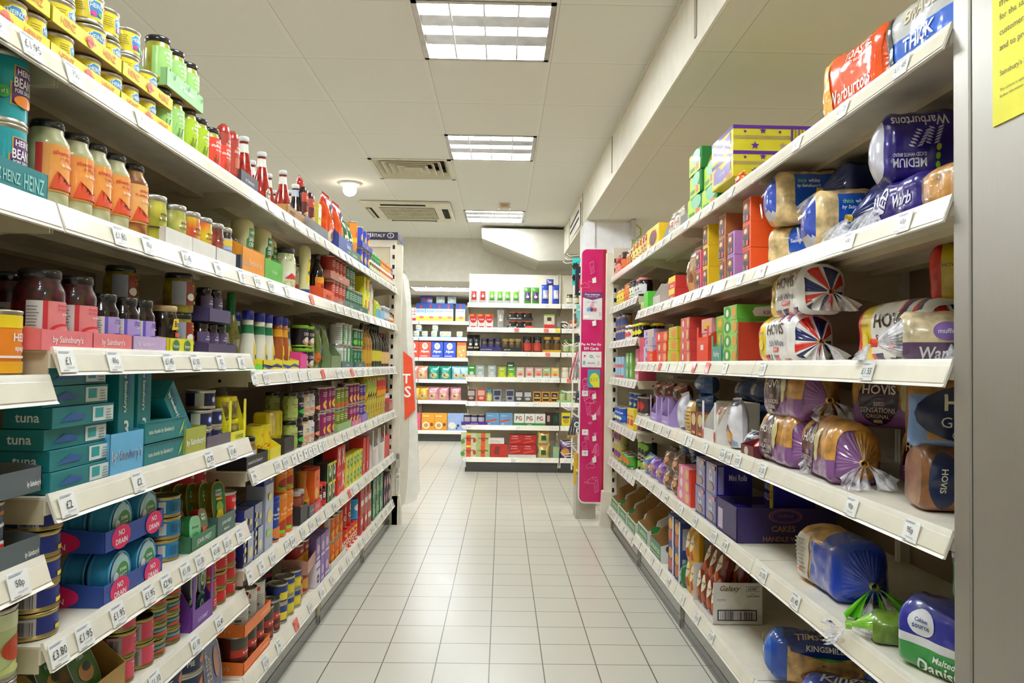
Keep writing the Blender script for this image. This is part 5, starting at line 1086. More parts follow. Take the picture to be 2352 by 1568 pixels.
tp = tall(); row('L', tz, tp, s=[1.575, 1.655], d=.02, where='behind the sky blue panel', jit=.02)
for n, (sv, a) in enumerate(((1.80, -.75), (1.86, -.78))):
    o = put(tp, gp('L', sv+.1, .015+.09*n, tz-.01), ROT['L'], 'teal three-pack of tuna leaning over at a slant, %s one' % ('front', 'rear')[n], tilt=(0, a, 0)); 
t_ = tray('display_tray', .135, .1, .085, .088, '6ab8e4', [('t', SB, .5, .45, .32, 'ffffff', {'w': .9}), ('t', SB, .5, .45, .3, '3a6a9a', {'w': .86, 'b': 0})], 'sky blue cardboard display tray of tuna packs', inner='a9b8b0'); row('L', tz, t_, s=[1.555], d=.002, jit=0)
tt2 = carton('tuna_tray', .21, .1, .047, '157f84', [('t', 'tuna chunks '+SB, .38, .5, .28, 'e8f0e0', {'w': .6}), ('p', [(.8, .1), (.86, .5), (.95, .9), (.9, .4)], 'b8d04a'), ('r', 0, .94, 1, 1, '0c5a5e')], 'flat teal multipack of tuna', bev=.002); row('L', tz, tt2, s=[1.735], d=.008, tiers=2, dz=.049, where='fourth left shelf', jit=.02)
t_ = tray('display_tray', .125, .3, .066, .07, 'b2b84c', [('t', SB, .5, .45, .3, 'ffffff', {'w': .9})], 'deep olive-yellow cardboard box with brown inside', inner='9c7a4a'); row('L', tz, t_, s=[1.895], d=.004, jit=0)
nv = can('fish_can', .037, .05, [('r', 0, 0, .2, 1, 'd8d4c8'), ('e', .45, .5, .08, .3, '3a5ab8'), ('e', .45, .5, .05, .2, 'e4e8f4')]+lines(.6, .95, .3, .8, 4, 'b9c0dc'), 'navy blue tin of fish with shield badge', base='1d2147'); row('L', tz, nv, s=[2.005, 2.08], d=.012, tiers=2, dz=.0505, where='fourth left shelf', jit=.1); row('L', tz+.1015, nv, s=[2.05], d=.02, where='', desc='navy blue tin of fish topping its stack')
t_ = tray('display_tray', .17, .1, .034, .04, '6e6470', None, 'grey-mauve cardboard tray of navy tins', inner='8a7a70'); row('L', tz, t_, s=[2.045], d=.002, jit=0)
ck = jar('cockle_jar', .026, .062, lumpy('b8a45a', '6a5c20', 60), None, 'jar of cockles with yellow lid', lid='f2e21c', neck=.86); row('L', tz, ck, s=[2.155, 2.215], d=.016, tiers=2, dz=.066, where='yellow box', jit=.3)
t_ = tray('display_box', .135, .075, .03, .12, 'f2e81e', [('t', 'COCKLES', .6, .5, .35, '2a6a5a', {'w': .6})], 'bright yellow cut-out box of cockle jars', side=[('t', 'ES', .5, .3, .3, '1f6a5a', {'w': .4})], inner='f2e81e', cutout=True); row('L', tz, t_, s=[2.185], d=.002, jit=0)
tz = L(.798)
mj2 = jar('mustard_jar', .025, .09, lumpy('b89a4a', '7a5c1c', 90), [('e', .5, .5, .3, .2, 'e4e0d8'), ('e', .4, .5, .08, .08, '2a6a9a'), ('e', .6, .5, .08, .08, 'e8701c')], 'small jar of wholegrain mustard', base='d8dee4', lid='17161a', lab=(.1, .55), neck=.85); row('L', tz, mj2, s=[2.33, 2.39], d=.02, where='fourth left shelf')
t_ = tray('display_tray', .2, .09, .04, .045, '1d1b20', [('t', 'mustards '+SB, .4, .5, .35, 'd9d8de', {'w': .7, 'i': .2})], 'black cardboard tray of mustard jars', inner='2a2828'); row('L', tz, t_, s=[2.37], d=.002, jit=0)
cm = can('mustard_tin', .034, .115, [('t', "Colman's", .55, .4, .14, 'd8342a', {'w': .6}), ('e', .5, .75, .08, .06, 'd8842a'), ('e', .4, .15, .06, .06, 'd8342a')], 'round yellow tin of mustard powder', base='f4df1c', rim=mat('e9d31c', 'plastic'), lid=mat('f0da1c', 'plastic'), ring=False, lab=(.003, .003))
cm2 = carton('mustard_packet', .075, .06, .15, 'f4df1c', [('p', [(.3, .05), (.45, .1), (.55, .35), (.4, .3)], 'd8602a'), ('t', "Colman's", .5, .7, .08, 'd8842a', {'r': 90, 'w': 3})], 'tall glossy yellow pack of mustard', bev=.012, kind='gloss'); row('L', tz, cm, s=[2.49, 2.57], d=.03, where=''); row('L', tz, cm2, s=[2.66, 2.75], d=.05, where='fourth left shelf'); row('L', tz, cm2, s=[2.5, 2.6], d=.13, where='in the shade behind the mustard tins', desc='tall yellow pack of mustard')
t_ = tray('display_tray', .12, .09, .04, .06, 'efdf2a', None, 'yellow cardboard tray of mustard tins', inner='efe8d0'); row('L', tz, t_, s=[2.55], d=.0, jit=0); t_ = tray('display_tray', .12, .1, .06, .06, '2a2828', None, 'plain black cardboard tray beside the mustard', inner='2a2828'); row('L', tz, t_, s=[2.71], d=.0, jit=0)
def sauce(c, ds, base, txt, r=.028, h=.105): return jar('sauce_jar', r, h, mat(c, 'goo'), [('t', txt, .5, .7, .12, '6a6a50' if base != '1c1a1c' else 'f0f0f0', {'w': .7}), ('t', SB, .5, .55, .1, '6a6a50' if base != '1c1a1c' else 'f0f0f0', {'w': .7, 'i': .2}), ('e', .5, .25, .3, .14, {'b8c46a': '9ac24a', '1c1a1c': '2fae3a'}.get(base, 'e89a6a'))], ds, base=base, lid='17161a', lab=(.12, .78), neck=.85)
q1, q2, q3, q4, q5 = sauce('a8b45a', 'jar of horseradish sauce with pale green label', 'b8c46a', 'horseradish'), sauce('1a2414', 'jar of mint sauce with black label', '1c1a1c', 'mint sauce'), sauce('d8b090', 'jar of seafood sauce with cream label', 'ead8b8', 'seafood'), sauce('e4dcc4', 'jar of tartare sauce with pale blue label', 'd8e0e4', 'tartare'), sauce('5a0a14', 'jar of cranberry sauce with dark red label', '3a0c14', 'cranberry')
for q, sv in ((q1, 2.83), (q2, 2.915), (q3, 3.0), (q4, 3.085), (q5, 3.165)): row('L', tz, q, s=[sv], d=.012, tiers=2, dz=.107, where='fourth left shelf'); 
row('L', tz, q1, s=[2.87], d=.09, tiers=2, dz=.107, where='behind', desc='shaded jar of horseradish sauce')
pc = can('plum_can', .037, .108, [('r', 0, 0, .14, 1, 'e4ded8'), ('e', .55, .26, .24, .22, 'efc44a'), ('e', .55, .28, .12, .1, 'd8421c')]+lines(.3, .8, .65, .9, 3, 'f0d4e4'), 'magenta tin of tomatoes with pasta picture', base='8f1f5a'); row('L', tz, pc, s=[3.28, 3.37, 3.45], d=.012, tiers=2, dz=.11, where='fourth left shelf', jit=.2)
oc2 = can('bean_can', .037, .1, lines(.3, .8, .55, .9, 3, 'e4ecc0')+[('e', .5, .15, .3, .14, 'c8642a')], 'olive green tin of mixed beans', base='7d8a22'); row('L', tz, oc2, s=[3.55, 3.64, 3.73], d=.012, tiers=2, dz=.105, where='fourth left shelf'); row('L', tz, pc, s=[3.84, 3.93, 4.01], d=.012, tiers=2, dz=.11, where='past the olive green tins', desc='magenta tomato tin')
t_ = tray('display_tray', .3, .09, .04, .045, '92b874', None, 'sage green cardboard tray'); row('L', tz, t_, s=[3.64], d=.003, where='under olive green tins', jit=0); t_ = tray('display_tray', .25, .09, .03, .035, 'e070a4', [K(.5, .4, SB, 'f8d8e8')], 'pink cardboard tray under the far magenta tins'); row('L', tz, t_, s=[3.93], d=.003, jit=0)
pu = can('lentil_can', .037, .1, lines(.3, .8, .6, .9, 3, 'e0d0f0')+[('e', .5, .2, .3, .16, 'c8843a')], 'purple tin of lentils', base='5c3a94'); row('L', tz, pu, s=[4.11, 4.2], d=.012, tiers=2, dz=.108, where='fourth left shelf'); t_ = tray('display_tray', .18, .09, .045, .05, '9c84c0', None, 'lavender cardboard tray of lentil tins'); row('L', tz, t_, s=[4.155], d=.003, jit=0)
oil = bottle('oil_bottle', [(.033, 0), (.036, .03), (.033, .1), (.036, .18), (.033, .26), (.036, .34), (.034, .42), (.036, .5), (.036, .8), (.026, .9), (.014, .95)], .27, mat('c8b41c', 'goo'), 'e8d83a', [('r', 0, .5, 1, 1, 'b9c84a'), ('r', 0, 0, 1, .3, 'f4e21c'), ('p', [(.3, 0), (.6, 0), (.45, .4)], '1c1c1c')], 'clear bottle of yellow cooking oil', base='c8d05a', lab=(.48, .8), capz=.95); oil2 = bottle('oil_bottle', [(.033, 0), (.036, .03), (.033, .1), (.036, .18), (.033, .26), (.036, .34), (.034, .42), (.036, .5), (.036, .8), (.026, .9), (.014, .95)], .27, mat('c8a81c', 'goo'), 'e8b83a', [('r', 0, .6, 1, 1, 'd8341c'), ('r', 0, 0, 1, .35, 'f4a21c')], 'cooking oil bottle with red and orange label', base='ee5a1c', lab=(.45, .8), capz=.95)
row('L', tz, oil, s=[4.32, 4.4, 4.48, 4.56], d=.015, rows=2, where='fourth left shelf'); row('L', tz, oil2, s=[4.66, 4.74, 4.82, 4.9], d=.015, where='fourth left shelf')
t_ = tray('display_tray', .15, .09, .07, .075, 'b8605a', [K(.5, .6, 'A', 'f4ece8', w=.3)], 'dusty pink tray marked with letter A'); row('L', tz, t_, s=[5.08], d=.003, jit=0); sb_ = bottle('vinegar_bottle', [(.018, 0), (.02, .05), (.02, .5), (.01, .75), (.009, .9)], .15, '1c0c0c', 'c8302a', [('r', 0, .5, 1, 1, 'e8dcd8')], 'small dark bottle in the dusty pink tray', base='d8322a', lab=(.4, .8)); row('L', tz, sb_, s=[5.03, 5.08, 5.13], d=.02, where='')
# -- fifth shelf
tz = L(.648)
nt = can('tuna_can', .0425, .045, [('r', 0, 0, .24, 1, 'c9c4cc'), ('t', 'PRINCES', .75, .8, .12, 'e8483a', {'w': .3}), ('r', .5, .08, .72, .34, 'f4df1c'), ('t', 'Red Salmon', .85, .3, .16, 'f08a7a', {'w': .3})]+barcode(.03, .1, .2, .9), 'navy tin of salmon with yellow flash', base='1d2c80', rim=mat('b8a468', 'metal'), lid=mat('6a5a34', 'metal'), ring=False)
row('L', tz, nt, s=[1.335], d=.012, tiers=5, dz=.0455, where='fifth left shelf', jit=.1)
jw = can('tuna_can', .0425, .045, [('e', .5, .5, .5, .4, '3fa8d8')], 'tuna tin lying on its side in the no-drain tray', base='3fa4cf', rim=mat('4aa8d8', 'plastic'), lid=mat('b9dce4', 'foil'), ring=False)
def disc(o_kind):
    m = MB()
    def curved(u, v, off): return (u-.04, .0425+.0015-.04+v, .0448+off)
    gfx(m, [('e', .5, .5, .47, .47, 'a9d4dc', 'foil'), ('e', .6, .5, .3, .26, '3f8a3a'), ('t', 'JOHN', .6, .56, .12, 'f4f8f4', {'w': .4}), ('t', 'WEST', .6, .42, .12, 'f4f8f4', {'w': .4}), ('e', .25, .45, .12, .12, 'e8eaec')], .08, .08, curved, cut=.03)
    return m
m = disc(0); jw.parts.append((part(m, 'lid_print', jw.root), jw.root))
for t in range(2):
    for i, sv in enumerate((1.555, 1.668)):
        for r in range(2):
            o = put(jw, gp('L', sv-.0435, .02+.05*r, tz+.004+.104*t), ROT['L'], 'tuna tin on its side, %s in the %s no-drain tray%s' % (ORD[i], ('lower', 'upper')[t], ', behind' if r else ''), 'tuna tins lying in the no-drain trays', tilt=(0, 0, 0))
            # stand the tin on its rim: its lid towards the aisle
            o.rotation_mode = 'QUATERNION'; R_ = Matrix.Rotation(ROT['L'], 4, 'Z') @ Matrix.Rotation(PI/2, 4, 'X'); o.rotation_quaternion = R_.to_quaternion()
            o.location = gp('L', sv, .058+.05*r, tz+.003+.104*t)
ndt = tray('display_tray', .25, .15, .04, .045, '2a4a9c', [('e', .25, .5, .15, .6, 'e41f66'), ('t', 'NO', .25, .72, .28, 'ffffff', {'w': .14}), ('t', 'DRAIN', .25, .3, .28, 'ffffff', {'w': .22}), ('e', .8, .5, .15, .6, 'e41f66'), ('t', 'NO', .8, .72, .28, 'ffffff', {'w': .14}), ('t', 'DRAIN', .8, .3, .28, 'ffffff', {'w': .22})], 'blue cardboard tray with pink no-drain badges', side=[('e', .35, .5, .34, .55, 'e41f66'), ('t', 'NO', .35, .7, .28, 'ffffff', {'w': .3}), ('t', 'DRAIN', .35, .3, .28, 'ffffff', {'w': .5})], inner='2a4a9c')
row('L', tz, ndt, s=[1.6], d=.003, tiers=2, dz=.104, where='of the fifth left shelf', jit=0)
yt = can('tuna_can', .035, .045, lines(.1, .9, .1, .9, 7, 'd8b81c'), 'yellow tin tucked behind the no-drain tray', base='f4cf1c', ring=False); row('L', tz, yt, s=[1.77], d=.09)
jc = can('tuna_can', .0425, .05, [('r', .1, .1, .22, .9, 'dfe8ee'), ('e', .85, .6, .35, .55, '2f7a34'), ('t', 'JOHN WEST', .82, .6, .26, 'f4f8f4', {'w': .4}), ('e', .9, .2, .15, .12, '5ac0ea')]+barcode(.28, .2, .52, .85, '3a4a5a'), 'bright blue tuna tin with green emblem', base='1f8fcc', rim=mat('b8a468', 'metal'), lid=mat('6a5a34', 'metal'), ring=False); row('L', tz, jc, s=[1.845], d=.02, tiers=3, dz=.051, where='fifth left shelf')
def oval(name, w_, h_, d_, c, gf, ds):
    m = MB(); P_ = [(w_/2*math.copysign(abs(math.cos(a))**.6, math.cos(a)), h_/2+h_/2*math.copysign(abs(math.sin(a))**.75, math.sin(a))) for a in [2*PI*i/28 for i in range(28)]]
    m.prism(P_, 0, d_, mat(c[0], 'metal' if c[1] else 'gloss'), 'y', mat(c[2], 'metal')); root = m.obj(name, link=False)
    m = MB(); m.prism([(x*.93, h_/2+(z-h_/2)*.95) for x, z in P_], -.0006, -.0001, mat(c[3], 'gloss'), 'y'); gfx(m, gf, w_*.8, h_*.9, flat(-w_*.4, .0008, h_*.05), 'gloss'); l = part(m, 'label', root)
    return Kind(root, [(l, root)], 'tin', ds, w_, d_, h_)
sar = oval('fish_tin', .062, .112, .022, ('c8a02c', 0, 'b89a3c', '2f6a34'), [('t', 'JOHN', .5, .8, .09, 'f4f8f4', {'w': .6}), ('t', 'WEST', .5, .7, .09, 'f4f8f4', {'w': .6}), ('r', .25, .56, .75, .62, 'f0b81c'), ('e', .5, .36, .3, .16, '8aa83a'), ('p', [(.1, .1), (.8, .05), (.7, .3), (.3, .28)], 'e8b81c')], 'oval fish tin with dark green label and yellow edge')
for i in range(6): put(sar, gp('L', 2.03+.016*i, .02+.028*(5-i), tz+.03), ROT['L']-.25, 'oval green fish tin leaning in its tray, %s from the back' % ORD[i], 'oval green fish tins in the tray', tilt=(-.12, 0, 0))
rs = oval('fish_tin', .06, .075, .022, ('c8302a', 0, 'c8302a', '2f6a34'), [('t', 'JOHN', .5, .8, .12, 'f4f8f4', {'w': .6}), ('t', 'WEST', .5, .66, .12, 'f4f8f4', {'w': .6}), ('r', .2, .1, .8, .35, 'e8402e')], 'red-edged rectangular fish tin in the green tray'); put(rs, gp('L', 1.985, .012, tz+.012), ROT['L'], rs.desc, tilt=(-.2, .12, 0)); put(rs, gp('L', 1.96, .06, tz+.012), ROT['L'], 'second red-edged fish tin standing behind the first', tilt=(-.2, .12, 0))
gs = oval('fish_tin', .07, .07, .03, ('8ad4a0', 0, '5ac07a', '7ad09a'), [('t', 'JOHN WEST', .5, .6, .12, '2a6a3c', {'w': .8}), ('e', .5, .3, .3, .14, '2fae4a')], 'mint green fish tin at the near end of green tray'); put(gs, gp('L', 1.925, .012, tz+.01), ROT['L'], gs.desc, tilt=(-.1, .1, 0))
t_ = tray('display_tray', .155, .16, .04, .046, '3f7a56', [('t', 'JOHN WEST', .5, .5, .4, 'e4f0e8', {'w': .7})], 'mid green cardboard tray of fish tins', inner='3f7a56'); row('L', tz, t_, s=[1.965], d=.0, jit=0); t_ = tray('display_tray', .13, .2, .055, .06, '4d6e66', [('t', 'JOHN WEST', .5, .6, .22, 'e4f0e8', {'w': .8}), ('t', 'Mackerel', .5, .3, .14, 'e4f0e8', {'w': .6})], 'grey-green cardboard tray of oval tins', inner='4d6e66'); row('L', tz, t_, s=[2.115], d=.0, jit=0)
gl_ = can('fish_can', .022, .05, [('e', .5, .5, .3, .3, '3f8a3a')], 'small steel tin with green badge', base='c9ccc4', ring=False); row('L', tz+.03, gl_, s=[2.17], d=.03)
rg = can('pilchard_can', .036, .1, [('t', 'GLENRYCK', .6, .84, .12, 'f8f4f0', {'w': .5}), ('p', [(.4, .5), (.8, .4), (.75, .55), (.5, .62)], 'e4d8a8'), ('t', 'PILCHARDS', .6, .25, .12, 'f8f4f0', {'w': .5})], 'bright red tin of pilchards', base='d81f26', ring=False); row('L', tz, rg, s=[2.2], d=.08, where=''); row('L', tz, rg, s=[2.205], d=.012, desc='red pilchard tin at the shelf edge'); row('L', tz+.1005, rg, s=[2.12, 2.2], d=.1, where='in the shade above the red tins', desc='dim red pilchard tin')
row('L', L(.5), can('soup_can', .0385, .115, [('r', 0, .75, 1, 1, 'e4ecc0'), ('e', .62, .42, .28, .2, 'c8421c'), ('r', .7, .45, 1, .6, 'c060b0'), ('p', [(.2, .05), (.8, .05), (.5, .2)], 'd8dc8a')], 'pale green tin of soup at the left edge', base='c9d69a', ring=False), s=[1.13, 1.222], d=.012, tiers=2, where='')
tz = L(.505)
def pastabox(ds): return carton('noodle_box', .085, .05, .17, '27357e', [('e', .2, .15, .14, .06, '27357e')]+[('e', .16, .12+.17*i, .11, .055, 'd8d04a') for i in range(5)]+[('r', .34, .04, .96, .55, '9aa4c4'), ('e', .65, .2, .2, .1, 'e4d088'), ('e', .6, .75, .1, .06, 'd8d04a')], ds, kind='gloss')
pb = pastabox('blue and silver box with row of yellow ovals'); row('L', tz, pb, s=[2.33, 2.425], d=.015, where='fifth left shelf', rows=2); 
lb = carton('pasta_packet', .09, .06, .215, 'aab2c2', [('r', 0, 0, .14, 1, '1f3a94'), ('e', .6, .5, .3, .1, 'dcc878'), ('r', .3, .2, .8, .3, '8ac03a'), ('e', .6, .8, .2, .06, 'd8d04a')], 'tall grey-blue pack with dark spine', kind='gloss'); row('L', tz, lb, s=[2.52], d=.012, where=''); row('L', tz, carton('noodle_packet', .1, .03, .05, '1f2c80', [('e', .7, .5, .12, .3, 'd8c84a')], 'navy packet lying across the grey-blue packs'), s=[2.5], d=.008, z0=.216); 
bl = bottle('breadcrumb_tub', [(.03, 0), (.033, .02), (.031, .5), (.033, .85), (.033, .87)], .155, 'e88a3a', '1f34b4', [('t', 'fine', .5, .82, .1, 'ffffff', {'w': .5}), ('t', 'breadcrumbs', .5, .7, .08, 'ffffff', {'w': .7}), ('t', SB, .5, .58, .07, 'ffffff', {'w': .7}), ('e', .5, .2, .4, .16, 'e88a3a')], 'tub of breadcrumbs with round blue lid', base='27409c', lab=(.04, .86), capz=.86, capr=.034, kind='plastic'); row('L', tz, bl, s=[2.63], d=.012)
def og(ds, cap): return bottle('breadcrumb_tub', [(.03, 0), (.033, .02), (.031, .5), (.033, .85), (.033, .87)], .15, 'f07a1c', cap, [('e', .5, .25, .4, .2, 'b8421c'), ('t', 'golden', .5, .75, .1, 'fff0d0', {'w': .6}), ('t', SB, .5, .6, .08, 'fff0d0', {'w': .7}), ('r', .1, .05, .4, .15, '8ad43a')], ds, base='f4891c', lab=(.04, .86), capz=.86, capr=.034, kind='plastic')
o1_ = og('orange tub with orange lid', 'f29a2c'); row('L', tz, o1_, s=[2.715, 2.8], d=.012, where='fifth left shelf'); row('L', tz+.152, og('orange tub on the upper tier with flat lid', 'f08a2c'), s=[2.72, 2.8], d=.014, where='', scale=.87)
t_ = tray('display_tray', .1, .09, .07, .075, '26262a', None, 'charcoal tray holding small spice drums', inner='26262a'); row('L', tz, t_, s=[2.93], d=.0, jit=0); sd = bottle('spice_drum', [(.021, 0), (.022, .03), (.022, .85), (.02, .9)], .125, '8a3a1c', 'b9aaa0', [('r', .1, .1, .9, .6, 'e8c8a0')], 'small brown spice drum with translucent lid', base='9a4a2c', lab=(.1, .8), capz=.86, capr=.023, kind='plastic'); row('L', tz, sd, s=[2.905, 2.955], d=.014, where='')
gy = tray('display_tray', .12, .09, .05, .055, '5a5c60', [K(.5, .3, SB, 'c9c9ce')], 'grey tray before the curry paste jars'); row('L', tz, gy, s=[3.07], d=.0, jit=0)
jb = bottle('sauce_bottle', [(.03, 0), (.033, .04), (.033, .35), (.02, .6), (.022, .85), (.02, .9)], .2, 'c8781c', None, [('r', 0, 0, 1, 1, 'e4a02c')], 'waisted bottle of golden sauce', base=None, lab=(.1, .35), kind='plastic'); row('L', tz, jb, s=[3.06, 3.05], d=.02, rows=1, where='') if 0 else row('L', tz, jb, s=[3.06], d=.02)
ob_ = carton('curry_box', .085, .06, .17, 'f2691f', [('e', .4, .45, .3, .14, 'e8c43a'), ('t', 'curry', .5, .78, .08, '7a2a10', {'w': .6}), ('r', .1, .15, .8, .2, 'fbd8a0')], 'orange box of curry sauce'); row('L', tz, ob_, s=[3.16], d=.012)
rj = jar('gravy_jar', .038, .17, mat('2a0f0a', 'goo'), [('t', 'Bovril', .5, .6, .25, 'f8f4ee', {'w': .8}), ('r', .2, .1, .8, .3, 'e8e4dc')], 'black jar with bright red lid', base='1c1416', lid='d8241c', lidh=.024, neck=.97, lab=(.1, .7)); row('L', tz, rj, s=[3.27], d=.03, where=''); rj2 = jar('stock_jar', .026, .1, mat('2a0f0a', 'goo'), [('t', 'Bo', .5, .6, .35, 'f8f4ee', {'w': .7}), ('r', 0, 0, 1, .3, 'd8241c')], 'small dark jar with red lid and white letters', base='7a1418', lid='d8241c', neck=.97, lab=(.05, .75)); row('L', tz, rj2, s=[3.22, 3.29], d=.008, where='')
rt_ = tray('display_tray', .11, .06, .05, .05, 'd8343a', [K(.55, .3, 'STOCK', 'f8d8d8'), K(.2, .2, 'pots', 'f8d8d8')], 'red cardboard tray with diagonal lettering'); row('L', tz, rt_, s=[3.14], d=.0, jit=.05)
cow = carton('stock_box', .075, .05, .085, '2a2a22', [('r', 0, 0, .2, 1, '8ad43a'), ('e', .6, .55, .25, .3, 'f0eee4'), ('e', .55, .6, .1, .14, '2a2a22'), ('r', .2, .85, 1, 1, 'f0d81c')], 'black and lime stock cube box'); row('L', tz, cow, s=[3.38, 3.46], d=.012, tiers=2, where='fifth left shelf')
ox = carton('stock_box', .075, .07, .11, 'dd2418', [('p', [(.15, .2), (.3, .2), (.5, .45), (.7, .2), (.88, .2), (.6, .55), (.85, .9), (.68, .9), (.5, .67), (.32, .9), (.15, .9), (.42, .55)], 'fdf8f4')], 'red stock cube box with large white cross letter'); row('L', tz, ox, s=[3.57, 3.66], d=.012, tiers=2, where='fifth left shelf'); oxs = carton('stock_box', .04, .04, .09, 'e8341c', [('r', .2, .4, .8, .8, '7a1a14')], 'narrow red box leaning at the shelf edge'); row('L', tz, oxs, s=[3.535], d=.002)
kn = carton('stock_box', .07, .05, .075, 'efe23a', [('e', .5, .5, .3, .3, '3a9a3c'), ('e', .5, .5, .14, .14, 'f4f0c0'), ('r', .8, 0, 1, 1, '9ac83a')], 'yellow and green stock pot box'); row('L', tz, kn, s=[3.77, 3.85, 3.94, 4.02, 4.1], d=.012, tiers=2, where='fifth left shelf')
kg = carton('display_box', .16, .1, .16, '14532a', [('r', .4, .3, .8, .6, '2a7a3c'), ('r', .45, .36, .75, .54, 'e4e8dc')], 'dark green display box at the back of the shelf'); row('L', tz, kg, s=[3.95], d=.11, z0=.07)
rp = carton('gravy_box', .09, .08, .2, 'd8302a', [('r', .1, .1, .4, .3, 'f0ddd8'), ('r', .85, 0, .95, 1, 'b01f1a')], 'tall red packet box with perforated edge'); row('L', tz, rp, s=[4.22, 4.33], d=.015, where='fifth left shelf'); wbx = tray('display_box', .2, .16, .12, .22, 'ece8e2', [('r', .1, .1, .5, .9, 'dcd4d0')], 'white cut-out display box', inner='6a3020', cutout=True); row('L', tz, wbx, s=[4.52, 4.75], d=.003, where='fifth left shelf', jit=0); ob2 = carton('mix_box', .07, .06, .17, 'f0701c', None, 'plain orange pack in white box'); row('L', tz, ob2, s=[4.75], d=.06); rb2 = carton('mix_box', .08, .08, .14, 'd84a4a', None, 'red carton near the far post'); row('L', tz, rb2, s=[4.95, 5.05], d=.01, where='')
# -- sixth shelf
tz = L(.45)
t_ = tray('display_box', .22, .2, .06, .12, 'a8823c', None, 'brown cardboard box of green fish tins', inner='a8823c'); row('L', tz, t_, s=[1.46], d=.004, jit=0)
fs = oval('fish_tin', .085, .1, .025, ('c9ccc4', 1, 'b9bcb4', '4f8a3a'), [('t', 'Fish', .5, .75, .12, 'f4f8f4', {'w': .6}), ('e', .5, .4, .35, .2, 'e8a84a'), ('e', .6, .5, .2, .1, '2a4a1c')], 'silver-edged fish tin with green label')
for i in range(3): put(fs, gp('L', 1.50-.05*i, .03+.03*i, tz+.02), ROT['L'], 'silver-edged green fish tin leaning in the brown box, %s' % ('foremost', 'middle one', 'hindmost')[i], 'green fish tins in the brown box', tilt=(-.45, 0, 0))
ps = can('salmon_can', .0365, .053, [('r', 0, 0, .25, 1, 'b9a4a8'), ('t', 'Wild Pacific', .65, .82, .15, 'ffe8ec', {'w': .5}), ('t', 'pink salmon', .65, .6, .15, 'ffe8ec', {'w': .5}), ('t', SB, .65, .34, .14, 'ffe8ec', {'w': .5, 'i': .2}), ('p', [(.55, .06), (.75, .08), (.7, .16)], '4a3a9a')]+barcode(.04, .1, .18, .9), 'salmon pink fish tin', base='e44a66', rim=mat('a89858', 'metal'), lid=mat('5a4c24', 'metal'), ring=False)
row('L', tz, ps, s=[1.62], d=.012, tiers=3, dz=.054, where='nearer stack of sixth left shelf'); row('L', tz, ps, s=[1.705], d=.012, tiers=3, dz=.054, where='farther stack of sixth left shelf', skip=[(0, 0, 2)])
te = can('tuna_can', .0345, .036, [('p', [(.1, .1), (.9, .1), (.6, .5), (.3, .4)], 'e44a1c'), ('e', .75, .6, .1, .2, '3a6ab8')]+lines(.2, .6, .6, .9, 2, 'c8e0dc'), 'teal tin of tuna with red chilli', base='1a6c70', rim=mat('a89858', 'metal'), ring=False); row('L', tz, te, s=[1.765, 1.84], d=.012, tiers=5, dz=.0365, where='sixth left shelf', jit=.15)
pbx = tray('display_box', .13, .17, .05, .15, '7a3fa4', [('t', 'GOURMET', .5, .4, .2, 'd8c0f0', {'w': .6})], 'purple cut-out cardboard box', inner='5a2f84', cutout=True); row('L', tz, pbx, s=[1.965], d=.003, jit=0); pf = oval('pet_tin', .05, .07, .03, ('c0c0c8', 1, 'b0b0b8', '2a5a5a'), [('e', .5, .5, .3, .3, 'd8e8e0'), ('e', .5, .5, .2, .16, '8ab04a')], 'small oval tin in the purple box'); row('L', tz+.002, pf, s=[1.94, 1.995], d=.02, tiers=2, where='', dz=.072)
rn = can('fish_can', .0345, .044, [('t', 'wild red', .55, .75, .18, 'ffe8e4', {'w': .5}), ('t', 'salmon', .55, .5, .18, 'ffe8e4', {'w': .5}), ('t', SB, .55, .25, .14, 'ffe8e4', {'w': .5})], 'scarlet fish tin with gold rim', base='d8262c', rim=mat('a89858', 'metal'), ring=False); row('L', tz, rn, s=[2.07, 2.145, 2.215], d=.012, tiers=4, dz=.0445, where='sixth left shelf', jit=.15, skip=[(0, 0, 3)])
# -- base shelf
tz = L(.186)
row('L', tz, can('meatball_can', .06, .06, [('e', .6, .5, .14, .3, 'e8742a'), ('t', 'PIE', .3, .5, .3, 'f4f0e4', {'w': .3})], 'wide dark blue pie tin', base='1c2a5c', lid=mat('8a6a4a', 'metal'), ring=False), s=[1.9, 2.03], d=.03, tiers=3, where='base shelf')
pie = oval('pie_tin', .12, .16, .04, ('c9ccd4', 1, 'b9bcc4', '22408a'), [('t', 'CLASSIC', .3, .5, .12, 'f0d8a0', {'r': 90, 'w': 3}), ('t', 'STEAK & KIDNEY', .1, .5, .08, 'f4f0e4', {'r': 90, 'w': 3}), ('e', .75, .55, .2, .3, 'b8622a')], 'large upright oval pie tin with blue label'); put(pie, gp('L', 2.14, .03, tz), ROT['L'], pie.desc, tilt=(-.15, 0, 0)); put(pie, gp('L', 2.06, .1, tz), ROT['L'], 'second upright oval pie tin partly hidden behind', tilt=(-.15, 0, 0))
ch = can('chilli_can', .0365, .108, [('r', 0, .62, 1, 1, '4a4a3c'), ('r', 0, .4, 1, .64, 'c8301c'), ('t', SB, .55, .52, .1, 'ffffff', {'w': .6, 'i': .2}), ('e', .5, .18, .5, .22, '5a1a10'), ('e', .35, .16, .1, .07, 'a8401c'), ('e', .6, .2, .1, .07, 'c8a08a')], 'red and brown tin of chilli', base='6a2214'); wc = can('soup_can', .0365, .108, [('r', .06, .78, .28, .92, 'd8482a')]+lines(.08, .9, .15, .7, 8, 'a8a49a')+[('r', .1, .3, .25, .36, '3a3a3a')], 'white-backed tin with ring-pull lid', base='eceae4')
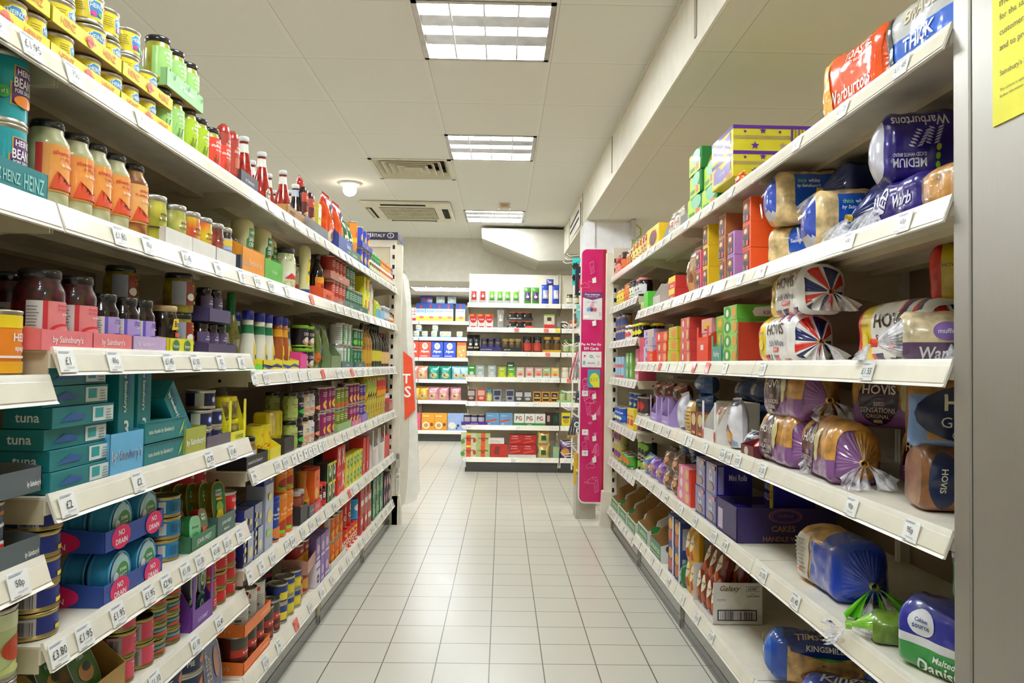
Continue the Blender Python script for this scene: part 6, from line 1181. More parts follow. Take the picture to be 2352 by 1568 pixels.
row('L', tz+.002, ch, s=[2.335, 2.415, 2.495], d=.012, where='in the lower orange tray'); row('L', tz+.118, wc, s=[2.335, 2.415, 2.495], d=.012, where='in the upper orange tray'); row('L', tz+.118, wc, s=[2.36, 2.44, 2.53, 2.62], d=.095, where='rank behind the upper orange tray', desc='white-backed ring-pull tin'); row('L', tz+.002, ch, s=[2.59, 2.67], d=.012, where='beyond the orange trays', desc='red and brown chilli tin')
t_ = tray('display_tray', .25, .17, .036, .04, 'ef7a2c', [('t', SB, .75, .5, .4, 'f8d0a8', {'w': .3})], 'orange cardboard tray', side=[('t', "Sainsbury's", .5, .5, .5, 'f8d0a8', {'w': .8, 'b': 0})], inner='c86a2c'); row('L', tz, t_, s=[2.415], d=.002, where='on the base shelf', jit=0); row('L', tz+.112, t_, s=[2.415], d=.002, where='on the upper tier of base shelf', jit=0)
for n, (sv, c1, ds) in enumerate(((2.76, 'f0dc2a', 'yellow and navy tin of hot dogs'), (2.85, 'e8d42c', 'yellow-blue tin of stew'), (2.94, 'f0dc2a', 'squat yellow tin of corned beef'))):
    row('L', tz, can('meat_can', .036, .07, [('r', 0, .7, 1, 1, '27408a'), ('p', [(.1, .1), (.5, .1), (.6, .6), (.2, .6)], c1), ('r', .6, 0, .9, .5, '2a4a9c')], ds, base='cfc23a' if n else '2a3f8c'), s=[sv], d=.012, tiers=2, where='base shelf')
row('L', tz, can('soup_can', .0365, .108, [('t', 'SUN PAT', .5, .7, .16, 'f0e8e0', {'w': .6}), ('r', 0, .2, 1, .34, 'd83a2a')], 'navy tin with red band', base='2a3a6a'), s=[2.70, 2.78, 2.86], d=.1, tiers=2, where='second rank of base shelf')
hd_ = can('stew_can', .0365, .108, [('e', .5, .35, .4, .24, 'f0b02c'), ('t', 'stew', .5, .8, .14, 'ffe8c0', {'w': .5})], 'dark red tin of stew', base='a82a1c'); row('L', tz, hd_, s=[3.03, 3.11], d=.03, tiers=2, where='base shelf'); bt3 = tray('display_tray', .2, .1, .05, .06, 'c08a78', None, 'brown-pink cardboard tray with stew tins'); row('L', tz+.109, bt3, s=[3.07], d=.005, jit=.1)
pp = carton('potato_pack', .07, .05, .1, 'e4dcec', [('e', .5, .3, .28, .18, '1c1a1c'), ('t', 'NEW', .5, .3, .1, 'ffffff', {'w': .4}), ('r', 0, .7, 1, .78, '7a4aa8')], 'white and purple pack with black NEW disc'); pp2 = carton('potato_pack', .07, .05, .1, '8a6ab0', [('e', .5, .5, .3, .2, 'e0b8d8'), ('r', .1, .1, .9, .2, 'e8e0f0')], 'mauve boxed pudding pack'); row('L', tz, pp, s=[3.2], d=.01, where=''); row('L', tz, pp2, s=[3.28, 3.36], d=.012, tiers=2, where='base shelf'); row('L', tz+.1015, pp2, s=[3.2], d=.012, desc='mauve pudding pack above the NEW pack')
cc_ = can('curry_can', .0365, .112, [('r', 0, 0, .24, 1, 'cfcabc'), ('r', .26, .78, 1, 1, 'f0801c'), ('t', 'curry', .62, .88, .09, 'fff0d8', {'w': .5}), ('t', SB, .62, .72, .08, 'fff0d8', {'w': .5}), ('e', .62, .3, .34, .26, 'f0a42c'), ('e', .62, .22, .2, .12, 'c8501c')]+barcode(.04, .05, .2, .3), 'orange tin of curry with grey back label', base='e8681c', ring=False); row('L', tz, cc_, s=[3.50, 3.59, 3.68], d=.014, tiers=2, dz=.113, where='base shelf', jit=.1)
t_ = tray('display_tray', .32, .1, .036, .04, 'eceae4', None, 'white cardboard tray of curry tins', inner='d8d4cc'); row('L', tz, t_, s=[3.57], d=.003, jit=0)
bi = can('gravy_tub', .033, .105, [('t', 'BISTO', .5, .45, .34, 'fff8e0', {'w': .9, 'r': 20}), ('e', .5, .8, .25, .12, 'f0b01c'), ('e', .5, .12, .2, .08, 'f4e0c0')], 'red gravy granule tub', base='dd2a1e', rim=mat('e8382c', 'plastic'), lid=mat('e8382c', 'plastic'), ring=False, lab=(.002, .01)); row('L', tz, bi, s=[3.80, 3.88, 3.96, 4.04], d=.012, tiers=1, where='base shelf'); bi2 = can('gravy_tub', .04, .14, [('t', '0', .5, .6, .3, 'fff8e0', {'w': .5}), ('t', 'GO', .5, .3, .2, 'fff8e0', {'w': .5})], 'tall red tub on the upper tier', base='c8241c', rim=mat('d8342c', 'plastic'), lid=mat('d8342c', 'plastic'), ring=False); row('L', tz+.106, bi2, s=[3.84, 3.95], d=.03, where=''); row('L', tz+.106, can('gravy_tub', .033, .105, [('e', .5, .6, .3, .2, 'ffffff')], 'sky blue gravy tub', base='2a9ae0', rim=mat('2a9ae0', 'plastic'), lid=mat('2a9ae0', 'plastic'), ring=False), s=[4.05], d=.012)
rx = carton('stuffing_box', .085, .06, .1, 'c83a34', [('r', .1, .5, .9, .8, 'e8e4dc'), ('e', .6, .25, .3, .18, '8a5a3c')], 'red stuffing box with pale panel'); row('L', tz, rx, s=[4.17, 4.28, 4.39], d=.012, tiers=3, where='base shelf', jit=.06)
gx = carton('gravy_box', .1, .07, .12, '1f6a42', [('r', .1, .1, .3, .8, 'e0e4d8'), ('r', .5, .2, .8, .5, '8ad05a')], 'dark green boxed stuffing mix'); row('L', tz, gx, s=[4.55, 4.68, 4.81], d=.012, tiers=2, where='base shelf'); dx = carton('seasoning_box', .07, .07, .1, '3a2a40', [('e', .5, .5, .3, .3, 'e8b8b8')], 'dark patterned box'); row('L', tz, dx, s=[4.94, 5.03, 5.12], d=.012, tiers=2, where='base shelf')
# ------------------------------------------------------------------ goods on the right-hand shelves
def RR(z): return z-dk
def one(side, kind, px, z, d, label, rz=0, tilt=None, s=None, z0=0, zpx=None, scale=1):
    if kind.cat in ('loaf',) and side == 'R': d = max(d, kind.w/2*abs(math.sin(rz))+.012)
    if s is None: s = along(side, px, z+z0+kind.h*.5, d)
    return put(kind, gp(side, s, d, z+z0+.0013), ROT[side]+rz, label, tilt=tilt, scale=scale)
NV, WH, RD = '1c2460', 'f0eeea', 'd8281c'
# loaves: long way along local x; rz turns them on the shelf. rz=+90 puts the gathered end (+x) towards the back of the aisle...
def wrapall(c): return lambda u, z, s: c
CR, CRW = 'c99a58', 'e2c48c'
# -- top shelf
tz = RR(1.733)
toast = loaf('bread_loaf', .25, .12, .155, CR, lambda u, z, s: 'f0581c' if u > .16 else 'f29a2a', 'bright orange bag of toastie bread standing on the top shelf', g=1, end='f2a83a', gather=[(1, 'ee5a22')], tie='6ac03a', tail='f0692a',
    front=[('t', 'Warburtons', .52, .30, .22, 'fdf6ee', {'w': .8, 'i': .1}), ('t', 'TOASTIE', .68, .78, .14, 'fdf6ee', {'w': .5}), ('t', 'SLICED WHITE BREAD', .68, .66, .05, 'fdf6ee', {'w': .45}), ('p', [(.03, .1), (.2, .1), (.16, .9), (.05, .9)], 'f4b23a')], seed=1)
one('R', toast, 1985, tz, .02, toast.desc, s=1.725, rz=.05)
king = loaf('bread_loaf', .24, .12, .135, CR, lambda u, z, s: '2a6ad8' if z < .45 else 'c9c9c6', 'blue and silver bag of thick sliced bread at the end of top shelf', g=1, end='d8d4cc', gather=[(1, 'd8d4cc')],
    front=[('t', 'BRACE', .55, .72, .2, 'e8dcb8', {'w': .7, 'i': .2}), ('t', 'THICK', .5, .32, .2, 'f4f4f0', {'w': .7, 'i': .2}), ('t', 'white', .5, .12, .1, 'f4f4f0', {'w': .4}), ('r', .02, .05, .14, .9, '2a2a30')], seed=2)
one('R', king, 0, tz, .02, king.desc, s=1.43, rz=.04)
dkl = loaf('bread_loaf', .2, .11, .13, CR, wrapall('2f3354'), 'dark navy bag of bread with pale leaf pattern behind the orange bag', g=-1, fold=lambda y, z: '2f3354', end='2f3354', front=sprout('b9bede', .2, .1, .5)+sprout('b9bede', .5, .2, .5)+sprout('b9bede', .8, .1, .5), seed=3)
one('R', dkl, 0, tz, .15, dkl.desc, s=1.85, rz=0)
PU, YE = '5c2a94', 'ddd02c'
sbf = [('r', 0, .86, 1, 1, PU), ('p', [(0, .7), (.05, .86), (.36, .86), (.30, .7), (.2, .62), (.1, .7)], PU)]
def starbox(ds):
    side = [('r', 0, .86, 1, 1, PU)]+[('s', .12, .75, .08, PU), ('s', .3, .78, .14, PU), ('s', .47, .74, .08, PU), ('s', .22, .2, .17, PU), ('s', .5, .2, .15, 'b39a7a')]+[('r', 0, .46+.05*i, .58, .475+.05*i, PU) for i in range(3)]+[('r', .58, 0, .6, .86, PU)]+[('r', .62+.034*i, .02, .632+.034*i, .84, PU if i % 2 else '9a7a3a') for i in range(7)]+[('e', .88+.05*(i % 3), .12+.2*(i//3)+.08*(i % 2), .01, .025, PU) for i in range(12)]
    fr = [('r', 0, .86, 1, 1, PU), ('r', .05, .05, .95, .3, 'e8dc6a'), ('p', [(.1, .2), (.5, .1), (.9, .3), (.9, .8), (.5, .6), (.3, .85), (.1, .7)], '8a7ab8'), ('t', 'mini rolls', .5, .45, .16, 'e8e4f0', {'w': .8}), ('r', .7, .08, .9, .24, 'e8704a')]
    k = carton('party_box', .25, .34, .0875, YE, fr, ds, side=side, top=[('r', 0, 0, 1, .1, PU)]); return k
sbx = starbox('yellow party box with purple stars and stripes'); row('R', tz+.045, sbx, s=[2.655], d=.0, tiers=2, dz=.088, where='on top right shelf', jit=.01)
hb = carton('snack_box', .1, .2, .043, 'b39a9c', [('r', .4, 0, .6, 1, 'd8c8c4')], 'mauve low box beneath the star-patterned boxes'); row('R', tz, hb, s=[2.72, 2.60], d=.05, where='')
bag0 = pouch('snack_packet', .06, .04, .05, 'f0701c', None, 'small orange packet hanging over the shelf edge', seed=4); row('R', tz, bag0, s=[2.50], d=.005)
gbx = carton('fruit_box', .17, .13, .092, '2a8a3a', [('p', [(0, 0), (1, 0), (1, .3), (.6, .5), (.2, .95), (0, .9)], 'b4dc2c'), ('e', .62, .7, .36, .3, '8ac8a0'), ('r', .6, .1, .85, .4, 'f0705a'), ('r', .1, .15, .5, .3, '5a8a1c')], 'green box with pale leaf and tree pattern', side=[('p', [(.2, .1), (.5, .2), (.45, .6), (.6, .9), (.4, .85)], 'e0c84a'), ('e', .6, .5, .1, .14, 'f4f0e8'), ('e', .6, .5, .05, .07, '2a8a3a'), ('r', .4, .86, .7, .98, 'e87a3a')], bev=.006)
row('R', tz, gbx, s=[3.05], d=.01, tiers=3, dz=.0925, where='farther pile of green boxes', jit=.1); row('R', tz, gbx, s=[2.87], d=.02, tiers=2, dz=.0925, where='nearer pile behind star boxes', jit=.1)
mi = pouch('snack_packet', .1, .06, .12, 'b4a878', [('r', .2, .3, .8, .6, 'd8503c')], 'olive and red snack packet on grey tray', seed=5); row('R', tz, mi, s=[3.26], d=.05, z0=.06); grt = tray('display_tray', .14, .14, .06, .06, '6a675c', None, 'grey tray beneath the olive packet'); row('R', tz, grt, s=[3.25], d=.02)
nut = pouch('snack_packet', .1, .06, .12, 'e4ddd0', [('t', 'NUTS', .5, .5, .2, 'c8302a', {'w': .7}), ('r', .1, .7, .9, .85, 'b8a890')], 'white snack packet with red lettering', seed=6); row('R', tz, nut, s=[3.42, 3.54], d=.02, where='top right shelf')
yb = carton('raisin_box', .27, .12, .12, 'f2c81c', [('e', .55, .5, .3, .32, '5a1a14'), ('t', 'S', .75, .6, .4, 'd8342a', {'w': .3}), ('r', .05, .1, .3, .3, 'e8e0c0')], 'bright yellow box of raisins with dark fruit picture', side=[('p', [(.1, .1), (.8, .2), (.9, .7), (.4, .9)], 'b8c4d0')], bev=.005); row('R', tz, yb, s=[3.90], d=.012); ytr = tray('display_box', .3, .12, .05, .13, 'f0c61e', None, 'yellow cut-out display box holding raisins', inner='e8b81c', cutout=True); row('R', tz, ytr, s=[3.47], d=.004, jit=0) if 0 else None
mrt = pouch('snack_packet', .12, .06, .09, 'e8b41c', None, 'second yellow packet leaning behind the raisins', seed=8); row('R', tz, mrt, s=[3.72], d=.1)
def jam(c, base, lid, ds, r=.034, h=.12, cloth=False): return jar('jam_jar', r, h, mat(c, 'goo') if isinstance(c, str) else c, [('r', .1, .1, .9, .8, base), ('e', .5, .55, .12, .16, '3a2a1c'), ('r', .2, .2, .8, .26, '6a5a3a')], ds, base=base, lid=lid, lab=(.15, .65), neck=.88)
row('R', tz, jam('c87a1c', 'f4dc8a', 'b89a5a', 'jar of honey with gold lid and bee label'), s=[4.28, 4.38, 4.48], d=.012, where='top right shelf'); row('R', tz, jam('b8401c', 'e8b87a', 'c8783a', 'short jar with orange lid'), s=[4.10, 4.18], d=.012, where='before the honey jars'); row('R', tz, bottle('syrup_bottle', [(.02, 0), (.022, .03), (.022, .7), (.012, .88)], .11, 'c87a2a', 'e8e0d0', None, 'little syrup bottle with pale cap'), s=[4.60, 4.67], d=.012, where='top right shelf'); row('R', tz, jam('3a1208', 'f0641c', '2a1414', 'round jar of chocolate spread with orange label', .045, .14), s=[4.93], d=.02); row('R', tz, jam('7a2a1c', 'e88a7a', 'd8503c', 'small pink and orange pot'), s=[5.05, 5.13], d=.012, where='beyond the chocolate spread')
# -- second shelf
tz = RR(1.43)
def thick(ds, seed, rot=0): return loaf('bread_loaf', .25, .125, .15, CRW, None, ds, g=-1, fold=lambda y, z: ('2348b4' if z > .25 and y < .75 else 'c9cad4'),
    front=[('p', [(.20, .34), (.24, .26), (.42, .22), (.58, .26), (.62, .34), (.62, .94), (.20, .94)], '0f4fb8'), ('t', 'thick', .29, .80, .075, '8ad05a', {'w': .11}), ('t', 'white', .42, .80, .075, 'f4f6fa', {'w': .12}), ('t', SB, .36, .69, .08, 'f4f6fa', {'w': .26, 'i': .15})]+sprout('e0d8a8', .49, .3, .22, .4)+sprout('e0d8a8', .56, .34, .26, .5)+[('e', .42, .1, .09, .09, '9a6228')], endfx=[('t', SB, .5, .62, .08, 'e8ecf4', {'w': .6})]+sprout('d8d4c0', .3, .2, .3)+sprout('d8d4c0', .5, .15, .3), seed=seed)
t1 = thick('clear bag of thick sliced white bread resting on another loaf, large blue label', 11); t2 = thick('clear bag of thick white bread at the front with large blue label', 12)
one('R', t2, 0, tz, .14, t2.desc, s=1.86, rz=PI/2-.1, z0=.0)
one('R', t1, 0, tz, .14, t1.desc, s=2.14, rz=PI/2-.1, z0=.12)
und = loaf('bread_loaf', .23, .12, .115, CRW, lambda u, z, s: '0f4fb8' if .3 < u < .8 and z > .35 else None, 'blue-banded clear loaf lying beneath another clear loaf', g=1, gather=[(.5, '2a5ac8'), (.5, 'film')], tie='5ac83a', front=[('t', "Sainsbury's", .5, .6, .12, 'f0f4fa', {'w': .35})], seed=13)
one('R', und, 0, tz, .09, und.desc, s=2.16, rz=.7)
W2_ = loaf('bread_loaf', .24, .12, .15, CRW, wrapall('2a1c7a'), 'purple bag of medium sliced bread stacked upside down', g=-1, fold=lambda y, z: 'c9c8d4',
    front=[('t', 'Warburtons', .27, .84, .16, 'f0ecf6', {'w': .44, 'r': 180}), ('t', 'MEDIUM', .20, .25, .13, 'f0ecf6', {'w': .26, 'r': 180}), ('t', 'SLICED WHITE BREAD', .20, .36, .05, 'f0ecf6', {'w': .26, 'r': 180}), ('e', .42, .2, .02, .05, '8ad02a'), ('e', .42, .32, .02, .05, '8ad02a'), ('e', .42, .44, .02, .05, 'c8d82a')]+sprout('d0cce8', .24, .46, .26, .8)+sprout('d0cce8', .36, .48, .26, .3), seed=14)
one('R', W2_, 0, tz, .14, W2_.desc, s=1.53, rz=PI/2-.3, z0=.095)
bk1 = loaf('bread_loaf', .24, .13, .14, CR, lambda u, z, s: '16328c' if u > .3 else None, 'blue-bagged loaf in the middle of second right shelf, behind the others', g=-1, fold=lambda y, z: 'b8a888', front=[('r', .04, .1, .26, .5, 'b8c090'), ('r', .06, .5, .2, .7, 'e0a050')]+sprout('d8d0a0', .36, .2, .3, .4), seed=15); one('R', bk1, 0, tz, .27, bk1.desc, s=1.72, rz=PI/2-.3, z0=.10)
bk2 = loaf('bread_loaf', .22, .12, .13, CR, wrapall('12246a'), 'plain dark blue loaf deep on the shelf', g=-1, gather=[(1, '12246a')], end='12246a', seed=16); one('R', bk2, 0, tz, .26, bk2.desc, s=2.0, rz=PI/2+.0, z0=.135); one('R', bk2, 0, tz, .2, 'dark blue loaf at floor of second right shelf, behind white loaf', s=1.70, rz=PI/2); one('R', bk2, 0, tz, .2, 'dark blue loaf supporting the upside-down purple bag', s=1.56, rz=PI/2)
mu = loaf('bread_loaf', .17, .1, .085, CR, wrapall('2a1c7a'), 'purple crumpled bread bag beside the front white loaf', g=1, gather=[(1, 'film')], tie='e8401c', end='2a1c7a', front=[('t', 'MED', .3, .5, .3, 'e8e4f4', {'w': .4, 'r': 60}), ('t', 'Warb', .7, .45, .3, 'e8e4f4', {'w': .4, 'i': .3})], seed=17); one('R', mu, 0, tz, .012, mu.desc, s=1.515, rz=.02)
rl = loaf('bread_loaf', .13, .11, .08, 'c89048', None, 'clear bag of brown rolls at the near end, orange tie', g=-1, gather=[(1, 'film')], tie='f04a1c', seed=18); one('R', rl, 0, tz, .02, rl.desc, s=1.36, rz=.0)
def cake(c, ds, img='8a4a2c', w_=.078): return carton('cake_box', w_, .2, .081, c, [('r', .06, .08, .8, .92, '3a3644'), ('p', [(.1, .55), (.76, .5), (.76, .9), (.1, .9)], img), ('e', .4, .7, .2, .1, 'e8d0a8'), ('r', .5, .12, .74, .32, 'e8604a')]+lines(.12, .42, .15, .4, 4, 'b9b4c0'), ds, side=None)
for c, ds, sv, n, d_ in (('f4581c', 'orange cake box with dark label', 2.41, 3, .012), ('b98ad0', 'lilac cake box with dark label', 2.57, 2, .012), ('b87038', 'tan cake box with dark label', 2.68, 3, .014), ('f0c81c', 'yellow cake box with dark label', 2.89, 3, .012), ('e8587c', 'pink cake box with dark label', 3.0, 2, .014)):
    row('R', tz, cake(c, ds), s=[sv], d=d_, tiers=n, dz=.0815, where='second right shelf', jit=.02) if n < 4 or c != 'f4581c' else row('R', tz, cake(c, ds), s=[sv], d=d_, tiers=3, dz=.0765, where='second right shelf', jit=.02)
row('R', tz, carton('cake_box', .1, .2, .1, 'a8401c', [('r', .3, .3, .7, .7, '1c1a1c')], 'dark orange box behind the lilac boxes'), s=[2.60], d=.22, tiers=2, where='')
rb = loaf('bread_loaf', .15, .1, .15, 'b8743c', None, 'tall clear bag of rolls with gathered top', g=-1, gather=[(1, 'film')], tie='d8d8d8', seed=19); row('R', tz, pouch('roll_bag', .14, .09, .19, 'b08a60', [('e', .3, .3, .15, .15, 'd8b488'), ('e', .65, .35, .2, .16, '8a5028'), ('e', .4, .6, .2, .12, 'd8b488'), ('r', .5, .05, .9, .25, 'e0a060'), ('r', .2, .8, .9, .98, 'd9d6d0')], 'tall clear bag of brown bread rolls', kind='film', seed=19), s=[3.2], d=.02, tilt=(0, .05, 0), scale=1.05)
row('R', tz, carton('malt_box', .14, .12, .055, 'd8302a', [('r', 0, .5, 1, 1, 'f0c82c'), ('t', 'Soreen', .5, .25, .3, 'f8e0d0', {'w': .8})], 'red and yellow malt loaf box'), s=[3.45], d=.012, tiers=2, where='second right shelf'); row('R', tz, carton('cereal_box', .16, .05, .18, 'c8a84a', None, 'tall tan cardboard box at the back'), s=[3.50], d=.12)
row('R', tz, tray('display_tray', .16, .12, .05, .12, 'c9c4ba', None, 'grey sloping cardboard tray'), s=[3.75], d=.004); row('R', tz, carton('display_box', .10, .1, .095, '5cc83a', None, 'lime green box edge on the second right shelf'), s=[4.02], d=.004); row('R', tz, carton('snack_box', .1, .08, .05, 'b8d88a', [('e', .5, .4, .3, .2, 'e0a040')], 'pale green packet near lime box'), s=[4.14], d=.01)
# -- third shelf
tz = RR(1.144)
UJ = [(1, WH), (1.2, RD), (.5, WH), (2.2, NV), (.5, WH), (1.6, RD), (.6, WH), (2, NV), (.6, WH), (1.2, RD), (.5, WH), (2.4, NV), (.5, WH), (1.4, RD), (1, WH), (2, NV)]
def hovis(ds, seed, dark=False):
    def wr(u, z, s):
        if u < .1: return RD
        if u < .24: return 'ecd02a'
        if z < .14: return (NV, RD, WH, RD, NV, WH)[int(u*12) % 6]
        if s == 'top' and u > .6: return (NV, WH, RD)[int(u*14) % 3]
        return 'f1eee8'
    return loaf('bread_loaf', .25, .125, .135, CR, wr, ds, g=1, end=RD, gather=UJ, tie='c8a04a', tail='f0eeea',
        front=[('t', 'HOVIS', .56, .72, .24, '3a1a1c', {'w': .5}), ('t', 'Soft White', .56, .42, .13, '2a2f6a', {'w': .5, 'b': 0}), ('r', .48, .24, .66, .33, 'e2402c'), ('t', 'MEDIUM', .57, .285, .05, 'ffffff', {'w': .16}), ('t', 'HOVIS', .17, .66, .06, '8a5a1c', {'w': .13}), ('e', .17, .4, .05, .12, 'f4dc5a')], seed=seed)
h1 = hovis('white bag of soft white bread with flag-striped gathered end, upper of pair', 21); h2 = hovis('white bag of soft white bread with flag-striped end, lower of pair', 22); h3 = hovis('white bread bag with yellow band right of the flag-striped pair', 23)
one('R', h2, 0, tz, .02, h2.desc, s=2.19, rz=.02); one('R', h1, 0, tz, .03, h1.desc, s=2.14, rz=-.02, z0=.13)
one('R', h3, 0, tz, .10, h3.desc, s=1.70, rz=.12)
one('R', hovis('shaded flag-striped bread bag at the back of third shelf', 24), 0, tz, .28, 'shaded flag-striped bread bag raised at the back of third shelf', s=1.60, rz=.9, z0=.13); one('R', hovis('x', 25), 0, tz, .30, 'shaded white bread bag under the raised flag-striped one', s=1.62, rz=.9)
def muffin(ds, seed, t='Warburtons'): return loaf('muffin_pack', .17, .12, .095, 'd8c49c', lambda u, z, s: '5a3f62' if z < .42 else None, ds, g=-1, gather=[(1, 'film')], tie='f04a2a', front=[('t', t, .55, .2, .26, 'f0eaf0', {'w': .8, 'i': .1}), ('e', .45, .66, .16, .2, '8a6ab0'), ('t', 'muffins', .45, .66, .1, 'e8e0f0', {'w': .25})], seed=seed, dome=.3)
m1 = muffin('clear pack of floured muffins with purple band and white lettering', 31); one('R', m1, 0, tz, .105, m1.desc, s=1.46, rz=PI/2-.35); one('R', muffin('x', 32), 0, tz, .24, 'second purple-banded muffin pack at the near end of third shelf', s=1.40, rz=PI/2-.1)
kp = carton('cake_box', .145, .2, .0485, '6fbe44', [('r', 0, 0, 1, 1, '9ad06c'), ('e', .3, .5, .28, .46, '4f9a34'), ('e', .3, .5, .1, .26, 'f4f4ec'), ('e', .82, .5, .16, .4, 'e0a24a')], 'green box of cake slices', side=[('r', 0, 0, 1, 1, '62b83a'), ('p', [(.3, .2), (.95, .2), (.98, .5), (.95, .8), (.62, .92), (.3, .8), (.26, .5)], 'f6f4ee'), ('t', 'Mr', .62, .72, .14, '7a2a5a', {'w': .1}), ('t', 'KIPLING', .62, .45, .28, '7a2a5a', {'w': .5, 'b': 0})], top=[('r', 0, 0, 1, 1, '62b83a')])
row('R', tz, kp, s=[2.575], d=.012, tiers=4, dz=.049, where='third right shelf', jit=.01)
row('R', tz, carton('display_box', .012, .18, .135, 'b53a1c', None, 'red-brown card end of a display box', side=[('r', 0, 0, .01, 1, '8a2a14')]), s=[2.49], d=.012)
tea = tray('display_tray', .12, .14, .06, .1, '5f9a88', [K(.5, .4, 'Kipling', 'e8f0ec', w=.6)], 'sea green cut-out cardboard box of small pies', inner='b08f62', cutout=True); row('R', tz, tea, s=[2.715], d=.003, jit=0); row('R', tz, carton('pie_box', .09, .1, .056, '7ab83c', [('e', .5, .5, .35, .4, 'e0a23a'), ('e', .5, .5, .2, .22, 'c8d03a')], 'small green box of round pies'), s=[2.715], d=.02, tiers=3, where='third right shelf')
row('R', tz, tray('display_tray', .16, .16, .10, .14, 'e8401c', [('r', .35, .5, .6, .7, 'e8e4dc')], 'orange-red cut-out display box', inner='c8381a', cutout=True), s=[2.90], d=.003, jit=0); row('R', tz, carton('cake_box', .13, .12, .056, 'e8a0a0', [('e', .5, .55, .42, .3, 'e0b04a'), ('r', .3, .2, .7, .3, '7a3a2a')], 'pink cake pack with golden window'), s=[2.90], d=.02, tiers=3, where='third right shelf', dz=.057)
pkx = carton('cake_box', .15, .2, .0475, 'e0706a', [('e', .35, .5, .3, .45, 'd85a54'), ('e', .3, .5, .08, .3, 'f4f0ea'), ('e', .85, .5, .12, .4, 'e8b070')], 'coral red box of cake slices', side=[('r', 0, 0, 1, 1, 'cc4038'), ('r', .5, .4, .8, .6, 'e8c8b8')], top=[('r', 0, 0, 1, 1, 'c83a34')]); row('R', tz, pkx, s=[3.20], d=.012, tiers=4, dz=.048, where='third right shelf'); row('R', tz, pkx, s=[3.05], d=.14, desc='coral red cake box topping the pile')
row('R', tz, carton('cake_box', .18, .16, .054, 'c2c42c', [('e', .65, .5, .3, .4, 'e0922a')]+lines(.05, .3, .2, .8, 3, 'e8e8a0'), 'olive yellow box of tarts', side=[('r', 0, 0, 1, 1, 'd4cc20')]), s=[3.42], d=.012, tiers=3, where='third right shelf')
row('R', tz, carton('cake_box', .22, .16, .05, 'e2503a', [('e', .3, .5, .08, .3, 'f4f0ea'), ('e', .85, .5, .15, .4, 'e8a860')], 'orange-red box of cakes'), s=[3.66], d=.012, tiers=3, where='third right shelf'); row('R', tz, tray('display_tray', .16, .12, .05, .08, 'e8502a', None, 'orange-red cut-out tray', inner='e8502a', cutout=True), s=[3.31], d=.003, jit=0) if 0 else None
row('R', tz, carton('cake_box', .22, .16, .044, 'c4bcd8', [('e', .3, .5, .08, .3, '7a6ab0'), ('e', .7, .5, .15, .4, 'e0b078')], 'pale lilac box of cakes', side=[('r', 0, 0, 1, 1, 'b9b0cc'), ('r', .2, .3, .8, .6, 'd8d0e4')]), s=[3.99], d=.014, tiers=4, where='third right shelf'); row('R', tz, tray('display_tray', .15, .12, .06, .09, 'ea4a22', [('t', 'C', .7, .5, .5, 'f8e8e0', {'w': .2})], 'orange cut-out cardboard tray before lilac boxes', inner='d8401c'), s=[3.90], d=.0, jit=0)
row('R', tz, carton('cake_box', .12, .16, .07, 'd8506a', None, 'rose pink tray of cakes'), s=[4.16], d=.012, tiers=2, where='third right shelf')
# -- fourth shelf
tz = RR(.85)
def seed_loaf(ds, sd, cloth='5f3a70', g=1, txt=('HOVIS', 'SEED', 'SENSATIONS', 'ORIGINAL'), body='8a5a94'):
    def wr(u, z, s):
        if z < .40: return body
        return None
    return loaf('bread_loaf', .25, .125, .14, 'c48e44', wr, ds, g=g, gather=[(1.6, None), (.1, 'c89a3a'), (2.9, body), (.1, 'c89a3a'), (1.6, None)], tie='e8c03a', tail='film', dome=.3,
        front=[('e', .32, .52, .22, .46, '3a1f34'), ('t', txt[0], .32, .70, .17, 'ece4d0', {'w': .36}), ('t', txt[1], .32, .44, .07, 'e0b8b8', {'w': .2}), ('t', txt[2], .32, .33, .09, 'ecdcd8', {'w': .38, 'b': 0}), ('t', txt[3], .32, .22, .07, 'ecdcd8', {'w': .25, 'b': 0}), ('r', .27, .1, .37, .16, 'b8a878'), ('e', .62, .7, .07, .2, 'cfc48c'), ('e', .62, .45, .05, .12, 'cfc48c')], seed=sd)
SL = [('seeded loaf in purple and clear bag, front one with yellow tie', 1.93, .03, -.12, 0, 41), ('seeded loaf in purple bag behind the yellow-tied loaf, next along', 2.20, .02, -.02, 0, 42), ('upper seeded loaf in purple bag, nearest the cake boxes', 2.17, .03, .05, .135, 43), ('upper seeded loaf in purple bag deep in shadow', 1.85, .20, .55, .13, 44), ('seeded loaf on the deck in shadow behind the yellow-tied loaf', 1.70, .20, .1, 0, 45)]
for ds, sv, d_, rz_, z0_, sd in SL: one('R', seed_loaf(ds, sd), 0, tz, d_, ds, s=sv, rz=rz_, z0=z0_)
gran = loaf('bread_loaf', .25, .125, .14, 'b9813c', lambda u, z, s: '7a9ad0' if (u < .12 or z < .12) and z < .8 else None, 'granary loaf with large dark blue label at the near end', g=1, gather=[(1, 'film')], front=[('e', .5, .52, .46, .42, '1c2950'), ('t', 'HOVIS', .5, .68, .24, 'ece6c8', {'w': .7}), ('t', 'GRANARY', .5, .40, .15, 'e4e0cc', {'w': .7, 'b': 0}), ('t', 'ORIGINAL', .5, .22, .11, 'e4e0cc', {'w': .5, 'b': 0})], seed=46, dome=.3)
one('R', gran, 0, tz, .16, gran.desc, s=1.46, rz=PI/2-.45, z0=.12)
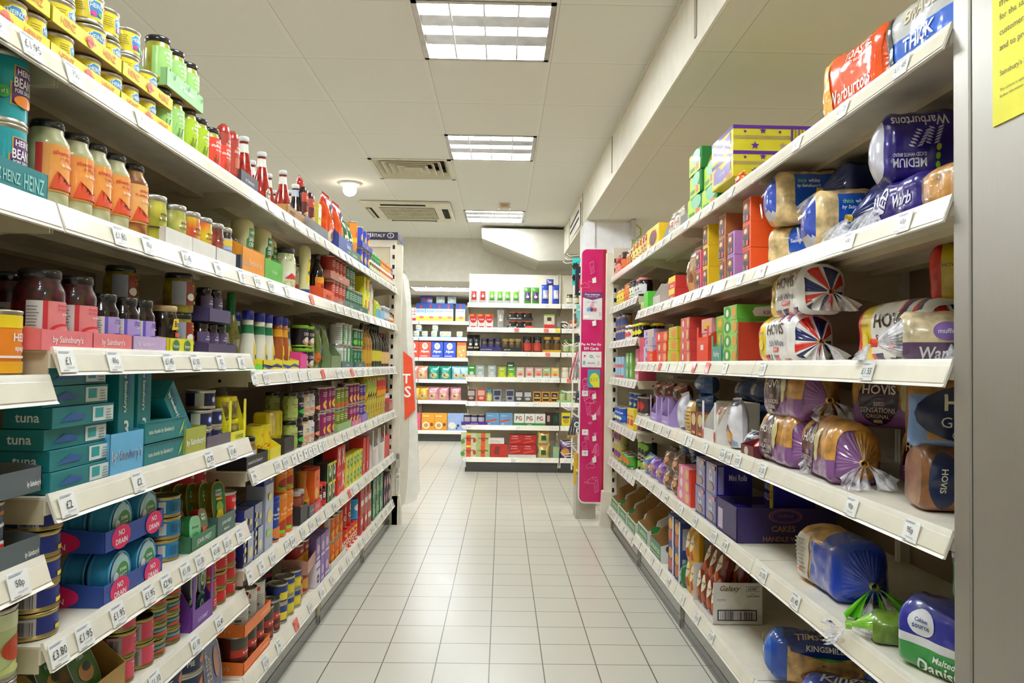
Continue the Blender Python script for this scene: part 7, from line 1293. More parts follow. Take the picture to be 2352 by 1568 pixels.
brl = loaf('bread_loaf', .24, .12, .125, '8a5a34', lambda u, z, s: None, 'brown loaf in clear bag beneath the granary loaf', g=1, gather=[(1, 'film')], tail='film', front=[('e', .16, .5, .12, .44, '1c2950'), ('t', 'HOVIS', .16, .5, .1, 'ece6c8', {'w': .3, 'r': -90}), ('e', .34, .5, .1, .24, '7a9ad0'), ('r', .75, .1, .95, .9, 'c8c8a0')], seed=47, dome=.3, tailsz=1.6)
one('R', brl, 0, tz, .17, brl.desc, s=1.45, rz=PI/2-.2)
row('R', tz, tray('display_tray', .12, .14, .035, .05, '6a2428', [('e', .45, .5, .16, .4, 'd8c8b0')], 'maroon cardboard tray of orange packets', inner='c89a5a'), s=[2.37], d=.003, jit=0, rz=0); row('R', tz+.004, pouch('fruit_packet', .1, .08, .05, 'f0501c', None, 'orange packet in the maroon tray', seed=3), s=[2.37], d=.03)
wpk = pouch('brioche_bag', .095, .07, .165, 'eceaf0', [('r', 0, .86, 1, 1, '2a2f4a'), ('e', .5, .25, .3, .14, 'd89a4a'), ('p', [(.3, .3), (.5, .5), (.7, .3), (.5, .4)], '2a3a6a'), ('t', 'mild &', .5, .7, .04, '5a5a6a', {'w': .5}), ('t', 'light', .5, .63, .04, '5a5a6a', {'w': .4}), ('r', .1, .02, .5, .1, 'e8603a'), ('r', .6, .02, .95, .12, '8ab0d0')], 'white bag with navy top and golden crescent picture', kind='film', seed=48); row('R', tz, wpk, s=[2.59], d=.012, tilt=(0, -.06, 0)); row('R', tz, pouch('brioche_bag', .09, .07, .13, 'd9dade', [('r', 0, .8, 1, 1, '2a2f4a')], 'white bag with navy top lying behind, turned', kind='film', seed=50), s=[2.47], d=.12, tilt=(0, .35, 0)); row('R', tz, pouch('brioche_bag', .08, .07, .07, 'e8e8ec', [('r', .5, .5, 1, 1, '1c2340')], 'small white bag with black twisted end', kind='film', seed=51), s=[2.47], d=.03, z0=.0)
row('R', tz, tray('display_box', .18, .16, .05, .15, 'f0ece6', [('e', .08, .5, .05, .4, 'c8342a'), ('e', .92, .5, .05, .4, 'c8342a')], 'white cut-out box with red hearts', inner='e0dcd4', cutout=True), s=[2.80], d=.003, jit=0); row('R', tz+.003, pouch('brioche_bag', .12, .08, .14, 'b9a690', [('e', .5, .5, .2, .3, 'e8e4dc'), ('e', .55, .8, .12, .1, 'c8342a')], 'clear bag of pastries inside the heart box', kind='film', seed=52), s=[2.80], d=.03)
row('R', tz, carton('waffle_box', .09, .13, .095, '7a2420', [('e', .5, .7, .4, .26, 'd8c08a'), ('r', .2, .1, .8, .2, 'e8a03a')], 'maroon box of waffles', side=[('r', 0, 0, 1, 1, 'c8a85a')]), s=[2.95, 3.05], d=.012, where='fourth right shelf', desc='maroon box of toasting waffles')
row('R', tz, pouch('waffle_bag', .11, .06, .13, 'd8b46a', [('r', .1, .1+.2*i, .9, .13+.2*i, '6a3a10') if 0 else ('r', .12, .08+.12*i, .88, .10+.12*i, '5a3010') for i in range(6)]+[('r', .1, .84, .9, 1, 'e8e4dc')], 'clear bag of round waffles with red tie', kind='film', seed=53), s=[3.18], d=.012)
row('R', tz, pouch('cake_bag', .12, .07, .15, 'd9dae4', [('r', .3, .1, .7, .5, 'e8e8f0')], 'milky clear bag with pale label', kind='film', seed=54), s=[3.33], d=.02, where='', tilt=(0, -.15, 0))
row('R', tz, tray('display_box', .16, .14, .045, .13, 'b39ad8', [('r', .2, .3, .8, .5, 'd8c8f0')], 'lavender cut-out cardboard box', inner='a0703a', cutout=True), s=[3.54, 3.80], d=.003, where='fourth right shelf', jit=0)
row('R', tz, pouch('bun_bag', .18, .1, .085, '4a6ea8', [('e', .2, .5, .15, .35, 'e8e4dc'), ('r', .45, .3, .9, .7, '7a9ac8'), ('r', .5, .35, .8, .5, 'e8e8f0')], 'blue film bag of buns with barcode', kind='film', seed=55), s=[3.35], d=.1, tiers=2, z0=.075, dz=.088, where='fourth right shelf'); row('R', tz, pouch('bun_bag', .18, .1, .085, '3a5a94', [('r', .4, .3, .6, .8, 'e4e4e8')], 'dim blue film bag of buns', kind='film', seed=56), s=[3.1, 2.9], d=.2, tiers=2, z0=.06, where='fourth right shelf', dz=.088)
row('R', tz, pouch('pastry_bag', .14, .09, .1, '7a3a20', [('r', 0, .5, .2, 1, 'e8502a'), ('e', .6, .5, .25, .2, '2a1a14'), ('r', .3, .7, .9, .8, 'd8824a')], 'dark pastry bag with orange ends', kind='film', seed=57), s=[3.6, 3.85, 4.05], d=.06, where='fourth right shelf', tiers=2, dz=.1)
# -- fifth shelf
tz = RR(.552)
bl_ = loaf('bread_loaf', .25, .135, .145, 'c99a52', lambda u, z, s: '123fb4' if (u > .35 and not (s == 'top' and u < .6)) else None, 'large loaf with royal blue gathered end and bright green tie', g=1, gather=[(1, '0f3fbe')], tie='c8c83a', tail='6fd02a', front=[('r', .02, .1, .33, .9, 'd8d0bc')]+lines(.05, .3, .2, .85, 9, '8a8a80')+[('e', .2, .25, .03, .04, 'e8702a')], seed=61, tailsz=1.5)
one('R', bl_, 0, tz, .05, bl_.desc, s=1.97, rz=.0)
dkb = loaf('bread_loaf', .24, .12, .12, '4a2c1c', None, 'dark brown loaf in clear bag', g=1, gather=[(1, 'film')], seed=62, dome=.3)
one('R', dkb, 0, tz, .28, 'dark brown loaf deep on the fifth shelf, lower one', s=1.56, rz=.3); one('R', dkb, 0, tz, .26, 'dark brown loaf deep on the fifth shelf, upper one', s=1.52, rz=.3, z0=.115); one('R', dkb, 0, tz, .28, 'dark brown loaf behind the green packs', s=1.36, rz=.3)
let = pouch('salad_bag', .13, .1, .05, '8ab82a', None, 'green-cornered clear bag lying flat on the fifth shelf', kind='film', seed=63, amp=.012); one('R', loaf('bread_loaf', .15, .08, .055, '6a8a2a', lambda u, z, s: '7ab02a' if u > .3 else None, 'x', g=-1, gather=[(.5, '8ac83a'), (.5, 'film')], tie='8ac83a', seed=64, tailsz=1.4), 0, tz, .07, 'small green-ended clear bag lying flat on the fifth shelf', s=1.56, rz=1.2)
wf = loaf('bread_loaf', .2, .11, .125, 'a9743a', lambda u, z, s: '2a2f9c' if z > .5 else ('3f9a4c' if z < .42 else 'e8e8ea'), 'green and violet-blue bread pack with round white badge', g=1, end='2a2f9c', gather=[(.5, '2a2f9c'), (.5, '3f9a4c')], front=[('e', .3, .74, .16, .2, 'e8eaf0'), ('t', 'Calcium', .3, .78, .06, '3a4a8a', {'w': .2}), ('t', 'source', .3, .68, .06, '3a4a8a', {'w': .2}), ('t', 'Malted', .55, .28, .1, 'f4f8f0', {'w': .4, 'i': .2}), ('t', 'Danish', .5, .12, .2, 'f4f8f0', {'w': .7, 'i': .2})], seed=65)
one('R', wf, 0, tz, .015, wf.desc, s=1.41, rz=.35); one('R', loaf('bread_loaf', .2, .11, .125, 'a9743a', lambda u, z, s: '2f8a4a' if z < .7 else '2a2f8c', 'x', g=1, end='2f7a44', gather=[(.5, '2a2f9c'), (.5, '3f9a4c')], front=[('r', 0, .72, 1, .8, 'e8e8ea'), ('t', 'Danish', .4, .42, .3, 'f4f8f0', {'w': .6, 'b': 0})], seed=66), 0, tz, .17, 'green bread pack raised behind the round-badged one', s=1.42, rz=.5, z0=.115)
CK = '33245c'
cad = tray('cake_crate', .22, .33, .115, .115, CK, [('p', [(.08, .12), (.32, .12), (.32, .72), (.08, .72)], 'c8b8d0')], 'large dark purple cardboard tray reading cakes handle with care', side=[('e', .49, .77, .17, .2, '9a5a54'), ('e', .49, .77, .155, .18, CK), ('e', .49, .77, .14, .155, '9a5a54'), ('e', .49, .77, .133, .145, CK), ('t', 'Cadbury', .49, .78, .12, '9a5a54', {'w': .2, 'i': .2, 'b': 0}), ('t', 'CAKES', .47, .42, .17, 'a87a3c', {'w': .36}), ('t', 'HANDLE WITH CARE', .58, .13, .14, 'a87a3c', {'w': .85})], inner='b08a4a', t=.004)
one('R', cad, 0, tz, .008, cad.desc, s=2.59, rz=0)
MRc = '2e2486'
def mr(w_, d_, h_, ds): return carton('mini_roll_box', w_, d_, h_, MRc, [('r', .08, .05, .92, .95, '4a3f94'), ('t', 'Mini', .5, .72, .16, 'eceaf6', {'w': .7}), ('t', 'Rolls', .5, .5, .18, 'eceaf6', {'w': .8}), ('e', .45, .22, .3, .14, '7a4a3a'), ('r', .6, .8, .9, .94, 'c84a5a')], ds, side=[('t', 'Mini Rolls', .6, .6, .2, 'dcd8f0', {'w': .5}), ('r', .04, .05, .2, .95, '8a84b8')], kind='gloss')
row('R', tz+.004, mr(.1, .13, .1, 'purple mini roll box inside the dark cardboard tray'), s=[2.56], d=.02, z0=.0); row('R', tz+.07, carton('mini_roll_box', .1, .14, .13, MRc, [('t', 'MINI', .3, .75, .16, 'eceaf6', {'w': .45}), ('t', 'ROLLS', .3, .5, .18, 'eceaf6', {'w': .45}), ('r', .62, .1, .95, 1, 'ecd81c'), ('t', '2', .78, .6, .2, 'd8342a', {'w': .2}), ('e', .35, .2, .2, .12, '7a4a3a')], 'mini roll box with yellow side flash standing higher', kind='gloss'), s=[2.58], d=.15, where='')
row('R', tz, mr(.135, .13, .11, 'purple and silver mini roll box'), s=[2.79, 2.94], d=.012, tiers=2, dz=.111, where='fifth right shelf', jit=.02)
row('R', tz, carton('fancy_box', .19, .14, .05, 'ec8aa4', [('e', .3, .6, .12, .35, 'f8e8e4'), ('e', .8, .5, .15, .4, 'e8c07a')], 'pink box of fancies', side=[('r', 0, 0, 1, 1, 'e84428'), ('p', [(.4, .1), (.7, .1), (.65, .5), (.45, .5)], 'f8f0ea')]), s=[3.20], d=.012, tiers=3, dz=.0505, where='fifth right shelf'); row('R', tz, carton('fancy_box', .008, .14, .13, 'ea4426', None, 'orange-red side of the pink fancies display'), s=[3.095], d=.012)
dn = pouch('doughnut_bag', .13, .08, .1, '7a5a4a', [('e', .3, .6, .2, .2, 'e8e4dc'), ('e', .65, .55, .2, .2, 'd89a5a'), ('r', .2, .2, .5, .4, 'e0e0e0'), ('e', .6, .25, .15, .12, 'c8501c')], 'brown and silver film bag of teacakes', kind='film', seed=71, amp=.01)
row('R', tz, dn, s=[3.40, 3.56], d=.012, where='fifth right shelf', tiers=2, dz=.09); row('R', tz, pouch('doughnut_bag', .15, .09, .1, '8a5cb8', [('e', .35, .5, .22, .25, 'e8e4ec'), ('e', .7, .5, .2, .2, 'b98a6a')], 'lilac film bag of buns', kind='film', seed=72, amp=.01), s=[3.74, 3.92], d=.012, where='fifth right shelf'); row('R', tz, pouch('doughnut_bag', .16, .1, .1, '4a78b8', [('e', .35, .5, .22, .25, 'e8ecf0'), ('r', .5, .75, .8, .95, 'e0e02a'), ('e', .7, .4, .2, .2, 'c89a5a')], 'sky blue film bag of buns', kind='film', seed=73, amp=.01), s=[4.08], d=.012, where='fifth right shelf'); row('R', tz, pouch('doughnut_bag', .17, .1, .1, '3a5a8c', [('e', .4, .5, .25, .25, '9a6a3a')], 'dim blue bag of buns heaped behind', kind='film', seed=74, amp=.01), s=[3.3, 3.6, 3.8], d=.14, z0=.06, where='fifth right shelf', tiers=2, dz=.07)
# -- base shelf
tz = RR(.195)
def kings(ds, sd): return loaf('bread_loaf', .26, .125, .13, 'd8ac68', lambda u, z, s: ('1a5ac0' if u < .14 else ('17307c' if s == 'top' else None)), ds, g=-1, end='1d58c0', fold=lambda y, z: '1f5fc4' if z < .8 else '2a7ad8', endfx=[('t', 'Kingsmill', .5, .66, .2, 'f4f2ea', {'w': .9, 'i': .2}), ('t', 'soft', .4, .42, .16, 'f4f2ea', {'w': .5, 'i': .2}), ('t', 'white', .5, .2, .22, 'f4f2ea', {'w': .8, 'i': .2}), ('p', [(.4, .82), (.5, .95), (.6, .82)], 'f0a02a')], front=[('r', .0, .0, .16, 1, '1a4aa8'), ('p', [(.17, .95), (.95, .95), (.95, .74), (.6, .62), (.2, .74)], '17307c'), ('t', 'KINGSMILL', .56, .84, .12, 'f4f2ea', {'w': .6}), ('p', [(.4, .66), (.8, .66), (.6, .58)], '5aa83a'), ('e', .55, .22, .25, .16, '8a5220')], top=[('r', .14, 0, .96, .9, '17307c'), ('t', 'white', .5, .55, .3, 'e8ecf4', {'w': .4, 'r': 180}), ('t', 'KINGSMILL', .5, .2, .16, 'e8c8a0', {'w': .5, 'r': 180})], seed=sd)
k1 = kings('soft white loaf in blue-topped bag at the front of base shelf', 81); one('R', k1, 0, tz, .15, k1.desc, s=2.17, rz=PI/2-.3, z0=.02)
k2 = kings('blue-topped white loaf beside the front one, further into the shelf', 82); one('R', k2, 0, tz, .33, k2.desc, s=1.93, rz=PI/2-.3)
k3 = loaf('bread_loaf', .25, .13, .12, 'd8ac68', wrapall('1f3f9c'), 'royal blue bread bag with red lettering lowest in view', g=-1, end='1d58c0', gather=[(1, '2a58c8')], top=[('t', 'MEDIUM', .7, .8, .12, 'e8483a', {'w': .4}), ('t', 'Kingsmill', .5, .4, .4, 'f0f0f4', {'w': .7, 'i': .3}), ('p', [(.3, .5), (.4, .7), (.45, .5)], 'e8d02a')], seed=83); one('R', k3, 0, tz, .14, k3.desc, s=1.90, rz=PI/2-.3); one('R', k3, 0, tz, .34, 'second royal blue bread bag further into base shelf', s=1.74, rz=PI/2-.3)
gx_ = carton('cake_bar_box', .19, .22, .165, 'dcd8d0', [('r', .5, .0, .98, 1, 'c8b08a')], 'open white carton of chocolate cake bars', bev=0)
m = MB(); k = mat('d9d4ca', 'paper'); m.box(-.14, 0, 0, .14, .18, .0025, k); m.box(-.14, .1775, 0, .14, .18, .15, k)
for x in (-.14, .1375): m.box(x, 0, 0, x+.0025, .18, .15, k)
root = m.obj('cake_bar_carton', link=False); m = MB()
gfx(m, [('t', 'Galaxy', .33, .85, .17, '7a5a30', {'w': .5, 'i': .35}), ('r', .66, .80, .93, .92, '3a3634'), ('r', .665, .81, .925, .91, 'dcd8d0'), ('t', '65987', .795, .86, .07, '3a3634', {'w': .24}), ('t', '12 x 6', .8, .75, .03, '4a4644'), ('t', 'CAKE BARS', .8, .69, .045, '4a4644', {'w': .26}), ('r', .08, .1, .88, .36, '26242a'), ('r', .105, .125, .855, .335, 'dcd8d0')]+barcode(.14, .125, .82, .335, '26242a', 30)+[('t', '0 50 00 159 10402 6', .5, .05, .035, '5a5654', {'b': 0, 'w': .5})]+lines(.05, .25, .6, .66, 2, '6a6664'), .18, .15, sideface(.1403, 0, 0, -1)); l = part(m, 'side_print', root)
gcar = Kind(root, [(l, root)], 'box', 'open white carton of chocolate cake bars with large barcode', .28, .18, .15)
one('R', gcar, 0, tz, .012, gcar.desc, s=2.89, rz=0)
def gal(c1, ds): return pouch('cake_bar_pack', .05, .06, .15, c1, [('e', .5, .62, .4, .22, 'f0e0c0'), ('t', 'Galaxy', .5, .64, .1, '4a2410', {'w': .8, 'i': .2, 'b': 0}), ('p', [(.1, .1), (.9, .2), (.8, .42), (.3, .38)], 'b8501c')], ds, kind='gloss', seed=84)
g1 = gal('7a2c14', 'brown and gold chocolate cake bar packet')
row('R', tz+.003, g1, s=[2.79, 2.86, 2.93, 3.0], d=.018, rows=3, gap=-.01, where='in the white carton', tilt=None)
row('R', tz+.10, g1, s=[2.82, 2.90, 2.98], d=.03, rows=2, where='heaped above the white carton', tilt=(-.2, 0, 0))
g2 = gal('e0a82a', 'golden yellow caramel cake bar packet'); row('R', tz, g2, s=[3.08, 3.15], d=.012, tiers=2, dz=.12, where='beside the white carton')
vp = carton('pie_box', .1, .08, .13, '2c3f7c', [('e', .4, .7, .3, .2, 'e8a02a'), ('e', .4, .3, .3, .2, 'c8501c'), ('r', .72, 0, .95, 1, 'e8e8ec')], 'navy box with yellow and red food pictures', side=[('r', .1, .1, .9, .8, 'b9bcd0')]); row('R', tz, vp, s=[3.30, 3.42], d=.012, tiers=2, where='base right shelf'); row('R', tz, pouch('salad_pack', .06, .06, .1, '2f7a4a', [('e', .5, .5, .3, .3, '7ab07a')], 'bottle green packet at the shelf edge', seed=9), s=[3.22], d=.0)
egg1 = lambda ds, c: None
def eggbox(w_, d_, hh, lip, c, txt, ds, side=None):
    m = MB(); kb_ = mat('a8824c', 'card'); kf = mat(c, 'paper')
    P_ = [(0, 0), (d_, 0), (d_, hh), (d_*.55, hh), (d_*.45, hh*.93), (d_*.3, hh*.62), (d_*.14, hh*.5), (.04, lip*1.15), (0, lip)]
    for x in (-w_/2, w_/2-.004): m.prism(P_, x, x+.004, kb_ if x < 0 else mat('dcdad6', 'paper'), 'x')
    m.box(-w_/2+.004, 0, 0, w_/2-.004, .004, lip, kf); m.box(-w_/2+.004, d_-.004, 0, w_/2-.004, d_, hh, kb_); m.box(-w_/2+.004, .004, 0, w_/2-.004, d_-.004, .003, kb_)
    root = m.obj('egg_carton_case', link=False); m = MB(); gfx(m, [('r', .02, .1, .98, .9, '3f8a4c')]+[('t', txt, .5, .55, .3, 'e8f0e4', {'w': .8})]+lines(.1, .9, .15, .35, 1, 'cfe0cc'), w_, lip, flat(-w_/2, .0003, 0)); l = part(m, 'front_print', root); P2 = [(l, root)]
    if side: m = MB(); gfx(m, side, d_, hh, sideface(w_/2+.0003, 0, 0, -1)); l2 = part(m, 'side_print', root); P2.append((l2, root))
    return Kind(root, P2, 'egg case', ds, w_, d_, hh)
e1 = eggbox(.27, .38, .26, .075, 'd4ddcc', '12 LARGE EGGS', 'tall curved cardboard egg case, near one with green tree emblem', side=[('t', '12 LARGE EGGS', .55, .8, .07, '2a2a28', {'w': .6}), ('r', .3, .5, .75, .72, '2f6a44'), ('r', .31, .51, .74, .71, 'dcdad6')]+barcode(.33, .51, .72, .71, '3a5a44', 20)+[('e', .12, .3, .08, .1, '2f8a44'), ('r', .11, .1, .13, .25, '2f8a44')])
e2 = eggbox(.25, .36, .22, .075, '6a7478', '6M ORGANIC EGGS', 'grey-fronted curved egg case reading organic eggs', side=[('t', '6M ORGANIC', .5, .8, .08, '2a2622', {'w': .6})]+barcode(.25, .5, .8, .72, '4a3a30', 24)+[('e', .12, .3, .06, .08, '3a4448')])
row('R', tz, e2, s=[3.72], d=.004, jit=0); row('R', tz, e1, s=[4.05], d=.004, jit=0)
one('R', e1, 0, RR(.165), .004, 'curved brown egg case in the middle, orange tabs on its edge', s=4.38); one('R', e1, 0, RR(.165), .004, 'farthest curved brown egg case on the right', s=5.0); one('R', e1, 0, RR(.165), .004, 'brown egg case second from the far end', s=4.69)
# -- the far bay with its own shelf heights
def far(z, lst):
    for q, ss, opt in lst: row('R', RR(z), q, s=ss, **opt)
N_ = dict(where='far right bay')
hj = jam('d8a01c', 'f4d84a', '3a3f6a', 'yellow jar of lemon curd with dark tray'); 
row('R', RR(1.52), jam('1c0a14', 'e4e2e6', 'e88a94', 'wide jam jar with pink gingham lid', .042, .11), s=[4.28, 4.36], d=.012, where='far right bay'); row('R', RR(1.52), jam('2a0f1c', 'e8ead0', '2a2a3a', 'slim jam jar with white label'), s=[4.50, 4.57], d=.012, where='far right bay'); row('R', RR(1.52), jam('e07a1c', 'f0802a', 'b8742a', 'jar of orange marmalade'), s=[4.68, 4.76], d=.012, where='far right bay'); row('R', RR(1.52), hj, s=[4.88, 4.97, 5.06], d=.012, where='far right bay')
yl_ = jar('spread_jar', .035, .085, mat('1c120c', 'goo'), [('e', .5, .5, .3, .3, 'e8d83a')], 'black jar with wide yellow lid', base=None, lid='efdf1c', neck=.95, lab=(.1, .7)); row('R', RR(1.286), yl_, s=[4.27, 4.36, 4.45], d=.012, tiers=1, where='far right bay'); row('R', RR(1.286), jar('spread_jar', .035, .09, mat('6a3a1c', 'goo'), [('e', .5, .5, .3, .3, 'd8503c')], 'chocolate spread jar with white lid', base='f0ede4', lid='f2f0ea', neck=.95, lab=(.05, .7)), s=[4.60, 4.70], d=.012, where='far right bay'); row('R', RR(1.286), jam('b8864a', '3a4a8a', '2a3a8c', 'jar of peanut butter with blue lid', .036, .09), s=[4.86, 4.98, 5.08], d=.012, tiers=2, where='far right bay')
row('R', RR(1.286), yl_, s=[4.3, 4.42, 4.54], d=.1, where='rear rank of far right bay')
row('R', RR(1.044), carton('pudding_box', .1, .1, .09, 'd0566a', [('r', .1, .1, .9, .4, 'e8b0b8')], 'rose pink boxed pudding'), s=[4.30], d=.012, tiers=2, where='far right bay'); row('R', RR(1.044), carton('jelly_box', .09, .05, .08, '6aa84a', [('e', .5, .5, .3, .3, 'd8e8c0')], 'green jelly box'), s=[4.5, 4.62], d=.012, tiers=2, where='far right bay'); row('R', RR(1.044), carton('jelly_box', .09, .05, .07, '9cc4e0', [('r', 0, 0, 1, .3, 'd8504a')], 'sky blue and red jelly box'), s=[4.8, 4.92, 5.04], d=.012, tiers=2, where='far right bay')
cb = can('custard_can', .037, .105, [('r', 0, .2, 1, .5, '2a6ad0'), ('t', 'Ambrosia', .5, .7, .16, 'ffffff', {'w': .8}), ('e', .5, .3, .25, .14, 'f0e4a0')], 'royal blue tin of custard', base='1d4fb4'); row('R', RR(.75), cb, s=[4.9, 5.0, 5.1], d=.012, tiers=1, where='far right bay'); row('R', RR(.75), cb, s=[4.60, 4.75], d=.05, tiers=2, where='rear of far right bay', desc='royal blue custard tin')
row('R', RR(.75), carton('cake_mix_box', .1, .07, .12, 'f0d83a', [('r', .1, .2, .9, .5, 'd8402c'), ('r', .1, .6, .9, .7, 'e8742a')], 'yellow and red boxed pudding mix'), s=[4.45, 4.56], d=.012, where='far right bay'); row('R', RR(.75), can('pudding_can', .037, .1, [('e', .5, .5, .3, .3, 'c8302a')], 'brown tin with red emblem', base='4a3230'), s=[4.28, 4.36], d=.03, tiers=2, where='far right bay')
vg = can('fruit_can', .037, .11, [('e', .4, .4, .2, .25, 'e0a02a'), ('e', .65, .5, .2, .2, '8ac83a'), ('r', 0, .8, 1, .9, 'e8e0b0')], 'dark green tin with fruit picture', base='1f3a24'); row('R', RR(.5), vg, s=[4.27, 4.36, 4.45], d=.05, tiers=2, where='far right bay'); row('R', RR(.5), can('fruit_can', .037, .11, [('e', .5, .4, .3, .25, '7a3a8c'), ('e', .4, .7, .2, .15, 'e0b02a')], 'purple and gold tin of fruit', base='b8a84a'), s=[4.95, 5.04, 5.12], d=.012, tiers=2, where='far right bay'); row('R', RR(.5), can('fruit_can', .037, .08, [('e', .5, .5, .3, .3, 'e8702a'), ('r', 0, 0, 1, .2, '2f8a3a')], 'leaf green tin of fruit', base='5ab03a'), s=[4.62, 4.72, 4.82], d=.012, where='far right bay')
# ------------------------------------------------------------------ the tea and coffee unit and the cereal shelves
def brow(i, kind, pxs, d=.012, rows=1, tiers=1, where='', desc=None, z0=0, dz=None, unit='B', zz=None):
    Y = 7.83 if unit == 'B' else 10.79; Zs = BZ if unit == 'B' else FZ
    row(unit, Zs[i]-dk, kind, s=[at_y(p, 800, Y+d).x for p in pxs], d=d, rows=rows, tiers=tiers, where=where, desc=desc, z0=z0, dz=dz, jit=.02)
def cofpack(base, panel, ds, h_=.17, seed=1, p2=None): return pouch('coffee_bag', .075, .05, h_, base, [('r', .15, .25, .85, .75, panel), ('r', .15, .2, .85, .3, p2 or panel), ('e', .5, .45, .2, .08, 'ffffff')], ds, seed=seed, amp=.002)
brow(0, cofpack('f2f0ee', 'c8403c', 'white coffee bag with red label'), [1087, 1107], where='first shelf of tea unit'); brow(0, cofpack('f2f2ee', '7ac83a', 'white coffee bag with green label', p2='3f8a5a'), [1128, 1146, 1164, 1183], where='first shelf of tea unit'); brow(0, cofpack('5aa83a', '6a4a84', 'green and purple coffee bag', p2='6a4a84'), [1210, 1229], where='first shelf of tea unit'); brow(0, cofpack('3a5ad0', 'd8d8e8', 'bright blue coffee refill bag', p2='1c2a8a', h_=.2), [1251, 1275], where='first shelf of tea unit'); brow(0, cofpack('2a3a9c', '6a6ac0', 'royal blue bag lying across the blue refills', h_=.06), [1262], z0=.205); brow(0, jar('coffee_jar', .036, .11, mat('6a6a2a', 'goo'), [('r', .1, .1, .9, .9, 'e8dcc0')], 'olive jar beside the hooks', base='c8b878', lid='3a3428'), [1308, 1322], where='first shelf of tea unit')
brow(1, carton('cocoa_box', .078, .06, .145, 'f0ece6', [('r', .02, .55, .98, 1, 'd8261c'), ('e', .5, .55, .4, .2, 'd8261c'), ('e', .3, .9, .3, .06, 'f0b02a'), ('t', 'RCOSA', .5, .6, .1, 'ffffff', {'w': .6}), ('r', .2, .0, .8, .12, 'd8261c')], 'red and white cocoa pack'), [1086, 1105, 1123], where='second shelf of tea unit')
brow(1, cofpack('d9d7d2', 'b9b5ae', 'large silver-grey coffee refill bag', h_=.185), [1149]); nes = can('coffee_tin', .042, .075, [('e', .5, .5, .25, .4, '1c1a1c'), ('r', .1, .3, .3, .7, 'f0f0ee')], 'orange-rimmed black coffee tin', base='2a2422', rim=mat('e85a2a', 'plastic'), ring=False); brow(1, nes, [1178, 1194, 1211], tiers=2, dz=.095, where='second shelf of tea unit'); brow(1, tray('display_tray', .27, .1, .025, .03, '1a1819', [('t', 'NESCAFE', .2, .5, .6, 'f4f2ee', {'w': .3}), ('e', .85, .3, .2, .9, 'e8582a')], 'black cardboard tray of coffee tins'), [1194], d=.0); brow(1, tray('display_tray', .27, .1, .02, .03, '1a1819', barcode(.05, .2, .55, .9, 'e8e8e8', 20), 'black cardboard tray between the coffee tins'), [1194], d=.0, z0=.092)
brow(1, carton('coffee_box', .11, .06, .15, 'e0d4bc', [('r', 0, .9, 1, 1, '8ab83a'), ('r', .3, .55, .7, .8, '3a2a20'), ('r', 0, 0, 1, .3, 'd8301f'), ('e', .5, .4, .25, .1, 'f0e8dc')], 'upright cream and red sachet box'), [1261]); brow(1, jar('coffee_jar', .035, .08, mat('3a3428', 'goo'), [('e', .5, .5, .3, .3, 'c8bc8a')], 'squat dark jar with white lid', base='4a4438', lid='eceae4', neck=.93), [1296]); brow(1, jar('coffee_jar', .035, .095, mat('b8501c', 'goo'), [('r', .1, .2, .9, .8, 'e8dcd0')], 'orange jar by the hooks', base='c8602a', lid='d86a2a', neck=.93), [1316])
cjx = lambda c, lid, lb, ds, h_=.14, r_=.037: jar('coffee_jar', r_, h_, mat(c, 'goo'), [('r', .1, .2, .9, .8, lb)], ds, base=lb, lid=lid, lidh=.03, neck=.92, lab=(.1, .6))
brow(2, cofpack('1c1a1e', '2a2830', 'glossy black coffee bag with pale tag', h_=.17, p2='d8c8a0'), [1080, 1094], where='third shelf of tea unit'); brow(2, cjx('5a3a24', '27285a', '3a3a6a', 'decaffeinated coffee jar with navy lid'), [1112, 1127, 1143], where='third shelf of tea unit'); brow(2, tray('display_tray', .22, .1, .05, .055, '2a2766', [('t', 'gold roast decaffeinated', .3, .5, .3, 'e0e0f0', {'w': .5})], 'navy cardboard tray of decaffeinated jars'), [1127], d=.0)
brow(2, cjx('6a4420', 'a8924a', '5a4a2a', 'gold-lidded instant coffee jar'), [1160, 1175, 1190], where='third shelf of tea unit'); brow(2, tray('display_tray', .22, .1, .05, .055, '17161a', [('t', 'gold roast', .3, .5, .3, 'f4f2ee', {'w': .3})], 'black cardboard tray of gold-lidded jars'), [1175], d=.0)
brow(2, cjx('2a140c', '1c1416', 'c8402c', 'large dark coffee jar with red cup label', .165, .046), [1211, 1234], where='third shelf of tea unit'); brow(2, cjx('4a2c10', 'c89a1c', '6a4a14', 'gold-banded coffee jar in yellow tray', .165, .04), [1258, 1279], where='third shelf of tea unit'); brow(2, tray('display_tray', .19, .1, .03, .035, 'dfa91c', None, 'golden yellow cardboard tray'), [1268], d=.0); brow(2, cjx('8a2a14', '4a8a2a', 'b8c88a', 'jar with green lid and pale label'), [1300, 1317], where='third shelf of tea unit')
tb = lambda c1, c2, ds, h_=.105: carton('tea_box', .078, .06, h_, c1, [('r', 0, 0, 1, .22, c2), ('e', .5, .35, .28, .14, 'e8703a' if c2 == 'ece8e4' else c2), ('r', .2, .75, .8, .85, 'ffffff')], ds)
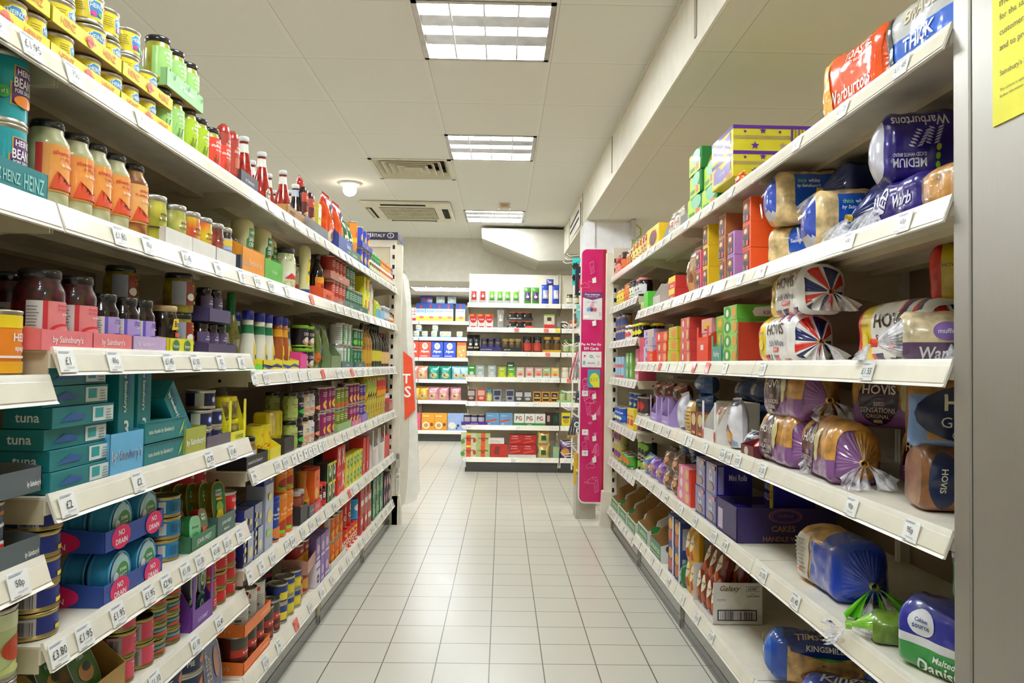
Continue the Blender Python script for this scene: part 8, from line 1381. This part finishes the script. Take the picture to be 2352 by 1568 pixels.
for px_, c1, c2, ds in ((1084, '2f9a2a', 'd9d8d2', 'grass green tea box'), (1104, 'a9bcbc', 'd9dcda', 'pale grey-blue tea box with dark cup, nearer green box'), (1131, 'b0c0c0', 'd9dcda', 'pale grey-blue tea box standing alone'), (1154, 'b8c81c', 'd8e02a', 'yellow-green lemon tea box'), (1175, '5aa83a', 'd4e01c', 'green tea box in yellow tray'), (1196, 'd9c4b0', 'ece8e4', 'beige fruit tea box with yellow flower'), (1217, 'e8b8b0', 'ece8e4', 'pink fruit tea box with orange fruit'), (1238, 'e0a89a', 'ece8e4', 'salmon fruit tea box with red fruit'), (1256, 'a8c48a', 'ece8e4', 'sage green herbal tea box'), (1276, 'e8c86a', 'ece8e4', 'yellow camomile tea box')): brow(3, tb(c1, c2, ds, .125 if px_ < 1140 else .11), [px_])
brow(3, tb('1f5a34', '1f5a34', 'dark green tea box lying on the shelf rear', .16), [1173], d=.12); brow(3, cjx('e8dcc0', 'efe9d8', 'f0e8d4', 'cream jar with dark heart mark', .115), [1299, 1317], where='fourth shelf of tea unit')
for px_, c1, c2, ds, h_ in ((1084, '6a3020', 'b9b4b4', 'brown and silver drinking chocolate tub', .125), (1107, 'd8401c', 'e8b0a0', 'orange-red rounded chocolate tub', .13), (1144, '9aa4b0', '3a3450', 'grey and dark tea caddy beside the yellow jar', .13), (1173, '9aa4b0', '3a3450', 'grey and dark tea caddy standing apart', .13), (1194, '4a4648', 'c8c4c4', 'silver and black mini pack, nearer the caddies', .115), (1214, '5a5658', 'c8c4c4', 'silver and black mini pack, nearer the amber ones', .115)): brow(4, carton('drink_pack', .085, .06, h_, c1, [('r', .1, .5, .9, .9, c2), ('e', .5, .3, .3, .12, c2)], ds, bev=.008), [px_])
brow(4, carton('tea_pack', .078, .06, .112, 'e89a1c', [('r', .1, .15, .9, .9, '1c1a18'), ('r', .15, .35, .85, .5, 'e8b43a'), ('t', 'TEA', .5, .65, .14, 'f0e8d0', {'w': .5})], 'amber-framed black tea pack'), [1235, 1255, 1275], where='fifth shelf of tea unit'); brow(4, cjx('d8cc5a', '3a9ad0', 'e4dc8a', 'pale yellow jar with blue lid', .125, .03), [1126]); brow(4, cjx('c8d0a0', '7ab85a', 'b8c88a', 'pale green jar with green lid', .125, .036), [1293, 1310], where='fifth shelf of tea unit'); brow(4, tray('display_tray', .2, .1, .03, .035, '9cc88a', None, 'mint tray of green-lidded jars'), [1302], d=.0)
brow(5, can('drink_tin', .04, .11, [('r', .2, .3, .8, .8, 'b9b4c8')], 'violet tin of drinking chocolate', base='2a1f4a', ring=False), [1076, 1092, 1108], where='sixth shelf of tea unit'); brow(5, tray('display_tray', .27, .1, .035, .04, '5a2a94', [('t', 'chocolate', .5, .5, .4, 'c8b0e0', {'w': .4})], 'violet cardboard tray'), [1092], d=.0)
brow(5, carton('tea_box', .135, .09, .13, '6aa4d4', [('p', [(.02, .25), (.8, .4), (.85, .55), (.05, .38)], 'e8502a'), ('r', .1, .75, .6, .8, 'd8e4f0'), ('r', .2, .08, .3, .18, 'e8e8f0')], 'light blue box of decaffeinated tea'), [1134, 1165], where='sixth shelf of tea unit')
brow(5, carton('tea_box', .105, .09, .125, 'eeece6', [('t', 'PG', .48, .62, .36, '1f6a3c', {'w': .6}), ('r', .48, .4, .49, .41, '1f6a3c'), ('t', 'G', .62, .62, .34, 'c8302a', {'w': .32})], 'white tea box with green and red letters'), [1195, 1219, 1243], where='sixth shelf of tea unit'); brow(5, tray('display_tray', .335, .1, .03, .035, '2a8a3c', [('t', 'Britain', .5, .5, .4, 'cfe8cc', {'w': .5})], 'green-fronted cardboard tray under the white tea boxes'), [1219], d=.0)
brow(5, carton('tea_box', .07, .08, .13, '1a3a2c', [('r', .3, .3, .7, .8, '2a5a3c')], 'black-green tea box in shadow'), [1279], d=.1); brow(5, carton('tea_box', .07, .08, .13, '4a1c1c', [('r', .3, .3, .7, .8, 'c8bcb0')], 'dark red tea box in shadow'), [1262], d=.1); brow(5, carton('noodle_box', .09, .08, .14, 'e8d81c', [('e', .5, .4, .35, .2, 'c8a01c'), ('r', .1, .6, .9, .75, '2a3a7a')], 'bright yellow packet by the hooks'), [1302], d=.02)
brow(6, carton('tea_box', .16, .09, .125, 'd8d4b4', [('r', .35, 0, .65, 1, 'f0562a'), ('t', 'YORKSHIRE', .5, .56, .14, '26241f', {'w': .75}), ('t', 'TEA', .5, .4, .14, '26241f', {'w': .3}), ('e', .12, .3, .14, .2, '5a9a3a'), ('e', .88, .4, .1, .2, 'b8502a'), ('r', .35, .82, .65, .98, 'e8e02a')], 'tea box with orange band and countryside picture'), [1080], tiers=2, where='base of tea unit'); brow(6, carton('tea_box', .145, .09, .125, 'b9c07a', [('r', .35, 0, .65, 1, 'f0562a'), ('t', 'YORKSHIRE', .5, .56, .14, '26241f', {'w': .75}), ('t', 'TEA', .5, .4, .14, '26241f', {'w': .3})], 'sage tea box with orange band'), [1113], tiers=2, where='base of tea unit')
brow(6, carton('tea_box', .17, .09, .14, 'c8261c', [('p', [(.2, .3), (.5, .2), (.55, .8), (.3, .85)], '7a3020')], 'plain red tea box with brown leaf picture'), [1150]); brow(6, carton('tea_box', .165, .08, .06, 'ece8e2', lines(.1, .8, .2, .8, 3, 'd8b8a8'), 'flat white box lying on the red tea box'), [1143], z0=.142); rtb = carton('tea_box', .14, .09, .1, 'b81c1c', [('t', 'red label', .4, .85, .12, 'f0d8d0', {'w': .5}), ('t', SB, .4, .6, .12, 'f0d8d0', {'w': .6}), ('p', [(.05, .1), (.8, .3), (.85, .45), (.1, .25)], 'e8502a')], 'crimson tea box with orange flash'); brow(6, rtb, [1188, 1219], z0=.035, where='base of tea unit'); brow(6, tray('display_tray', .29, .1, .035, .04, 'd9d4cc', None, 'white cardboard tray of crimson tea boxes'), [1203], d=.0); brow(6, rtb, [1189, 1219], z0=.137, d=.03, where='upper tier at base of tea unit')
wl = pouch('tea_bag_pack', .13, .08, .14, 'e0c87a', [('r', .3, .2, .7, .6, '1f5a34'), ('t', 'Welsh', .5, .78, .16, 'd8502a', {'w': .7})], 'golden pack of tea with green panel', seed=5, amp=.003); brow(6, wl, [1252], tiers=2, dz=.15, where='base of tea unit'); brow(6, carton('tea_box', .06, .06, .12, '8fb88a', [('e', .5, .8, .2, .08, 'e8a03a')], 'slim sage green box'), [1280]); brow(6, pouch('porridge_pouch', .13, .07, .18, '5a3a6a', [('e', .45, .35, .36, .24, 'd89a4a'), ('r', .2, .8, .8, .88, 'e8e0ec')], 'purple pouch with bowl picture', seed=6, amp=.003), [1303])
# cereal
def crow(i, kind, pxs, **k): brow(i, kind, pxs, unit='F', **k)
oat = carton('oat_box', .135, .06, .26, 'e8eef4', [('r', 0, .7, 1, 1, '1c4aa8'), ('r', 0, .45, 1, .7, 'b8cfe8'), ('r', 0, 0, 1, .28, 'f0c83a'), ('r', .4, .7, .6, .92, 'b8303a'), ('t', 'Oat So Simple', .5, .56, .07, '2a3a7a', {'w': .8}), ('e', .6, .22, .25, .08, 'e8703a')], 'blue, white and yellow oat cereal box'); crow(0, oat, [965, 987, 1008, 1029, 1056], where='top cereal shelf'); crow(0, carton('oat_box', .1, .06, .1, '2344a0', [('r', .3, .3, .7, .7, 'c8303a')], 'small blue box lying above the oat boxes'), [972, 983], z0=.262, where='top cereal shelf'); crow(0, carton('oat_box', .12, .06, .1, '9ab8d8', [('r', .3, .3, .7, .7, 'e8c03a')], 'pale blue box lying above the oat boxes'), [1010, 1036], z0=.262, where='top cereal shelf', d=.02)
crow(0, can('oat_tin', .05, .2, [('t', 'Ready', .6, .7, .14, 'd8302a', {'w': .5}), ('t', 'brek', .6, .5, .14, 'd8302a', {'w': .5}), ('r', 0, 0, 1, .2, 'd8302a')], 'white and red tub of porridge', base='e8dcd8', ring=False), [945, 953], where='top cereal shelf')
pot = can('porridge_pot', .042, .09, [('r', 0, 0, 1, .3, '7ab0e0'), ('e', .5, .6, .2, .2, 'e8b03a')], 'small white porridge pot', base='e8eef4', rim=mat('e8e8ea', 'plastic'), lid=mat('d8d8dc', 'plastic'), ring=False); crow(1, pot, [955, 974, 996, 1016, 1028, 1055], where='second cereal shelf'); crow(1, pot, [960, 998], z0=.092, where='raised on second cereal shelf')
def alpen(c, ds): return carton('muesli_box', .17, .07, .235, c, [('e', .5, .72, .24, .2, 'f0e4d8'), ('e', .5, .74, .15, .12, 'b8a088'), ('t', 'Alpen', .5, .38, .2, 'ffffff', {'w': .8}), ('r', .1, .1, .7, .14, 'f0d8d0')], ds)
crow(2, alpen('d8442c', 'red muesli box with white lettering'), [948, 976], where='third cereal shelf'); crow(2, alpen('2344a8', 'blue muesli box with white lettering'), [1004, 1033], where='third cereal shelf'); crow(2, carton('muesli_box', .13, .07, .23, 'ee8a4a', [('r', 0, .8, 1, 1, 'e8502a'), ('e', .3, .4, .1, .06, 'f0d08a'), ('e', .7, .5, .1, .06, 'f0d08a'), ('e', .5, .2, .1, .06, 'f0d08a')], 'orange patterned muesli box'), [1060])
def mb_(c, ds, sd): return pouch('muesli_bag', .16, .08, .19, c, [('e', .5, .32, .34, .2, 'd8c08a'), ('e', .4, .35, .1, .08, '8a5a2a')], ds, seed=sd)
crow(3, mb_('e8a08a', 'salmon pink bag of muesli', 1), [948, 970], where='fourth cereal shelf'); crow(3, mb_('2f9a84', 'sea green bag of muesli', 2), [997, 1024], where='fourth cereal shelf'); crow(3, mb_('8ac0d0', 'pale blue bag of muesli', 3), [1051, 1068], where='fourth cereal shelf'); crow(4, mb_('d8a02a', 'golden bag of granola', 4), [956, 974], where='fifth cereal shelf'); crow(4, mb_('e09aa4', 'rose pink bag of granola', 5), [996, 1020, 1048], where='fifth cereal shelf')
crow(5, carton('cereal_box', .18, .07, .25, 'e8a02a', [('e', .35, .3, .28, .2, 'f4ead0'), ('e', .35, .3, .18, .12, 'c89a5a'), ('e', .8, .35, .12, .1, '8a3a10'), ('r', .1, .8, .6, .86, 'f8e0b0')], 'amber cereal box with bowl picture'), [986, 1015], where='base cereal shelf'); crow(5, carton('cereal_box', .18, .07, .25, 'e85a70', [('e', .4, .3, .25, .2, 'f0d8c8')], 'raspberry pink cereal box'), [955]); crow(5, carton('cereal_box', .19, .07, .25, '9cb4e0', [('e', .35, .3, .28, .2, 'ece4d0'), ('e', .8, .3, .1, .08, '2a3a6a'), ('e', .7, .15, .06, .05, '2a3a6a')], 'powder blue cereal box with berries'), [1046, 1076], where='base cereal shelf')
